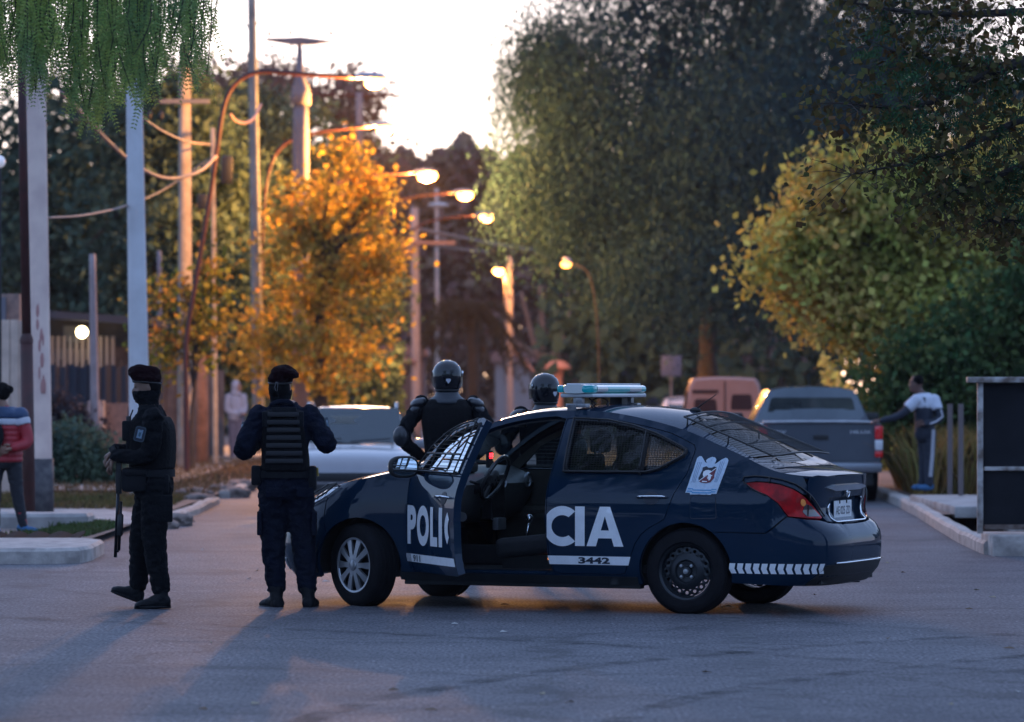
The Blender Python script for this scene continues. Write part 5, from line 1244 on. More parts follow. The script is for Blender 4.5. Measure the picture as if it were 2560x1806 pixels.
tree('lamplit_tree', 'tree with leaves coloured orange as lit by the street lamps in the middle left', (-4.4,90,0),
 [((-4.1,90,5.7),(1.0,1.1,1.2)),((-3.35,90,5.2),(.75,.8,1.0)),((-4.7,90,4.4),(1.15,1.1,1.2)),((-3.7,90,3.8),(1.05,1.0,1.3)),((-5.1,90,3.1),(.95,1.0,1.2)),((-4.1,89.6,2.4),(1.1,1.0,.9)),((-3.8,90,6.9),(.42,.5,.6)),((-3.2,90,6.2),(.30,.4,.5)),((-4.8,90,5.7),(.7,.8,1.0)),((-5.7,90,2.7),(.65,.7,1.2)),((-3.0,90,4.4),(.45,.5,.6))], L_org, .17, .7, per=25, ncl=310, cr=.55, r0=.16, seed=61, core=False, th=5.5, barkm=bark_d)
tree('slender_tree', 'sparse young tree with yellow leaves beside the leaning red lamp post', (-6.0,73,0),
 [((-6.3,73,3.1),(.7,.6,.8)),((-5.7,73,2.9),(.45,.5,1.0)),((-5.5,73,3.7),(.3,.3,.5)),((-6.6,73,2.2),(.4,.4,.5))], lf('leaf_mixed_yellow', (.14,.19,.03), (.36,.19,.04), scale=2.2), .13, .7, per=16, ncl=100, cr=.35, r0=.05, seed=71, core=False, th=3.0)
# far vegetation closing the street
def strip(name, label, X0, X1, Y, z0, z1, m, n, L, cat='hedge', kind=None, seed=0, zf=None):
    q = np.random.default_rng(seed); x = q.uniform(X0, X1, n); top = np.array([z1*(.78+.22*math.sin(a*1.3+seed)+.14*math.sin(a*3.1+2*seed)) for a in x]); z = z0+(top-z0)*q.uniform(0, 1, n)**.9
    P = np.stack([x, Y+q.normal(size=n)*.9, z], 1); V, F = leaves(P-np.array([(X0+X1)/2, Y, 0]), L, .6)
    t = empty(name, ((X0+X1)/2, Y, 0), 0, label, cat); fastmesh('foliage', V, F, m, t); return t
def woods(name, label, X0, X1, Y, z1, m, n, L, seed, k=1., pw=.8):
    q = np.random.default_rng(seed); x = q.uniform(X0, X1, n); top = np.array([z1*(.74+.26*(1-k)+k*(.16*math.sin(a*.55+seed)+.12*math.sin(a*1.7+2*seed)+.06*math.sin(a*4.1))) for a in x]); z = top*q.uniform(0, 1, n)**pw
    P = np.stack([x, Y+q.normal(size=n)*2.0, z], 1); V, F = leaves(P, L, .6); o = fastmesh(name, V, F, m); return tag(o, label, 'woodland', kind='stuff')
woods('far_woodland', 'brownish mass of trees closing the far end of the street', -22, 18, 215, 15.4, L_brn, 60000, .8, 3, .22, .7)
woods('far_woodland', 'dark green mass of trees far behind the poles on the left', -70, -5, 135, 10.5, L_dark, 38000, .50, 5)
woods('far_woodland', 'dark mass of tall trees behind the weeping tree on the right', .9, 80, 132, 17, L_dark, 60000, .60, 9)
woods('far_woodland', 'dark unseen trees added behind the camera to be mirrored in the car paint', -75, 75, -48, 15, L_dark, 12000, 1.5, 6, .6, .7)  # unseen treeline, added to darken reflections in the lower car panels
strip('hedge', 'dark clipped hedge low down behind the orange tree', -6.6, -2.9, 104, 0, 4.2, L_dark, 5000, .25, seed=4)
strip('hedge', 'dark overgrown hedge behind the pickup truck', 5.9, 9.6, 74, 0, 3.0, L_yel, 6500, .18, seed=8)
# palm
pt_ = empty('palm_tree', (-1.5,140,0), 0, 'drooping palm far down the middle of the street', 'palm tree')
mb = MB(); mb.tube([(0,0,-.1),(.1,0,2.2),(0,0,4.2)], [.28,.24,.26], 9); mb.build('trunk', bark, pt_, smooth=True)
Vs, Fs, off = [], [], 0
for k in range(34):
    a = k*2.4; el = random.uniform(.1, 1.2); Lf = random.uniform(2.0, 2.9); d = Vector((math.cos(a), math.sin(a), 0)); pts = []
    for s in np.linspace(0, 1, 24): pts.append(Vector((0,0,4.3))+d*Lf*s*math.cos(el*.6)+Vector((0,0,Lf*(math.sin(el)*s-1.25*s*s))))
    P = np.array([tuple(p) for p in pts for _ in range(6)]); V, F = leaves(P, .42, .12, (0,0,-1.2), .7); Vs.append(V); Fs.append(F+off); off += len(V)
fastmesh('fronds', np.concatenate(Vs), np.concatenate(Fs), lf('palm_leaf', (.09,.065,.05), (.14,.10,.05)), pt_)
# pollarded trunk, lamp orange painted into its bark, at the far right of the street
pt_ = empty('pollard_tree', (1.35,150,0), 0, 'pollarded bare tree with forked limbs coloured as lit orange beyond the second riot officer', 'tree')
mb = MB(); mb.tube([(0,0,0),(0,0,1.4),(.05,0,2.9)], [.30,.24,.26], 9)
for e in [(-1.0,0,5.4),(1.15,0,5.6),(-.3,0,6.0),(.6,0,4.9),(-1.5,0,3.6)]: mb.tube(smooth_path([(.03,0,2.6),(e[0]*.45,0,2.9+.2*e[2]*.3),e],5), [.16,.15,.14,.13,.12,.11,.10,.09,.08,.07,.06], 8)
mb.build('trunk', mat('lamplit_bark', (.38,.20,.13), rough=.85, var=.3, scale=4), pt_, smooth=True)
# near foliage, upper left: hanging pinnate sprays of the pepper tree
pt_ = empty('pepper_tree', (-5.6,24.5,0), 0, 'pepper tree whose feathery green sprays hang into the upper left corner', 'tree')
trunk_mb((0,0,-.1), (.3,0,4.2), .22, [(2.0,0,5.2),(2.8,-.2,5.0),(3.5,.1,4.9),(1.2,.4,5.3),(-1.5,0,5)], 8).build('trunk', bark, pt_, smooth=True)
Vs, Fs, off = [], [], 0; tw = MB(); q = np.random.default_rng(77)
prof = [(0,.62),(60,.52),(100,.80),(140,.55),(190,.84),(235,.93),(250,.95),(300,.60),(360,.84),(400,.45),(440,.25),(470,.66),(505,.62),(522,.60),(535,.1)]
for k in range(420):
    far_ = k >= 190; px = q.uniform(-60, 528) if not far_ else q.uniform(-1700, 528); D = q.uniform(23.0, 26.5); ymax = lerp(prof, px)*340*q.uniform(.45, 1.0) if not far_ else q.uniform(-900, -120 if px > -100 else 250)
    if px > 395 and px < 455 and q.uniform() < .5: continue
    x = wx(px, D)+5.6; zb = wz(ymax, D); zt = wz(-90, D)+q.uniform(0, .5) if not far_ else min(6.4, zb+q.uniform(.7, 1.5))
    if zt-zb < .15: continue
    sway = q.normal()*.09; path = [Vector((x+sway*math.sin(s*3), D-24.5, zt+(zb-zt)*s)) for s in np.linspace(0, 1, 12)]
    tw.tube(path, [.004]*11+[.002], 3, caps=False)
    n = int((zt-zb)/.052)
    for j in range(n):
        s = j/n; p = Vector((x+sway*math.sin(s*3), D-24.5, zt+(zb-zt)*s)); a = q.uniform(0, 6.28); d = Vector((math.cos(a)*.45, math.sin(a)*.45, -.95)).normalized(); Lr = q.uniform(.10, .19)
        m2 = 9; ts = np.linspace(.1, 1, m2); ax = np.array(d); base = np.array(p)
        sdir = unit(np.cross(ax, q.normal(size=3))[None])[0]
        C = base+ax*(ts*Lr)[:, None]+np.array([0, 0, -1])*(ts**2*.05)[:, None]
        for sg in (-1, 1):
            dd = unit((ax*.55+sdir*sg)[None])[0]; Ll = .036*(1-.35*ts)[:, None]; nn_ = np.cross(dd, ax); wd = unit(np.cross(dd, nn_)[None])[0]*.0058
            V = np.stack([C, C+dd*Ll*.4+wd, C+dd*Ll, C+dd*Ll*.4-wd], 1).reshape(-1, 3); Vs.append(V); Fs.append(np.arange(m2*4).reshape(-1, 4)+off); off += m2*4
fastmesh('crown', np.concatenate(Vs), np.concatenate(Fs), L_pep, pt_); tw.build('twigs', bark_d, pt_)
# near foliage, upper right: a dark branch with rounded leaves
pt_ = empty('broadleaf_tree', (6.4,27.5,.1), 0, 'dark leafy tree whose rust-tinged branch reaches into the upper right corner', 'tree')
T0b = Vector((6.4,27.5,.1))
brs = [[(5.85,4.3),(3.6,3.9),(2.9,3.62),(2.25,3.62)],[(5.85,4.4),(3.7,4.3),(2.9,4.25),(2.35,4.35)],[(5.85,3.5),(4.0,3.3),(3.2,3.02),(2.95,2.95)],[(5.85,3.8),(3.9,3.6),(3.1,3.28),(2.4,3.13)],[(5.85,4.2),(4,4.0),(3.3,3.9),(2.7,4.0)],[(5.9,3.3),(4.2,3.1),(3.7,2.85),(3.35,2.8)],[(5.8,4.5),(4,4.9),(3,4.7),(2.6,4.55)]]
mb = trunk_mb((0,0,-.2), (-.6,0,4.4), .2, [(1.5,0,5.5),(-1.2,.5,5.8),(-.4,-.3,6)], 9); P = []
for i, b_ in enumerate(brs):
    pth = smooth_path([Vector((x, 27.5+random.uniform(-.3,.3), z))-T0b for x, z in b_], 8); mb.tube(pth, list(np.linspace(.045, .006, len(pth))), 6)
    for k, p in enumerate(pth[9:]):
        for _ in range(7):
            e = p+Vector((q.normal()*.16, q.normal()*.3, q.normal()*.13-.03)); mb.tube([p, (p+e)/2+Vector((0,0,.02)), e], [.004,.003,.002], 3, caps=False)
            for _ in range(6): P.append(tuple(e+Vector((q.normal()*.055, q.normal()*.10, q.normal()*.055))))
P = np.array(P); P2 = cloud(clumps((-.2,.2,5.0), (2.6,2.0,1.5), 170, seed=4), 26, .35); P2 = P2[(P2[:, 2] > 4.3) | (P2[:, 0] > -1.9)]; P = np.concatenate([P, P2]); V, F = leaves(P, .062, .78, (0,0,-.5), 1., .05); fastmesh('crown', V, F, L_rust, pt_)
mb.build('trunk', bark_d, pt_, smooth=True)
Vs, Fs, off = [], [], 0
for k in range(300):
    i = q.integers(0, 6); x = q.uniform(2.55, 3.9); z = lerp([(2.4,4.0),(2.7,3.8),(3.2,3.6),(3.9,3.4)], x)+q.normal()*.32; z = max(z, 2.80+max(0,(3.3-x))*1.1)
    a = q.uniform(0, 6.28); d = Vector((math.cos(a), .4*math.sin(a), -.3+.3*q.normal())).normalized(); Lr = q.uniform(.14, .24); ax = np.array(d); base = np.array((x-6.4, q.uniform(-.5,.5), z-.1)); sdir = unit(np.cross(ax, q.normal(size=3))[None])[0]
    ts = np.linspace(.1, 1, 9); C = base+ax*(ts*Lr)[:, None]+np.array([0,0,-1])*(ts**2*.04)[:, None]
    for sg in (-1, 1):
        dd = unit((ax*.4+sdir*sg)[None])[0]; Ll = .045*(1-.35*ts)[:, None]; nn_ = np.cross(dd, ax); wd = unit(np.cross(dd, nn_)[None])[0]*.008
        V = np.stack([C, C+dd*Ll*.4+wd, C+dd*Ll, C+dd*Ll*.4-wd], 1).reshape(-1, 3); Vs.append(V); Fs.append(np.arange(36).reshape(-1, 4)+off); off += 36
fastmesh('fern_leaves', np.concatenate(Vs), np.concatenate(Fs), lf('leaf_fern', (.03,.085,.05), (.05,.12,.05)), pt_)
# grass and reeds
def blades(name, label, pts, h, m, w=.008, lean=.3, cat='grass', kind='stuff', seed=1, group=None):
    q = np.random.default_rng(seed); P = np.array(pts); n = len(P); d = q.normal(size=(n, 3))*lean; d[:, 2] = 1; d = unit(d); l = (h*q.uniform(.5, 1.2, n))[:, None]; a = unit(np.cross(d, q.normal(size=(n, 3))))*w
    bend = q.normal(size=(n, 3))*lean*.6; bend[:, 2] = -.15
    V = np.stack([P-a, P+a, P+d*l*.6+a*.8, P+d*l+bend*l, P+d*l*.6-a*.8], 1).reshape(-1, 3); F = np.arange(n*5).reshape(-1, 5); o = fastmesh(name, V, F, m); return tag(o, label, cat, group, kind)
def scat(poly, n, z, seed=1):
    q = np.random.default_rng(seed); A = np.array(poly); lo, hi = A.min(0), A.max(0); out = []
    x = q.uniform(lo[0], hi[0], n*3); y = q.uniform(lo[1], hi[1], n*3); m = inside(x, y, poly); return [(a, b, z) for a, b in zip(x[m][:n], y[m][:n])]
blades('grass', 'bright green grass patch on the left verge behind the corner', scat([(-5.3,40.6),(-4.45,40.8),(-4.40,43.8),(-4.6,44.3),(-6.6,44.3),(-4.65,42.8)], 5500, .07), .10, grassm)
blades('grass', 'thin grass beyond the path on the left verge', scat([(-8.5,50.6),(-5.2,50.2),(-4.5,52),(-4.6,56),(-8,57)], 7000, .07, 2), .10, lf('dry_green', (.10,.11,.04), (.15,.11,.05)))
blades('dry_grass', 'dry brown grass strip between kerb and poles on the left', scat([(-4.4,56),(-4.5,85),(-8,85),(-7,57)], 7000, .08, 3), .16, lf('dry_grass', (.20,.13,.07), (.12,.09,.05)))
reed = lf('reed_gold', (.32,.20,.07), (.16,.15,.05), scale=2.5)
blades('tall_reeds', 'tall golden reeds beside the pickup truck and the man in the tracksuit', scat([(5.75,55.5),(7.2,55.0),(9.5,56),(9.5,59),(5.9,60)], 5200, .1, 4), 1.05, reed, w=.018, lean=.22)
blades('dry_grass', 'brown undergrowth behind the notice board', scat([(7,49),(12,48.5),(12,56),(6.8,56)], 5000, .1, 5), .45, lf('brown_weed', (.10,.065,.04), (.07,.06,.03)), w=.014, lean=.4)
# bushes on the left
tree('bush', 'dark round bush at the foot of the low wall on the left', (-7.1,62,0), [((-7.0,62,.62),(.75,.6,.62)),((-6.5,61.6,.42),(.5,.5,.42))], L_dark, .10, .5, per=70, ncl=70, cr=.25, r0=.04, seed=81, th=.5)
tree('bush', 'taller purplish bush against the low wall on the left', (-8.4,66,0), [((-8.5,66,.9),(.9,.6,.85)),((-7.6,66,.8),(.6,.5,.7))], lf('leaf_dusk', (.035,.035,.045), (.05,.04,.045)), .12, .5, per=70, ncl=80, cr=.3, r0=.05, seed=82, th=.7)

q = np.random.default_rng(5)
for i in range(46):
    D = float(q.uniform(19.5, 44)); X = float(q.uniform(-.13, .13)*D); mb = MB(); a = q.uniform(.012,.03); th_ = q.uniform(0,6.3)
    P_ = [Vector((a*1.5*math.cos(th_), a*1.5*math.sin(th_), .004)), Vector((-a*.7*math.sin(th_), a*.7*math.cos(th_), .014)), Vector((-a*1.5*math.cos(th_), -a*1.5*math.sin(th_), .005)), Vector((a*.7*math.sin(th_), -a*.7*math.cos(th_), .006))]
    mb.add(P_+[p+Vector((0,0,.003)) for p in P_], [(3,2,1,0),(4,5,6,7),(0,1,5,4),(1,2,6,5),(2,3,7,6),(3,0,4,7)])
    o = mb.build('fallen_leaf', mat('fallen_leaf_%d' % (i%3), [(.30,.25,.17),(.16,.10,.06),(.42,.40,.38)][i%3], rough=.8), loc=(X, D, .002)); tag(o, 'small dry leaf or scrap lying on the asphalt', 'leaf', 'dry leaves and scraps scattered on the road')
# ------------------------------------------------------------------ poles, wires, lamps
pole_c = mat('pole_concrete', (.82,.62,.52), rough=.8, col2=(.66,.48,.42), scale=3, bump=.2, bscale=40)
pole_w = mat('pole_wood', (.42,.35,.28), rough=.85, col2=(.28,.23,.18), scale=5, bump=.3, bscale=40)
rust = mat('red_brown_paint', (.075,.018,.015), rough=.6, col2=(.05,.016,.013), scale=8)
pal = mat('pale_concrete', (.66,.66,.68), rough=.75, col2=(.54,.53,.54), scale=2)
def pole(label, pxb, pxt, D, wb, wt, zt, m, name='utility_pole', group='utility poles along the left side', base_dark=False, lean=None, yt=None):
    x0 = wx(pxb, D); ztop = zt; x1 = wx(pxt, D)
    t = empty(name, (x0, D, 0), 0, label, 'pole', group)
    mb = MB(); k = 10; mb.tube([Vector(((x1-x0)*i/k, 0, ztop*i/k-.02)) for i in range(k+1)], [wb/2+(wt-wb)/2*i/k for i in range(k+1)], 20); mb.build('shaft', m, t, smooth=True)
    return t, x1-x0
t1, dx = pole('thick pale pink concrete pole with dark foot, behind the red-brown post', 102, 78, 48.8, .31, .24, 9.0, pole_c)
mb = MB(); mb.tube([(0,0,.0),(-.002,0,.75)], [.165,.162], 20); mb.build('dark_foot', mat('tar_foot', (.035,.030,.038), rough=.7, col2=(.10,.09,.09), scale=9), t1, smooth=True)
mb = MB(); 
for k in range(26):
    z = 1.6+k*.085; a = -1.32+random.uniform(-.22,.22); r = .153-.0011*k
    mb.ell((r*math.cos(a)-.003*k, r*math.sin(a), z+random.uniform(-.06,.06)), (.02*random.uniform(.5,1.4),.006,.075*random.uniform(.85,1.3)), nu=8, nv=5)
mb.build('red_paint_stain', mat('red_stain', (.45,.22,.20), rough=.8), t1, smooth=True)
t2, dx = pole('pale blue-grey concrete pole rising behind the officer in profile', 352, 328, 56.5, .315, .20, 8.6, pal)
t3, dx = pole('third wooden pole with a small crossarm, next to the leaning lamp post', 463, 462, 74, .30, .22, 8.2, pole_w)
mb = MB(); mb.box((0,-.12,wz(255,74)), (.95,.08,.08)); mb.build('crossarm', mat('grey_arm', (.14,.14,.17), rough=.6), t3)
for q_ in (-.38,-.16): 
    mb = MB(); mb.ell((q_-.28,-.12,wz(290,74)), (.05,.05,.10)); mb.build('insulator', blackp, t3)
t4, dx = pole('slender wooden pole with a dark transformer box behind the red lamp post', 539, 532, 76, .11, .09, wz(318,76), pole_w)
mb = MB(); mb.box((.22,0,wz(425,76)), (.22,.2,.55), bev=.05); mb.build('transformer_box', blackp, t4, auto=40)
mb = MB(); mb.box((-.25,0,wz(505,76)), (.2,.16,.30), bev=.04); mb.build('meter_box', blackp, t4, auto=40)
t5, dx = pole('tall grey pole with diagonal braces left of the orange tree', 648, 628, 92, .29, .19, 11.6, mat('pole_grey_green', (.26,.27,.25), rough=.8, col2=(.18,.18,.17), scale=3))
mb = MB(); mb.tube([(-.2,0,10.1),(-1.2,0,11.4)], .02, 5); mb.tube([(-.2,0,10.1),(1.0,0,11.4)], .02, 5); mb.tube([(-1.3,0,11.4),(1.2,0,11.4)], .05, 6); mb.build('brace', mat('grey_arm', (.14,.14,.17)), t5)
# portal pole with T crossarm
D = 93; x0 = wx(752, D); t6 = empty('utility_pole', (x0, D, 0), 0, 'stout pole with wide T crossarm standing against the bright sky', 'pole', 'utility poles along the left side')
gp = mat('pole_violet_grey', (.20,.19,.22), rough=.8, var=.2, scale=2)
zt = wz(103, D); mb = MB(); mb.tube([(0,0,0),(0,0,wz(330,D)),(0,0,wz(255,D))], [.20,.20,.17], 14); mb.tube([(0,0,wz(262,D)),(0,0,wz(225,D)),(-.02,0,wz(190,D)),(-.03,0,zt)], [.25,.23,.10,.055], 14); mb.build('shaft', gp, t6, smooth=True)
mb = MB(); mb.poly([(-.83,-.1,wz(96,D)),(-.3,-.1,wz(95,D)),(0,-.1,wz(93,D)),(.75,-.1,wz(103,D)),(.75,-.1,wz(106,D)),(.25,-.1,wz(113,D)),(-.2,-.1,wz(113,D)),(-.83,-.1,wz(102,D))], (0,.2,0)); mb.build('crossarm', gp, t6)
for q_, yy in ((-.75,86),(-.25,84),(.72,85)):
    mb = MB(); mb.lathe([(.02,0),(.05,.03),(.025,.06),(.05,.09),(.02,.13)], (q_,0,wz(yy,D)-.05), n=8); mb.build('insulator', blackp, t6)
# distant poles
t7, dx = pole('distant concrete pole in the middle of the view with wires fanning out', 1041, 1036, 130, .34, .27, wz(518,130), mat('pole_rose', (.42,.32,.29), rough=.8, var=.15), yt=518)
mb = MB(); mb.box((.55,-.2,wz(608,130)), (1.5,.08,.12)); mb.tube([(.0,-.2,wz(905,130)),(-1.6,-.2,wz(885,130))], .11, 6); mb.build('crossarm', mat('arm_rose', (.30,.16,.13)), t7)
t8, dx = pole('farther lamp-bearing pole to the right of the tallest riot officer', 1277, 1274, 160, .30, .24, wz(640,160), mat('pole_rose', (.42,.32,.29)))
mb = MB(); mb.tube([(0,0,wz(868,160)),(.95,0,wz(930,160))], .09, 6); mb.build('brace', mat('arm_rose', (.30,.16,.13)), t8)
t9, dx = pole('pale column under the weeping tree right of centre', 1469, 1469, 138, .40, .38, wz(818,138), pal, name='concrete_column', group=None)
t10, dx = pole('slim pale post in front of the dark tarpaulin on the left', 240, 231, 66, .17, .11, wz(632,66), mat('post_pink', (.34,.27,.27), rough=.8, var=.2), name='slim_post', group=None)
t11, dx = pole('distant pole with oval lamp dish near the glowing lamps', 1095, 1091, 150, .18, .15, wz(470,150), pole_c, group='utility poles along the left side')
mb = MB(); mb.ell((0,0,wz(513,150)), (.42,.2,.10)); mb.build('lamp_dish', pal, t11, smooth=True)
t12, dx = pole('far pole right behind the top of the orange tree', 905, 898, 120, .26, .22, wz(230,120), gp)
mb = MB(); mb.tube([(-1.5,0,wz(236,120)),(.0,0,wz(238,120)),(1.2,0,wz(240,120))], .05, 6); mb.build('crossarm', rust, t12)
pole('pale slim post behind the second lamp post on the left', 402, 398, 88, .12, .10, wz(625,88), gp, name='slim_post', group=None)
# gate posts with bright yellow caps
for px, lab in ((868, 'left of the two pale posts with a lit yellow cap below the orange tree'), (893, 'right of the two pale posts with a lit yellow cap below the orange tree')):
    D = 118; t = empty('gate_post', (wx(px,D), D, 0), 0, lab, 'post', 'pair of posts with lit yellow caps'); mb = MB(); mb.box((0,0,.85),(.20,.2,1.7), bev=.02); mb.build('shaft', pal, t, auto=40)
    mb = MB(); mb.box((0,0,1.95),(.18,.18,.5), bev=.05); mb.build('lit_cap', mat('yellow_lamp', (.8,.6,.1), emit=(1,.72,.08), estr=1.6), t, auto=40)
slab('gate_pillar', wx(912,118), wx(930,118), 118, 118.3, 0, wz(860,118), pal, 'white gate pillar just right of the yellow-capped posts', 'pillar')
slab('gate_pillar', wx(822,118), wx(842,118), 118, 118.3, 0, wz(940,118), mat('orange_brick', (.42,.20,.11), rough=.85, var=.3, scale=6), 'short orange brick pillar left of the yellow-capped posts', 'pillar')
# wires
def wire(name, label, pts, r, m, n=10, group=None, cat='cable'):
    mb = MB(); mb.tube(smooth_path(pts, n), r, 6); return tag(mb.build(name, m, smooth=True), label, cat, group)
cab = mat('pink_cable', (.34,.22,.18), rough=.6); cabd = mat('dark_cable', (.06,.05,.05), rough=.6)
def wp(px, py, D): return (wx(px,D), D, wz(py,D))
wire('hanging_cable', 'thick looping cable from the pepper tree to the red lamp post', [wp(150,230,60),wp(205,285,61),wp(262,345,62),wp(325,402,64),wp(385,438,65),wp(440,446,66),wp(500,428,67),wp(540,392,69)], .030, cab)
wire('hanging_cable', 'small cable loop under the arch of the red lamp post', [wp(576,288,71),wp(590,303,72),wp(612,308,73),wp(635,295,74),wp(652,262,75)], .030, cab)
wire('power_line', 'thin sagging wire between the two nearest concrete poles', [wp(118,545,50),wp(200,540,52),wp(280,525,55),wp(330,510,57)], .018, cab)
wire('power_line', 'thin wire running up to the right behind the third pole', [wp(330,510,60),wp(390,485,66),wp(440,455,72),wp(520,400,80)], .016, cabd)
wire('power_line', 'thin wire from the pole with crossarm to the slender pole', [wp(362,300,58),wp(410,330,62),wp(470,355,68),wp(530,362,75)], .018, cab)
wire('power_line', 'upper wire leaving the distant middle pole to the right', [wp(1036,572,130),wp(1130,590,134),wp(1240,612,140),wp(1345,628,146)], .06, cab)
wire('power_line', 'lower wire leaving the distant middle pole to the right', [wp(1036,600,130),wp(1120,620,134),wp(1220,632,140)], .05, cab)
wire('power_line', 'curved cable from the distant middle pole down to the left', [wp(1038,605,130),wp(1000,655,128),wp(960,700,126),wp(985,700,126)][:3]+[wp(975,742,125),wp(925,775,124)], .08, mat('orange_cable', (.40,.18,.10), rough=.7))
wire('power_line', 'faint wire across the bright sky', [wp(880,20,120),wp(1100,70,130),wp(1300,105,140)], .02, cabd)
# street lamps
sod = (1., .42, .10)
def lamp_head(parent, c, d, L, bulb_r, estr, power, hm):
    c = Vector(c); d = Vector(d).normalized(); s = Vector((-d.y, d.x, 0)).normalized(); u = Vector((0,0,1))
    mb = MB(); rings = []
    for t, w, h0, h1 in [(0,.04,-.03,.03),(.15,.10,-.03,.08),(.45,.15,-.02,.10),(.8,.12,-.02,.08),(1,.03,-.01,.03)]:
        p = c+d*L*t; rings.append([p+s*w*math.cos(a)+u*(h1*max(0,math.sin(a))+h0*max(0,-math.sin(a))) for a in np.linspace(0, 2*math.pi, 14, endpoint=False)])
    mb.loft(rings); mb.build('lamp_housing', hm, parent, smooth=True)
    mb = MB(); mb.ell(c+d*L*.60-u*.09, (bulb_r*1.35,bulb_r*1.0,bulb_r*.8)); b = mb.build('lamp_bulb', mat('sodium_bulb_%d' % estr, (1,.6,.3), emit=(1,.40,.07), estr=estr*.22), parent, smooth=True)
    b.visible_shadow = True
    l_ = bpy.data.lights.new('lamp_light', 'POINT'); l_.energy = power; l_.color = sod; l_.shadow_soft_size = .12; lo = bpy.data.objects.new('lamp_light', l_); COL.objects.link(lo); lo.location = c+d*L*.60-u*.36; lo.parent = parent
head_m = mat('lamp_head_grey', (.35,.33,.38), rough=.5)
def street_lamp(label, path, Lh, br, estr, power, D0, r=.042, mast=rust):
    b = Vector(path[0]); t = empty('street_lamp', (b.x, b.y, 0), 0, label, 'street lamp', 'lit street lamps over the street')
    P = [Vector(p)-Vector((b.x, b.y, 0)) for p in path]; mb = MB(); S = smooth_path(P, 6); mb.tube(S, [r*1.25 if p.z < 1.6 else r for p in S], 10); mb.build('mast', mast, t, smooth=True)
    e = P[-1]; d = (P[-1]-P[-2]); d.z *= .3; lamp_head(t, e, d, Lh, br, estr, power, head_m); return t
D = 70.6
street_lamp('nearest street lamp: red-brown curved mast leaning over from the left', [wp(467,1198,D)[:2]+(0,), wp(465,1000,D), wp(466,850,D), wp(490,700,D), wp(520,520,D), wp(543,370,D), wp(560,265,D), wp(590,208,D), wp(650,180,D), wp(760,186,D), wp(884,194,D)], .62, .13, 60, 1800, D)
D = 93.5
street_lamp('second street lamp, arm just above the top of the orange tree', [(wx(655,D),D,0), wp(655,800,D), wp(658,560,D), wp(672,430,D), wp(712,360,D), wp(800,330,D), wp(925,316,D)], .60, .15, 60, 3200, D)
D = 99.5
street_lamp('third street lamp with the largest glow right of the orange tree', [(wx(760,D),D,0), wp(765,800,D), wp(775,600,D), wp(830,470,D), wp(920,442,D), wp(1032,432,D)], .62, .19, 70, 3800, D)
D = 110
street_lamp('fourth street lamp below and right of the largest glow', [(wx(905,D),D,0), wp(905,800,D), wp(912,620,D), wp(960,520,D), wp(1040,492,D), wp(1130,482,D)], .62, .17, 70, 500, D)
D = 124
street_lamp('fifth street lamp in the descending row of lights', [(wx(985,D),D,0), wp(985,800,D), wp(992,650,D), wp(1040,570,D), wp(1110,546,D), wp(1188,538,D)], .6, .17, 70, 400, D)
D = 158
t = street_lamp('small round star-like street lamp low in the row', [(wx(1266,D),D,0), wp(1266,900,D), wp(1264,720,D), wp(1263,690,D), wp(1256,678,D)], .3, .17, 60, 500, D, mast=mat('pole_rose', (.42,.32,.29)))
D = 140
street_lamp('dim orange street lamp showing through the weeping tree', [(wx(1500,96),96,0), (wx(1495,96),96,3.0), (wx(1475,96),96,4.4), (wx(1430,96),96,4.76)], .25, .10, 14, 30, D, r=.022, mast=bark_d)
# red-brown post close left
t = empty('lamp_mast', (wx(73,45), 45, 0), 0, 'dark red-brown metal mast in front of the thickest pole at far left', 'post')
mb = MB(); mb.tube([(0,0,0),(-.03,0,2.2)], .075, 14); mb.tube([(-.03,0,2.2),(-.13,0,7.5)], [.055,.048], 14); mb.lathe([(.055,2.26),(.078,2.2),(.078,2.15)], (-.03,0,0), n=14); mb.build('shaft', rust, t, smooth=True)
t = empty('globe_lamp', (wx(-2,52), 52, 0), 0, 'white globe lamp at the extreme left edge', 'lamp'); mb = MB(); mb.tube([(0,0,0),(0,0,wz(415,52))], .03, 8); mb.build('stem', blackp, t); mb = MB(); mb.ell((0,0,wz(405,52)), (.085,.085,.085)); mb.build('globe', mat('white_globe', (.8,.8,.82), rough=.4, emit=(1,.95,1), estr=.1), t, smooth=True)
# ------------------------------------------------------------------ walls and the house on the left
def lapwall(name, label, x0, x1, D, z0, z1, m, vert=True, step=.16, yaw=0., cat='wall'):
    t = MB(); n = int((x1-x0)/step)
    if vert:
        for i in range(n): t.box((x0+(i+.5)*step, D+random.uniform(-.015,.015), (z0+z1)/2), (step*.90,.05,z1-z0))
        t.box(((x0+x1)/2, D+.04, (z0+z1)/2), (x1-x0,.04,z1-z0-.02))
    else: t.box(((x0+x1)/2, D, (z0+z1)/2), (x1-x0,.2,z1-z0))
    return tag(t.build(name, m), label, cat)
lapwall('board_fence', 'pale weathered board fence at the far left edge', wx(-40,58), wx(60,58), 58, .05, wz(800,58), mat('pale_boards', (.68,.52,.42), rough=.85, col2=(.50,.38,.31), scale=4), step=.13, cat='fence')
t = empty('brick_pillar', (wx(20,58.5), 58.5, 0), 0, 'brick pillar with grey panel above the pale board fence at far left', 'pillar')
mb = MB(); mb.box((0,.1,wz(755,58.5)/2+.0), (.36,.3,wz(715,58.5))); mb.build('shaft', mat('pink_brick', (.34,.22,.18), rough=.9, col2=(.22,.15,.13), scale=14), t)
mb = MB(); mb.box((-.12,-.09,wz(790,58.5)), (.20,.06,.55)); mb.build('meter_panel', mat('grey_arm', (.14,.14,.17)), t)
brickm = mat('dusk_brick', (.19,.135,.12), rough=.9, col2=(.12,.09,.085), scale=10)
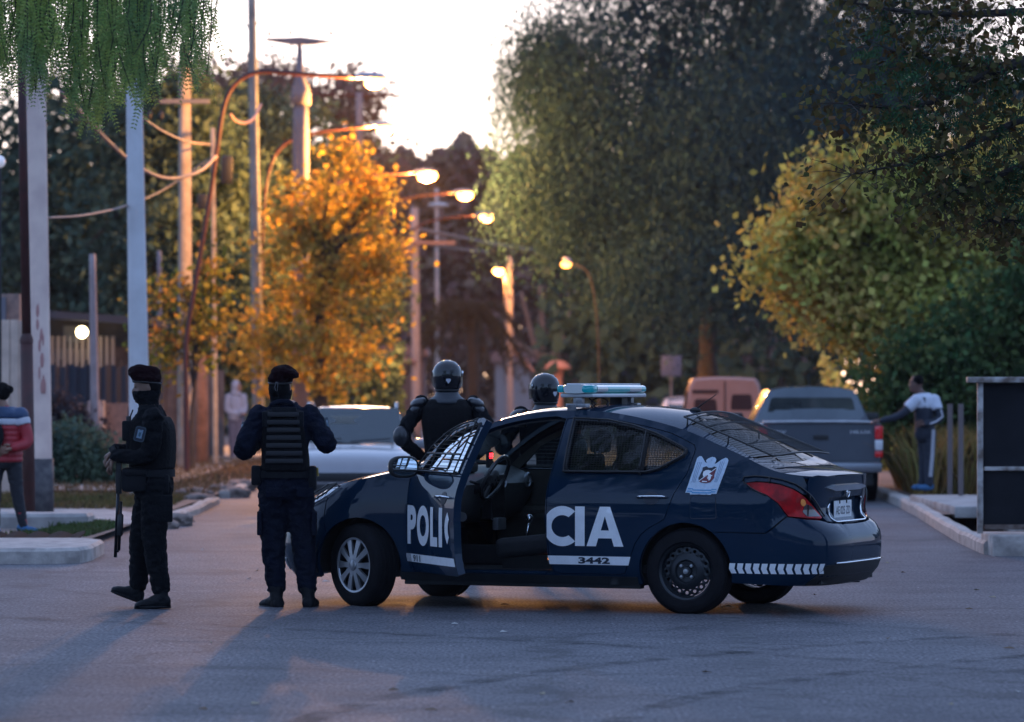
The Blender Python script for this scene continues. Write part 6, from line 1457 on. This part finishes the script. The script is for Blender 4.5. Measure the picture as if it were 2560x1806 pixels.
lapwall('low_wall', 'long low brick wall behind the bushes on the left', wx(118,72), wx(335,72), 72, .05, wz(1008,72), brickm, vert=False)
slab('wall_pier', wx(222,71.8), wx(262,71.8), 71.6, 71.9, .05, wz(1002,72), mat('pier_grey', (.28,.25,.25), rough=.9, var=.2), 'greyish pier in the low brick wall under the slim post', 'pier')
t = empty('tarpaulin_fence', (wx(220,76), 76, 0), 0, 'dark blue tarpaulin stretched above the low brick wall on the left', 'fence')
mb = MB(); X0 = wx(118,76)-wx(220,76); X1 = wx(325,76)-wx(220,76); n_ = 30
mb.loft([[(X0+(X1-X0)*i/n_, .05*math.sin(i*1.7), z) for z in (.1, wz(1000,76), wz(960,76), wz(915,76)+.03*math.sin(i*.9))] for i in range(n_+1)], closed=False, caps=False); mb.build('sheet', mat('navy_tarpaulin', (.010,.014,.030), rough=.5), t, smooth=True)
for px in (150, 215, 300): mb = MB(); mb.tube([(wx(px,76)-wx(220,76),.1,0),(wx(px,76)-wx(220,76),.1,wz(900,76))], .03, 6); mb.build('post', bark_d, t)
t = empty('dark_house', (wx(225,84), 84, 0), 0, 'dark low house with a lit bulb under its eave on the left', 'house')
mb = MB(); mb.box((0,1.5,1.6),(2.6,3,3.2)); mb.build('wall', mat('house_wall_dark', (.06,.05,.055), rough=.9, var=.4, scale=3), t)
mb = MB(); mb.box((-.05,.8,wz(795,84)),(3.0,4.4,.16), rot=Matrix.Rotation(R(4),3,'Y')); mb.build('roof', mat('roof_slate', (.03,.035,.05), rough=.7), t)
mb = MB(); mb.box((wx(185,84)-wx(225,84),-.03,wz(835,84)),(.45,.08,.35), bev=.01); mb.box((-.6,-.03,wz(890,84)),(1.2,.06,.30)); mb.build('window', mat('shutter_grey', (.12,.11,.12), rough=.6), t)
mb = MB()
for i in range(14): mb.box((-1.15+i*.13,-.45,wz(885,84)),(.07,.04,.75))
mb.build('railing', mat('slat_grey', (.16,.14,.15), rough=.8), t)
mb = MB(); mb.ell((wx(205,83)-wx(225,84),-1.0,wz(831,83)), (.125,.125,.125)); mb.build('porch_bulb', mat('porch_lamp', (1,.9,.6), emit=(1,.80,.42), estr=7), t, smooth=True)
l_ = bpy.data.lights.new('porch_light', 'POINT'); l_.energy = 6; l_.color = (1,.78,.45); l_.shadow_soft_size = .13; lo = bpy.data.objects.new('porch_light', l_); COL.objects.link(lo); lo.location = (wx(205,83)-wx(225,84), -1.2, wz(831,83)-.25); lo.parent = t
lapwall('board_fence', 'dim brown board fence between the third pole and the hooded figure', wx(372,88), wx(560,88), 88, .05, wz(925,88), mat('dim_boards', (.20,.15,.13), rough=.9, col2=(.12,.09,.085), scale=3), step=.2, cat='fence')
t = empty('tree_stump_post', (wx(502,79),79,0), 0, 'thick orange-brown timber post between poles on the left', 'post'); mb = MB(); mb.tube([(0,0,0),(.02,0,1.2),(0,0,wz(880,79))], [.17,.14,.13], 10); mb.build('shaft', mat('orange_timber', (.26,.13,.08), rough=.9, var=.4, scale=5), t, smooth=True)
# far houses and walls
def house(label, px0, px1, D, ytop, yroof, mw, mr, win=()):
    x0, x1 = wx(px0,D), wx(px1,D); c = (x0+x1)/2; t = empty('house', (c, D, 0), 0, label, 'house'); mb = MB(); h = wz(ytop,D); mb.box((0,2,h/2),(x1-x0,4,h)); mb.build('wall', mw, t)
    mb = MB(); hr = wz(yroof,D); w_ = (x1-x0)/2+.25; mb.poly([(-w_,-.3,h),(w_,-.3,h),(w_*.8,-.3,hr),(-w_*.8,-.3,hr)], (0,4.6,0)); mb.build('roof', mr, t)
    for (a, b, c0, c1) in win: mb = MB(); mb.box((wx(a,D)-c+(wx(b,D)-wx(a,D))/2,-.02,(wz(c0,D)+wz(c1,D))/2),(wx(b,D)-wx(a,D),.06,wz(c0,D)-wz(c1,D))); mb.build('window', mat('dark_window', (.03,.03,.04), rough=.2), t)
    return t
house('grey house front far down the street between the riot officers', 1238, 1330, 175, 905, 880, mat('house_grey', (.34,.31,.31), rough=.9, var=.15), mat('roof_rose', (.26,.15,.13), rough=.8), [(1262,1285,925,960)])
house('dark violet house under the weeping tree right of centre', 1490, 1680, 150, 880, 838, mat('house_violet', (.09,.085,.11), rough=.9, var=.2), mat('roof_slate', (.03,.035,.05)), [(1545,1585,893,925),(1620,1650,900,940)])
house('brownish house front behind the distant middle pole', 945, 1060, 165, 890, 862, mat('house_brown', (.16,.10,.09), rough=.9, var=.2), mat('roof_rose', (.26,.15,.13)), [(975,1000,905,950)])
t = empty('blue_sign', (wx(1678,118), 118, 0), 0, 'small blue sign board under the weeping tree above the lamp-tinted van', 'sign'); mb = MB(); mb.box((0,0,wz(915,118)),(.62,.06,.62), bev=.01); mb.build('panel', mat('sign_blue', (.06,.09,.20), rough=.5), t, auto=40); mb = MB(); mb.tube([(0,.04,0),(0,.04,wz(940,118))], .03, 6); mb.build('post', gp, t)
for (px, lab) in ((1395,'orange dome shape for the lamp-lit trunk below the forked tree'),):  # lamp-lit trunk, built as a separate orange dome shape
    D = 128; t = empty('lit_trunk_dome', (wx(px,D), D, 0), 0, lab, 'tree trunk'); mb = MB(); mb.lathe([(.0,1.0+1.6),(.22,.96+1.6),(.42,.80+1.6),(.46,.70+1.6),(.2,.68+1.6),(.16,.4+1.6),(.16,0)], n=16); mb.build('body', mat('lamplit_dome', (.62,.26,.17), rough=.7), t, smooth=True)

# ------------------------------------------------------------------ black notice board on the right
D = 38.3; XL = wx(2440,D); fw = mat('flaking_white_metal', (.50,.47,.45), rough=.6, col2=(.14,.10,.08), scale=9, detail=8); pb = mat('board_black', (.006,.007,.011), rough=.7, spec=.2, col2=(.012,.013,.018), scale=3)
t = empty('notice_board', (XL, D, 0), 0, 'large black board in a flaking white metal frame at the right edge', 'notice board')
zt_ = wz(955,D); zb_ = wz(1318,D); zm = wz(1172,D)
for nm, (x, z0, z1) in (('frame_post', (.04,.2,zt_)), ('frame_post', (1.35,.2,zt_))):
    mb = MB(); mb.box((x,0,(z0+z1)/2),(.055,.06,z1-z0), bev=.006); mb.build(nm, fw, t, auto=40)
mb = MB(); mb.box((.66,-.02,zt_+.02),(1.50,.16,.055), bev=.008); mb.build('top_rail', fw, t, auto=40)
mb = MB(); mb.box((.70,.0,zm),(1.24,.05,.04), bev=.006); mb.build('middle_rail', fw, t, auto=40)
mb = MB(); mb.box((.70,.0,zb_),(1.24,.06,.05), bev=.006); mb.build('bottom_rail', mat('rusty_rail', (.20,.16,.14), rough=.8, col2=(.08,.05,.04), scale=9), t, auto=40)
mb = MB(); mb.box((.70,.03,(zt_+zm)/2),(1.26,.02,zt_-zm-.02)); mb.build('upper_panel', pb, t)
mb = MB(); mb.box((.70,.03,(zm+zb_)/2),(1.26,.02,zm-zb_-.02)); mb.build('lower_panel', pb, t)
for i, px in enumerate((2490,2545)):
    D2_ = 52+i; t = empty('fence_post', (wx(2402 if i == 0 else 2375,D2_), D2_, .1), 0, 'thin pinkish fence post just left of the notice board' if i == 0 else 'second thin fence post behind the man in the tracksuit', 'post'); mb = MB(); mb.tube([(0,0,0),(0,0,wz(1010,D2_)-.1)], .035, 8); mb.build('shaft', mat('post_dim', (.13,.10,.10)), t)

# ------------------------------------------------------------------ vehicles
def sec(hw, zt, zb=.28, belt=.92, wt=None, roof=False):
    """half outline (y,z) mirrored; hw body half width"""
    if roof: pts = [(hw*.90,zb),(hw*.985,zb+.12),(hw,.58),(hw*.99,belt-.06),(hw*.955,belt),(wt+.06,zt-.09),(wt,zt-.03),(wt*.7,zt),(0,zt+.015)]
    else: pts = [(hw*.90,zb),(hw*.985,zb+.12),(hw,.58),(hw*.99,min(belt-.06,zt-.10)),(hw*.955,min(belt,zt-.05)),(hw*.90,zt-.02),(hw*.7,zt),(hw*.35,zt+.012),(0,zt+.018)]
    return pts
def carbody(stations, name, m, parent):
    mb = MB(); rings = []
    for y, s in stations: rings.append([(x, y, z) for x, z in s]+[(-x, y, z) for x, z in s[::-1][1:]])
    mb.loft(rings); return mb.build(name, m, parent, auto=38)
def wheels(t, L, hw, r=.32, m=steelb):
    for y in L:
        for s_ in (-1, 1):
            e = empty('wheel', (s_*(hw-.12), y, r), 0, parent=t); mb = MB(); mb.lathe([(.19,-.09),(.27,-.11),(r-.01,-.09),(r,-.05),(r,.05),(r-.01,.09),(.27,.11),(.19,.09)], axis='X', n=28); mb.build('tyre', rubber, e, auto=40)
            mb = MB(); mb.lathe([(.20,s_*.09),(.17,s_*.06),(.05,s_*.07),(0,s_*.07)], axis='X', n=20); mb.build('rim', alloy, e, auto=40)
# silver car facing the camera
D = 50.5; t = empty('silver_car', (wx(864,D), D+2.0, 0), 0, 'silver hatchback facing the camera behind the officer in the black vest', 'car')
sil = mat('silver_paint', (.27,.255,.27), rough=.30, metal=.35, coat=1., var=.06)
st = [(-1.98,sec(.62,.58,.30)),(-1.92,sec(.72,.66,.26)),(-1.75,sec(.80,.745,.24)),(-1.45,sec(.85,.81,.24)),(-1.05,sec(.865,.86,.24)),(-.90,sec(.865,.875,.24,.83)),(-.45,sec(.865,1.10,.24,.86,.68,True)),(0.05,sec(.865,1.33,.24,.86,.61,True)),(.4,sec(.865,1.385,.24,.86,.59,True)),(1.3,sec(.86,1.37,.24,.86,.59,True)),(1.75,sec(.85,1.25,.28,.86,.58,True)),(2.0,sec(.80,.90,.32))]
carbody(st, 'body', sil, t)
mb = MB(); mb.add([(-.76,-.93,.87),(.76,-.93,.87),(.62,-.02,1.325),(-.62,-.02,1.325)], [(0,1,2,3)]); n_ = mb.build('windshield', mat('windscreen', (.022,.034,.040), rough=.12, spec=.35), t); n_.location.z = .045; n_.location.y = -.05
mb = MB(); mb.poly([(x, -.93+.91*t_, .87+.455*t_+.05) for x, t_ in ((-.30,.50),(.12,.50),(.04,.56),(.04,.64),(.14,.74),(-.30,.74),(-.20,.64),(-.20,.56))], (0,-.02,.01)); mb.build('painted_glare', mat('glare_tone', (.30,.29,.25), rough=.6), t)  # windshield reflection modelled as a flat pale shape
for s_ in (-1, 1):
    mb = MB(); mb.poly([(s_*.866,-.50,.90),(s_*.866,1.35,.90),(s_*.70,1.15,1.26),(s_*.70,.10,1.26)], (s_*.012,0,.006)); mb.build('side_window', mat('windscreen', (.035,.045,.055)), t)
    mb = MB(); mb.ell((s_*.62,-1.80,.60), (.19,.16,.08), rot=Matrix.Rotation(R(-s_*22),3,'Z')); mb.build('headlight', mat('car_headlight', (.9,.85,.8), rough=.1, emit=(1,.86,.66), estr=3.0), t, smooth=True)
    mb = MB(); mb.box((s_*.96,-.72,.90),(.20,.10,.14), bev=.04); mb.build('side_mirror', sil, t, auto=50)
    mb = MB(); mb.tube([(s_*.60,.0,1.36),(s_*.59,.2,1.43),(s_*.58,1.1,1.43),(s_*.57,1.3,1.38)], .022, 6); mb.build('roof_rail', alloy, t)
    l_ = bpy.data.lights.new('headlight_beam', 'SPOT'); l_.energy = 25; l_.color = (1,.80,.52); l_.spot_size = R(38); l_.spot_blend = .7; l_.shadow_soft_size = .08; lo = bpy.data.objects.new('headlight_beam', l_); COL.objects.link(lo); lo.location = (s_*.62,-2.05,.70); lo.rotation_euler = (R(86.4),0,R(180)+R(0)); lo.parent = t
mb = MB(); mb.box((0,-1.96,.48),(.9,.06,.12), bev=.02); mb.box((0,-1.99,.34),(.9,.05,.10), bev=.02); mb.build('grille', blackp, t, auto=40)
mb = MB(); mb.tube([(-.62,-.98,.93),(-.1,-.93,.97)], .008, 5); mb.tube([(.02,-.98,.93),(.55,-.93,.97)], .008, 5); mb.tube([(0,.2,1.37),(0,.28,1.53)], .006, 5); mb.build('wiper', blackp, t)
wheels(t, (-1.25,1.25), .86)
# pickup from behind
D = 56.0; t = empty('pickup_truck', (wx(2052,D), D, 0), 0, 'dark grey pickup truck seen from behind, parked at the right kerb', 'pickup truck')
pk = mat('pickup_paint', (.085,.10,.125), rough=.28, metal=.3, coat=1., var=.08)
st = [(-.02,[(.78,.50),(.84,.56),(.875,.70),(.875,1.02),(.86,1.10),(.80,1.13),(.5,1.135),(.2,1.135),(0,1.135)]),(.05,[(.80,.48),(.87,.55),(.89,.70),(.89,1.04),(.875,1.12),(.82,1.14),(.5,1.145),(.2,1.145),(0,1.145)]),(1.70,[(.80,.40),(.87,.5),(.90,.70),(.89,1.04),(.875,1.12),(.82,1.14),(.5,1.145),(.2,1.145),(0,1.145)]),
 (1.74,[(.80,.40),(.87,.5),(.90,.70),(.89,1.04),(.86,1.14),(.68,1.52),(.62,1.60),(.4,1.645),(0,1.66)]),(2.3,[(.80,.40),(.87,.5),(.90,.70),(.89,1.04),(.86,1.14),(.68,1.55),(.62,1.63),(.4,1.67),(0,1.685)]),(3.2,[(.80,.40),(.87,.5),(.90,.70),(.89,1.04),(.86,1.12),(.68,1.53),(.62,1.62),(.4,1.66),(0,1.67)]),(3.95,[(.80,.40),(.87,.5),(.90,.70),(.89,1.02),(.86,1.06),(.80,1.10),(.6,1.12),(.4,1.13),(0,1.14)]),(5.0,[(.78,.40),(.82,.5),(.85,.66),(.84,.85),(.80,.92),(.7,.95),(.5,.97),(.3,.98),(0,.985)])]
carbody(st, 'body', pk, t)
mb = MB(); mb.poly([(x, .0, z) for x, z in roundc([(-.67,1.20),(.67,1.20),(.60,1.50),(-.60,1.50)], .05)], (0,.02,0)); o = mb.build('rear_window', mat('pickup_glass', (.025,.035,.04), rough=.12, spec=.8, coat=1., col2=(.06,.07,.065), scale=2), t); o.location = (0,1.715,0)
mb = MB(); mb.tube([(-.85,-.03,1.145),(-.4,-.045,1.155),(.4,-.045,1.155),(.85,-.03,1.145)], .022, 8); mb.build('tailgate_rail', alloy, t, smooth=True)
mb = MB(); mb.poly([(x, -.028, z) for x, z in roundc([(-.74,.60),(.74,.60),(.74,1.09),(-.74,1.09)], .03)], (0,.015,0)); mb.build('tailgate', pk, t)
mb = MB(); mb.box((0,-.035,.93),(.22,.02,.07), bev=.008); mb.build('tailgate_handle', blackp, t, auto=40)
mb = MB(); mb.box((0,-.14,.50),(1.72,.20,.14), bev=.03); mb.build('bumper', mat('bumper_steel', (.25,.26,.29), rough=.3, metal=.7), t, auto=40)
mb = MB(); mb.box((0,.4,.34),(1.5,1.0,.22), bev=.02); mb.box((0,2.4,.42),(1.3,3.6,.16)); mb.build('chassis', blackp, t)
for s_ in (-1, 1):
    e = empty('tail_light', (s_*.83,-.02,.84), 0, parent=t)
    for z, h, mm in ((.16,.19,mat('tail_red', (.45,.01,.015), rough=.2, coat=1., emit=(1,.02,.02), estr=.03)), (-.02,.15,mat('lamp_clear', (.7,.72,.75))), (-.15,.09,mat('tail_red', (.45,.01,.015)))): mb = MB(); mb.box((0,0,z),(.115,.09,h), bev=.015); mb.build('lens', mm, e, auto=40)
    mb = MB(); mb.box((s_*1.03,3.35,1.17),(.24,.10,.20), bev=.05); mb.tube([(s_*.86,3.35,1.10),(s_*.95,3.35,1.13)], .03, 6); mb.build('side_mirror', blackp, t, auto=50)
for (w_, x0, x1) in (('SRV', -.70, -.50), ('HILUX', .42, .72)):
    vs, fs = fit_text(w_, x0, x1, .985, 1.030, .02); mb = MB(); mb.add([(a, -.032, b) for a, b in vs], fs); mb.build('tailgate_lettering', mat('badge_silver', (.6,.62,.66), rough=.3, metal=.4), t)
mb = MB(); mb.tube([(0,2.2,1.68),(0,2.26,1.86)], .006, 5); mb.build('aerial', blackp, t)
wheels(t, (.95,4.2), .90, .36)
# van, three-quarter rear view; sodium lamp tint painted into its body colour
D = 84; t = empty('lamplit_van', (wx(1812,D), D, 0), R(-2), 'lamp-tinted pinkish high-roofed van with two dark rear windows beyond the pickup truck', 'van')
pv = mat('van_lamp_tint', (.31,.17,.14), rough=.5, coat=.4, var=.08)
def vs_(w, h): return [(w*.93,.30),(w,.45),(w,.9),(w*.98,1.15),(w*.90,1.62),(w*.86,h-.12),(w*.78,h-.02),(w*.4,h),(0,h+.01)]
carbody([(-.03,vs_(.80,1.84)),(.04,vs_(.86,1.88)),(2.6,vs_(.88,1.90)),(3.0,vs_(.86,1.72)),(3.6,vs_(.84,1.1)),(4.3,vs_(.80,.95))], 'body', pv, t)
for x0, x1, z0, z1 in ((.12,.60,1.18,1.52),(-.68,-.16,1.10,1.42)): mb = MB(); mb.poly([(x, -.045, z) for x, z in roundc([(x0,z0),(x1,z0),(x1-.03,z1),(x0+.03,z1)], .06)], (0,.03,0)); mb.build('rear_window', mat('van_window', (.030,.015,.018), rough=.5, spec=.2), t)
mb = MB(); mb.box((-.42,-.05,1.58),(.55,.04,.07)); mb.box((.0,-.05,1.1),(.02,.03,1.4)); mb.build('door_trim', mat('van_window', (.045,.022,.025)), t)
for s_ in (-1, 1): mb = MB(); mb.poly([(s_*.865,.3,1.18),(s_*.865,2.4,1.18),(s_*.81,2.3,1.60),(s_*.81,.4,1.60)], (s_*.02,0,0)); mb.build('side_window', mat('van_window', (.045,.022,.025)), t)
mb = MB(); mb.box((0,-.06,.42),(1.6,.12,.18), bev=.03); mb.build('bumper', blackp, t, auto=40)
wheels(t, (.8,3.4), .86)
# pale car far off behind the van
D = 112; t = empty('pale_car', (wx(1722,D), D, 0), 0, 'small pale car partly hidden behind the lamp-tinted van', 'car')
pc_ = mat('pale_paint', (.50,.45,.48), rough=.35, coat=1.)
carbody([(0,sec(.72,.80,.3)),(.1,sec(.82,.95,.26,.96)),(.5,sec(.84,1.28,.24,.97,.62,True)),(1.2,sec(.84,1.42,.24,.97,.6,True)),(2.0,sec(.84,1.42,.24,.97,.6,True)),(2.8,sec(.84,1.02,.24,.97)),(3.9,sec(.78,.85,.28))], 'body', pc_, t)
mb = MB(); mb.add([(-.62,.08,1.02),(.62,.08,1.02),(.54,.80,1.34),(-.54,.80,1.34)], [(0,1,2,3)]); o = mb.build('rear_window', mat('windscreen', (.035,.045,.055)), t); o.location = (0,-.02,.03)
wheels(t, (.7,3.2), .84)
# ------------------------------------------------------------------ bystanders
def trousers(parent, J, m, k=1.06, r=(.092,.07,.055)):
    def f(mb):
        mb.loft([sell(Vector(J['pelvis'])+Vector((0,0,dz)), w, d, J.get('yaw',0)) for dz, w, d in ((.07,.155,.125),(-.02,.165,.13),(-.10,.15,.12),(-.15,.10,.10))])
        for q_ in 'LR': limb(mb, [J['hip'+q_], J['kn'+q_], J['an'+q_]], [a*k for a in r])
    return shell(parent, 'trousers', m, f, .014, .006, 2)
def shoe(parent, a, d, m, s=1.):
    mb = MB(); a = Vector(a); d = Vector(d).normalized(); c = Vector((a.x, a.y, 0)); R_ = Matrix.Rotation(math.atan2(d.y, d.x), 3, 'Z')
    mb.ell(c+d*.05+Vector((0,0,.045)), (.135*s,.05,.048), rot=R_); mb.ell(c-d*.01+Vector((0,0,.07)), (.07,.048,.06), rot=R_); return mb.build('shoe', m, parent, smooth=True)
# woman in red, blue and white puffer jacket
D = 41.2; X = wx(14,D)
J = dict(pelvis=(0,0,.86), chest=(-.01,0,1.25), neck=(-.02,0,1.36), head=(-.065,0,1.50), yaw=R(-25), shL=(-.18,.05,1.28), elL=(-.24,.02,1.0), wrL=(-.10,-.16,.95), hdL=(.5,0,-.5), hnL=(0,-1,0), shR=(.165,-.04,1.27), elR=(.235,-.06,1.00), wrR=(.12,-.20,.93), hdR=(-.7,-.2,-.2), hnR=(0,-1,0),
  hipL=(-.09,0,.82), knL=(-.12,0,.45), anL=(-.11,.05,.09), hipR=(.08,0,.82), knR=(.12,.02,.45), anR=(.185,.04,.09))
red = mat('puffer_red', (.36,.018,.028), rough=.55, var=.15, scale=8)
t, T, M, b = figure('person', 'person in red, white and navy puffer jacket standing at the left edge', (X, D, .075), {k: (Vector(v) if not isinstance(v, float) else v) for k, v in J.items()}, red, facing=R(68), r_arm=(.075,.068,.05), r_leg=(.085,.062,.045), tw=(.175,.165,.175,.15), td=(.135,.13,.14,.11), skin=skin_m, wr=.0)
trousers(t, {k: (Vector(v) if not isinstance(v, float) else v) for k, v in J.items()}, mat('black_leggings', (.012,.013,.02), rough=.7), r=(.09,.065,.045))
blu = mat('puffer_navy', (.02,.05,.12), rough=.5); whi = mat('puffer_white', (.50,.50,.55), rough=.55)
def bandf(z0, z1, e):
    def f(mb):
        mb.loft([sell(Vector((-.01,0,z)), w+e, .135+e*.6, R(-25)) for z, w in ((z0,.17),((z0+z1)/2,.172),(z1,.168 if z1 < 1.28 else .10))])
        for q_, sg in (('L',-1),('R',1)):
            s0 = Vector(J['sh'+q_]); e0 = Vector(J['el'+q_]); a = (s0.z-z1)/(s0.z-e0.z); b_ = (s0.z-z0)/(s0.z-e0.z); a = max(0, a); b_ = min(1, b_)
            mb.tube([s0+(e0-s0)*a, s0+(e0-s0)*b_], .075+e, 14)
            if z1 > 1.27: mb.ell(s0, (.078+e,)*3)
    return f
shell(t, 'jacket_yoke', blu, bandf(1.235, 1.36, .010), .014, .003, 1); shell(t, 'white_band', whi, bandf(1.165, 1.235, .013), .012, .0, 1)
def quilt(mb):
    for z in np.arange(.80, 1.15, .055): mb.loft([sell(Vector((-.005,0,z+dz)), .168+r_, .135+r_, R(-25)) for dz, r_ in ((-.027,.006),(-.012,.018),(.012,.018),(.027,.006))])
shell(t, 'quilted_panel', red, quilt, .012, .0, 1)
mb = MB(); mb.ell(T(0,-.035,.02), (.088,.090,.10)); mb.ell(T(0,-.12,.04), (.045,.045,.045)); mb.build('hair', hair_m, t, smooth=True)
mb = MB(); mb.ell((-.10,-.20,1.06), (.11,.06,.15)); mb.tube(smooth_path([(-.17,-.15,1.30),(-.12,-.19,1.2),(-.08,-.2,1.1)],4), .015, 6); mb.build('shoulder_bag', gear_m, t, smooth=True)
for q_, d in (('L',(.2,-.9,0)),('R',(.9,-.3,0))): shoe(t, J['an'+q_], d, mat('blue_shoe', (.03,.12,.26), rough=.6), .95)
# man in tracksuit reaching to the truck
D = 54.6; X = wx(2312,D)
J = dict(pelvis=(.0,0,.84), chest=(-.01,0,1.25), neck=(-.05,0,1.36), head=(-.115,0,1.50), yaw=R(60), shL=(-.13,-.12,1.27), elL=(-.36,-.14,1.06), wrL=(-.62,-.12,.985), hdL=(-1,0,-.1), hnL=(0,0,1), shR=(.13,-.02,1.27), elR=(.20,-.10,1.02), wrR=(.0,-.20,.93), hdR=(-.9,-.1,.0), hnR=(0,-1,0),
  hipL=(-.02,.06,.80), knL=(.0,.08,.44), anL=(-.02,.1,.10), hipR=(.06,-.05,.80), knR=(.06,-.04,.44), anR=(.05,-.06,.10))
JV = {k: (Vector(v) if not isinstance(v, float) else v) for k, v in J.items()}
dk = mat('track_navy', (.012,.018,.035), rough=.7, var=.2)
t, T, M, b = figure('person', 'man in navy and white tracksuit reaching toward the pickup truck', (X, D, .20), JV, dk, facing=R(70), r_arm=(.070,.056,.042), r_leg=(.09,.07,.058), tw=(.155,.15,.17,.155), td=(.13,.125,.13,.10), skin=mat('skin_brown', (.13,.065,.05), rough=.55), wr=.005)
trousers(t, JV, dk, r=(.092,.072,.06))
def yoke(mb):
    mb.loft([sell(Vector((-.012,0,z)), w, d, R(60)) for z, w, d in ((1.16,.17,.135),(1.22,.176,.14),(1.30,.165,.125),(1.37,.08,.08))])
    for q_ in 'LR': s0 = JV['sh'+q_]; e0 = JV['el'+q_]; mb.tube([s0, s0+(e0-s0)*.55], .082, 14); mb.ell(s0, (.085,)*3)
shell(t, 'white_yoke', mat('track_white', (.55,.58,.66), rough=.7), yoke, .014, .003, 1)
mb = MB(); mb.box((-.075,-.135,1.21),(.15,.03,.20), bev=.01, rot=Matrix.Rotation(R(-20),3,'Z')); mb.build('dark_front_panel', dk, t, auto=50)
mb = MB()
mb.tube([(.115,-.145,.86),(.10,-.135,.5),(.075,-.13,.2)], .014, 5); mb.tube([(.09,-.155,.86),(.075,-.14,.5),(.05,-.135,.2)], .010, 5); mb.build('leg_stripe', whi, t)
mb = MB(); mb.tube([(.205,-.10,1.16),(.235,-.14,1.04),(.14,-.19,.97),(.05,-.235,.94)], .013, 5); mb.build('sleeve_stripe', whi, t)
mb = MB(); mb.ell(T(0,-.02,.045), (.084,.098,.080)); mb.build('hair', hair_m, t, smooth=True)
for q_ in 'LR': shoe(t, J['an'+q_], (-.8,-.4,0), mat('blue_shoe', (.03,.12,.26)))
# hooded figure in pale clothes
D = 85.5; X = wx(590,D)
J = dict(pelvis=(0,0,.95), chest=(-.01,0,1.36), neck=(0,0,1.46), head=(.02,0,1.60), yaw=R(40), shL=(-.17,0,1.38), elL=(-.17,-.1,1.08), wrL=(.05,-.16,1.0), hdL=(1,0,0), hnL=(0,0,1), shR=(.16,0,1.38), elR=(.19,-.06,1.1), wrR=(.12,-.2,1.02), hdR=(.5,-.5,0), hnR=(0,0,1), hipL=(-.07,0,.9), knL=(-.06,.02,.5), anL=(-.05,.04,.12), hipR=(.07,0,.9), knR=(.08,-.02,.5), anR=(.10,-.04,.12))
JV = {k: (Vector(v) if not isinstance(v, float) else v) for k, v in J.items()}
pw = mat('pale_hoodie', (.36,.37,.44), rough=.85, var=.15)
t, T, M, b = figure('person', 'hooded person in pale grey clothes standing far back on the left pavement', (X, D, .08), JV, pw, facing=R(-120), r_arm=(.08,.07,.055), r_leg=(.11,.095,.08), tw=(.19,.17,.17,.15), td=(.15,.14,.13,.11), wr=.006, voxel=.016)
trousers(t, JV, mat('mauve_trousers', (.13,.125,.17), rough=.85), r=(.115,.10,.085))
def hood(mb): mb.ell(T(0,-.03,.02), (.105,.115,.135)); mb.tube([T(0,-.03,-.05), T(0,-.03,-.18)], [.10,.13], 14)
shell(t, 'hood', pw, hood, .014, .003, 1)
for q_ in 'LR': shoe(t, J['an'+q_], (.3,-.9,0), whi)
# ------------------------------------------------------------------ evening haze
mb = MB(); mb.box((0,150,8.0),(150,330,24)); hz = mb.build('haze', None); hz.data.materials.clear()
hm = bpy.data.materials.new('haze'); hm.use_nodes = True; nn = hm.node_tree.nodes; nn.clear(); o_ = nn.new('ShaderNodeOutputMaterial'); v_ = nn.new('ShaderNodeVolumePrincipled'); v_.inputs['Color'].default_value = (.92,.90,.95,1); v_.inputs['Density'].default_value = .00015; v_.inputs['Anisotropy'].default_value = .0
hm.node_tree.links.new(v_.outputs[0], o_.inputs['Volume']); hz.data.materials.append(hm); hz['kind'] = 'stuff'; hz['label'] = 'thin evening haze filling the street'; hz['category'] = 'haze'
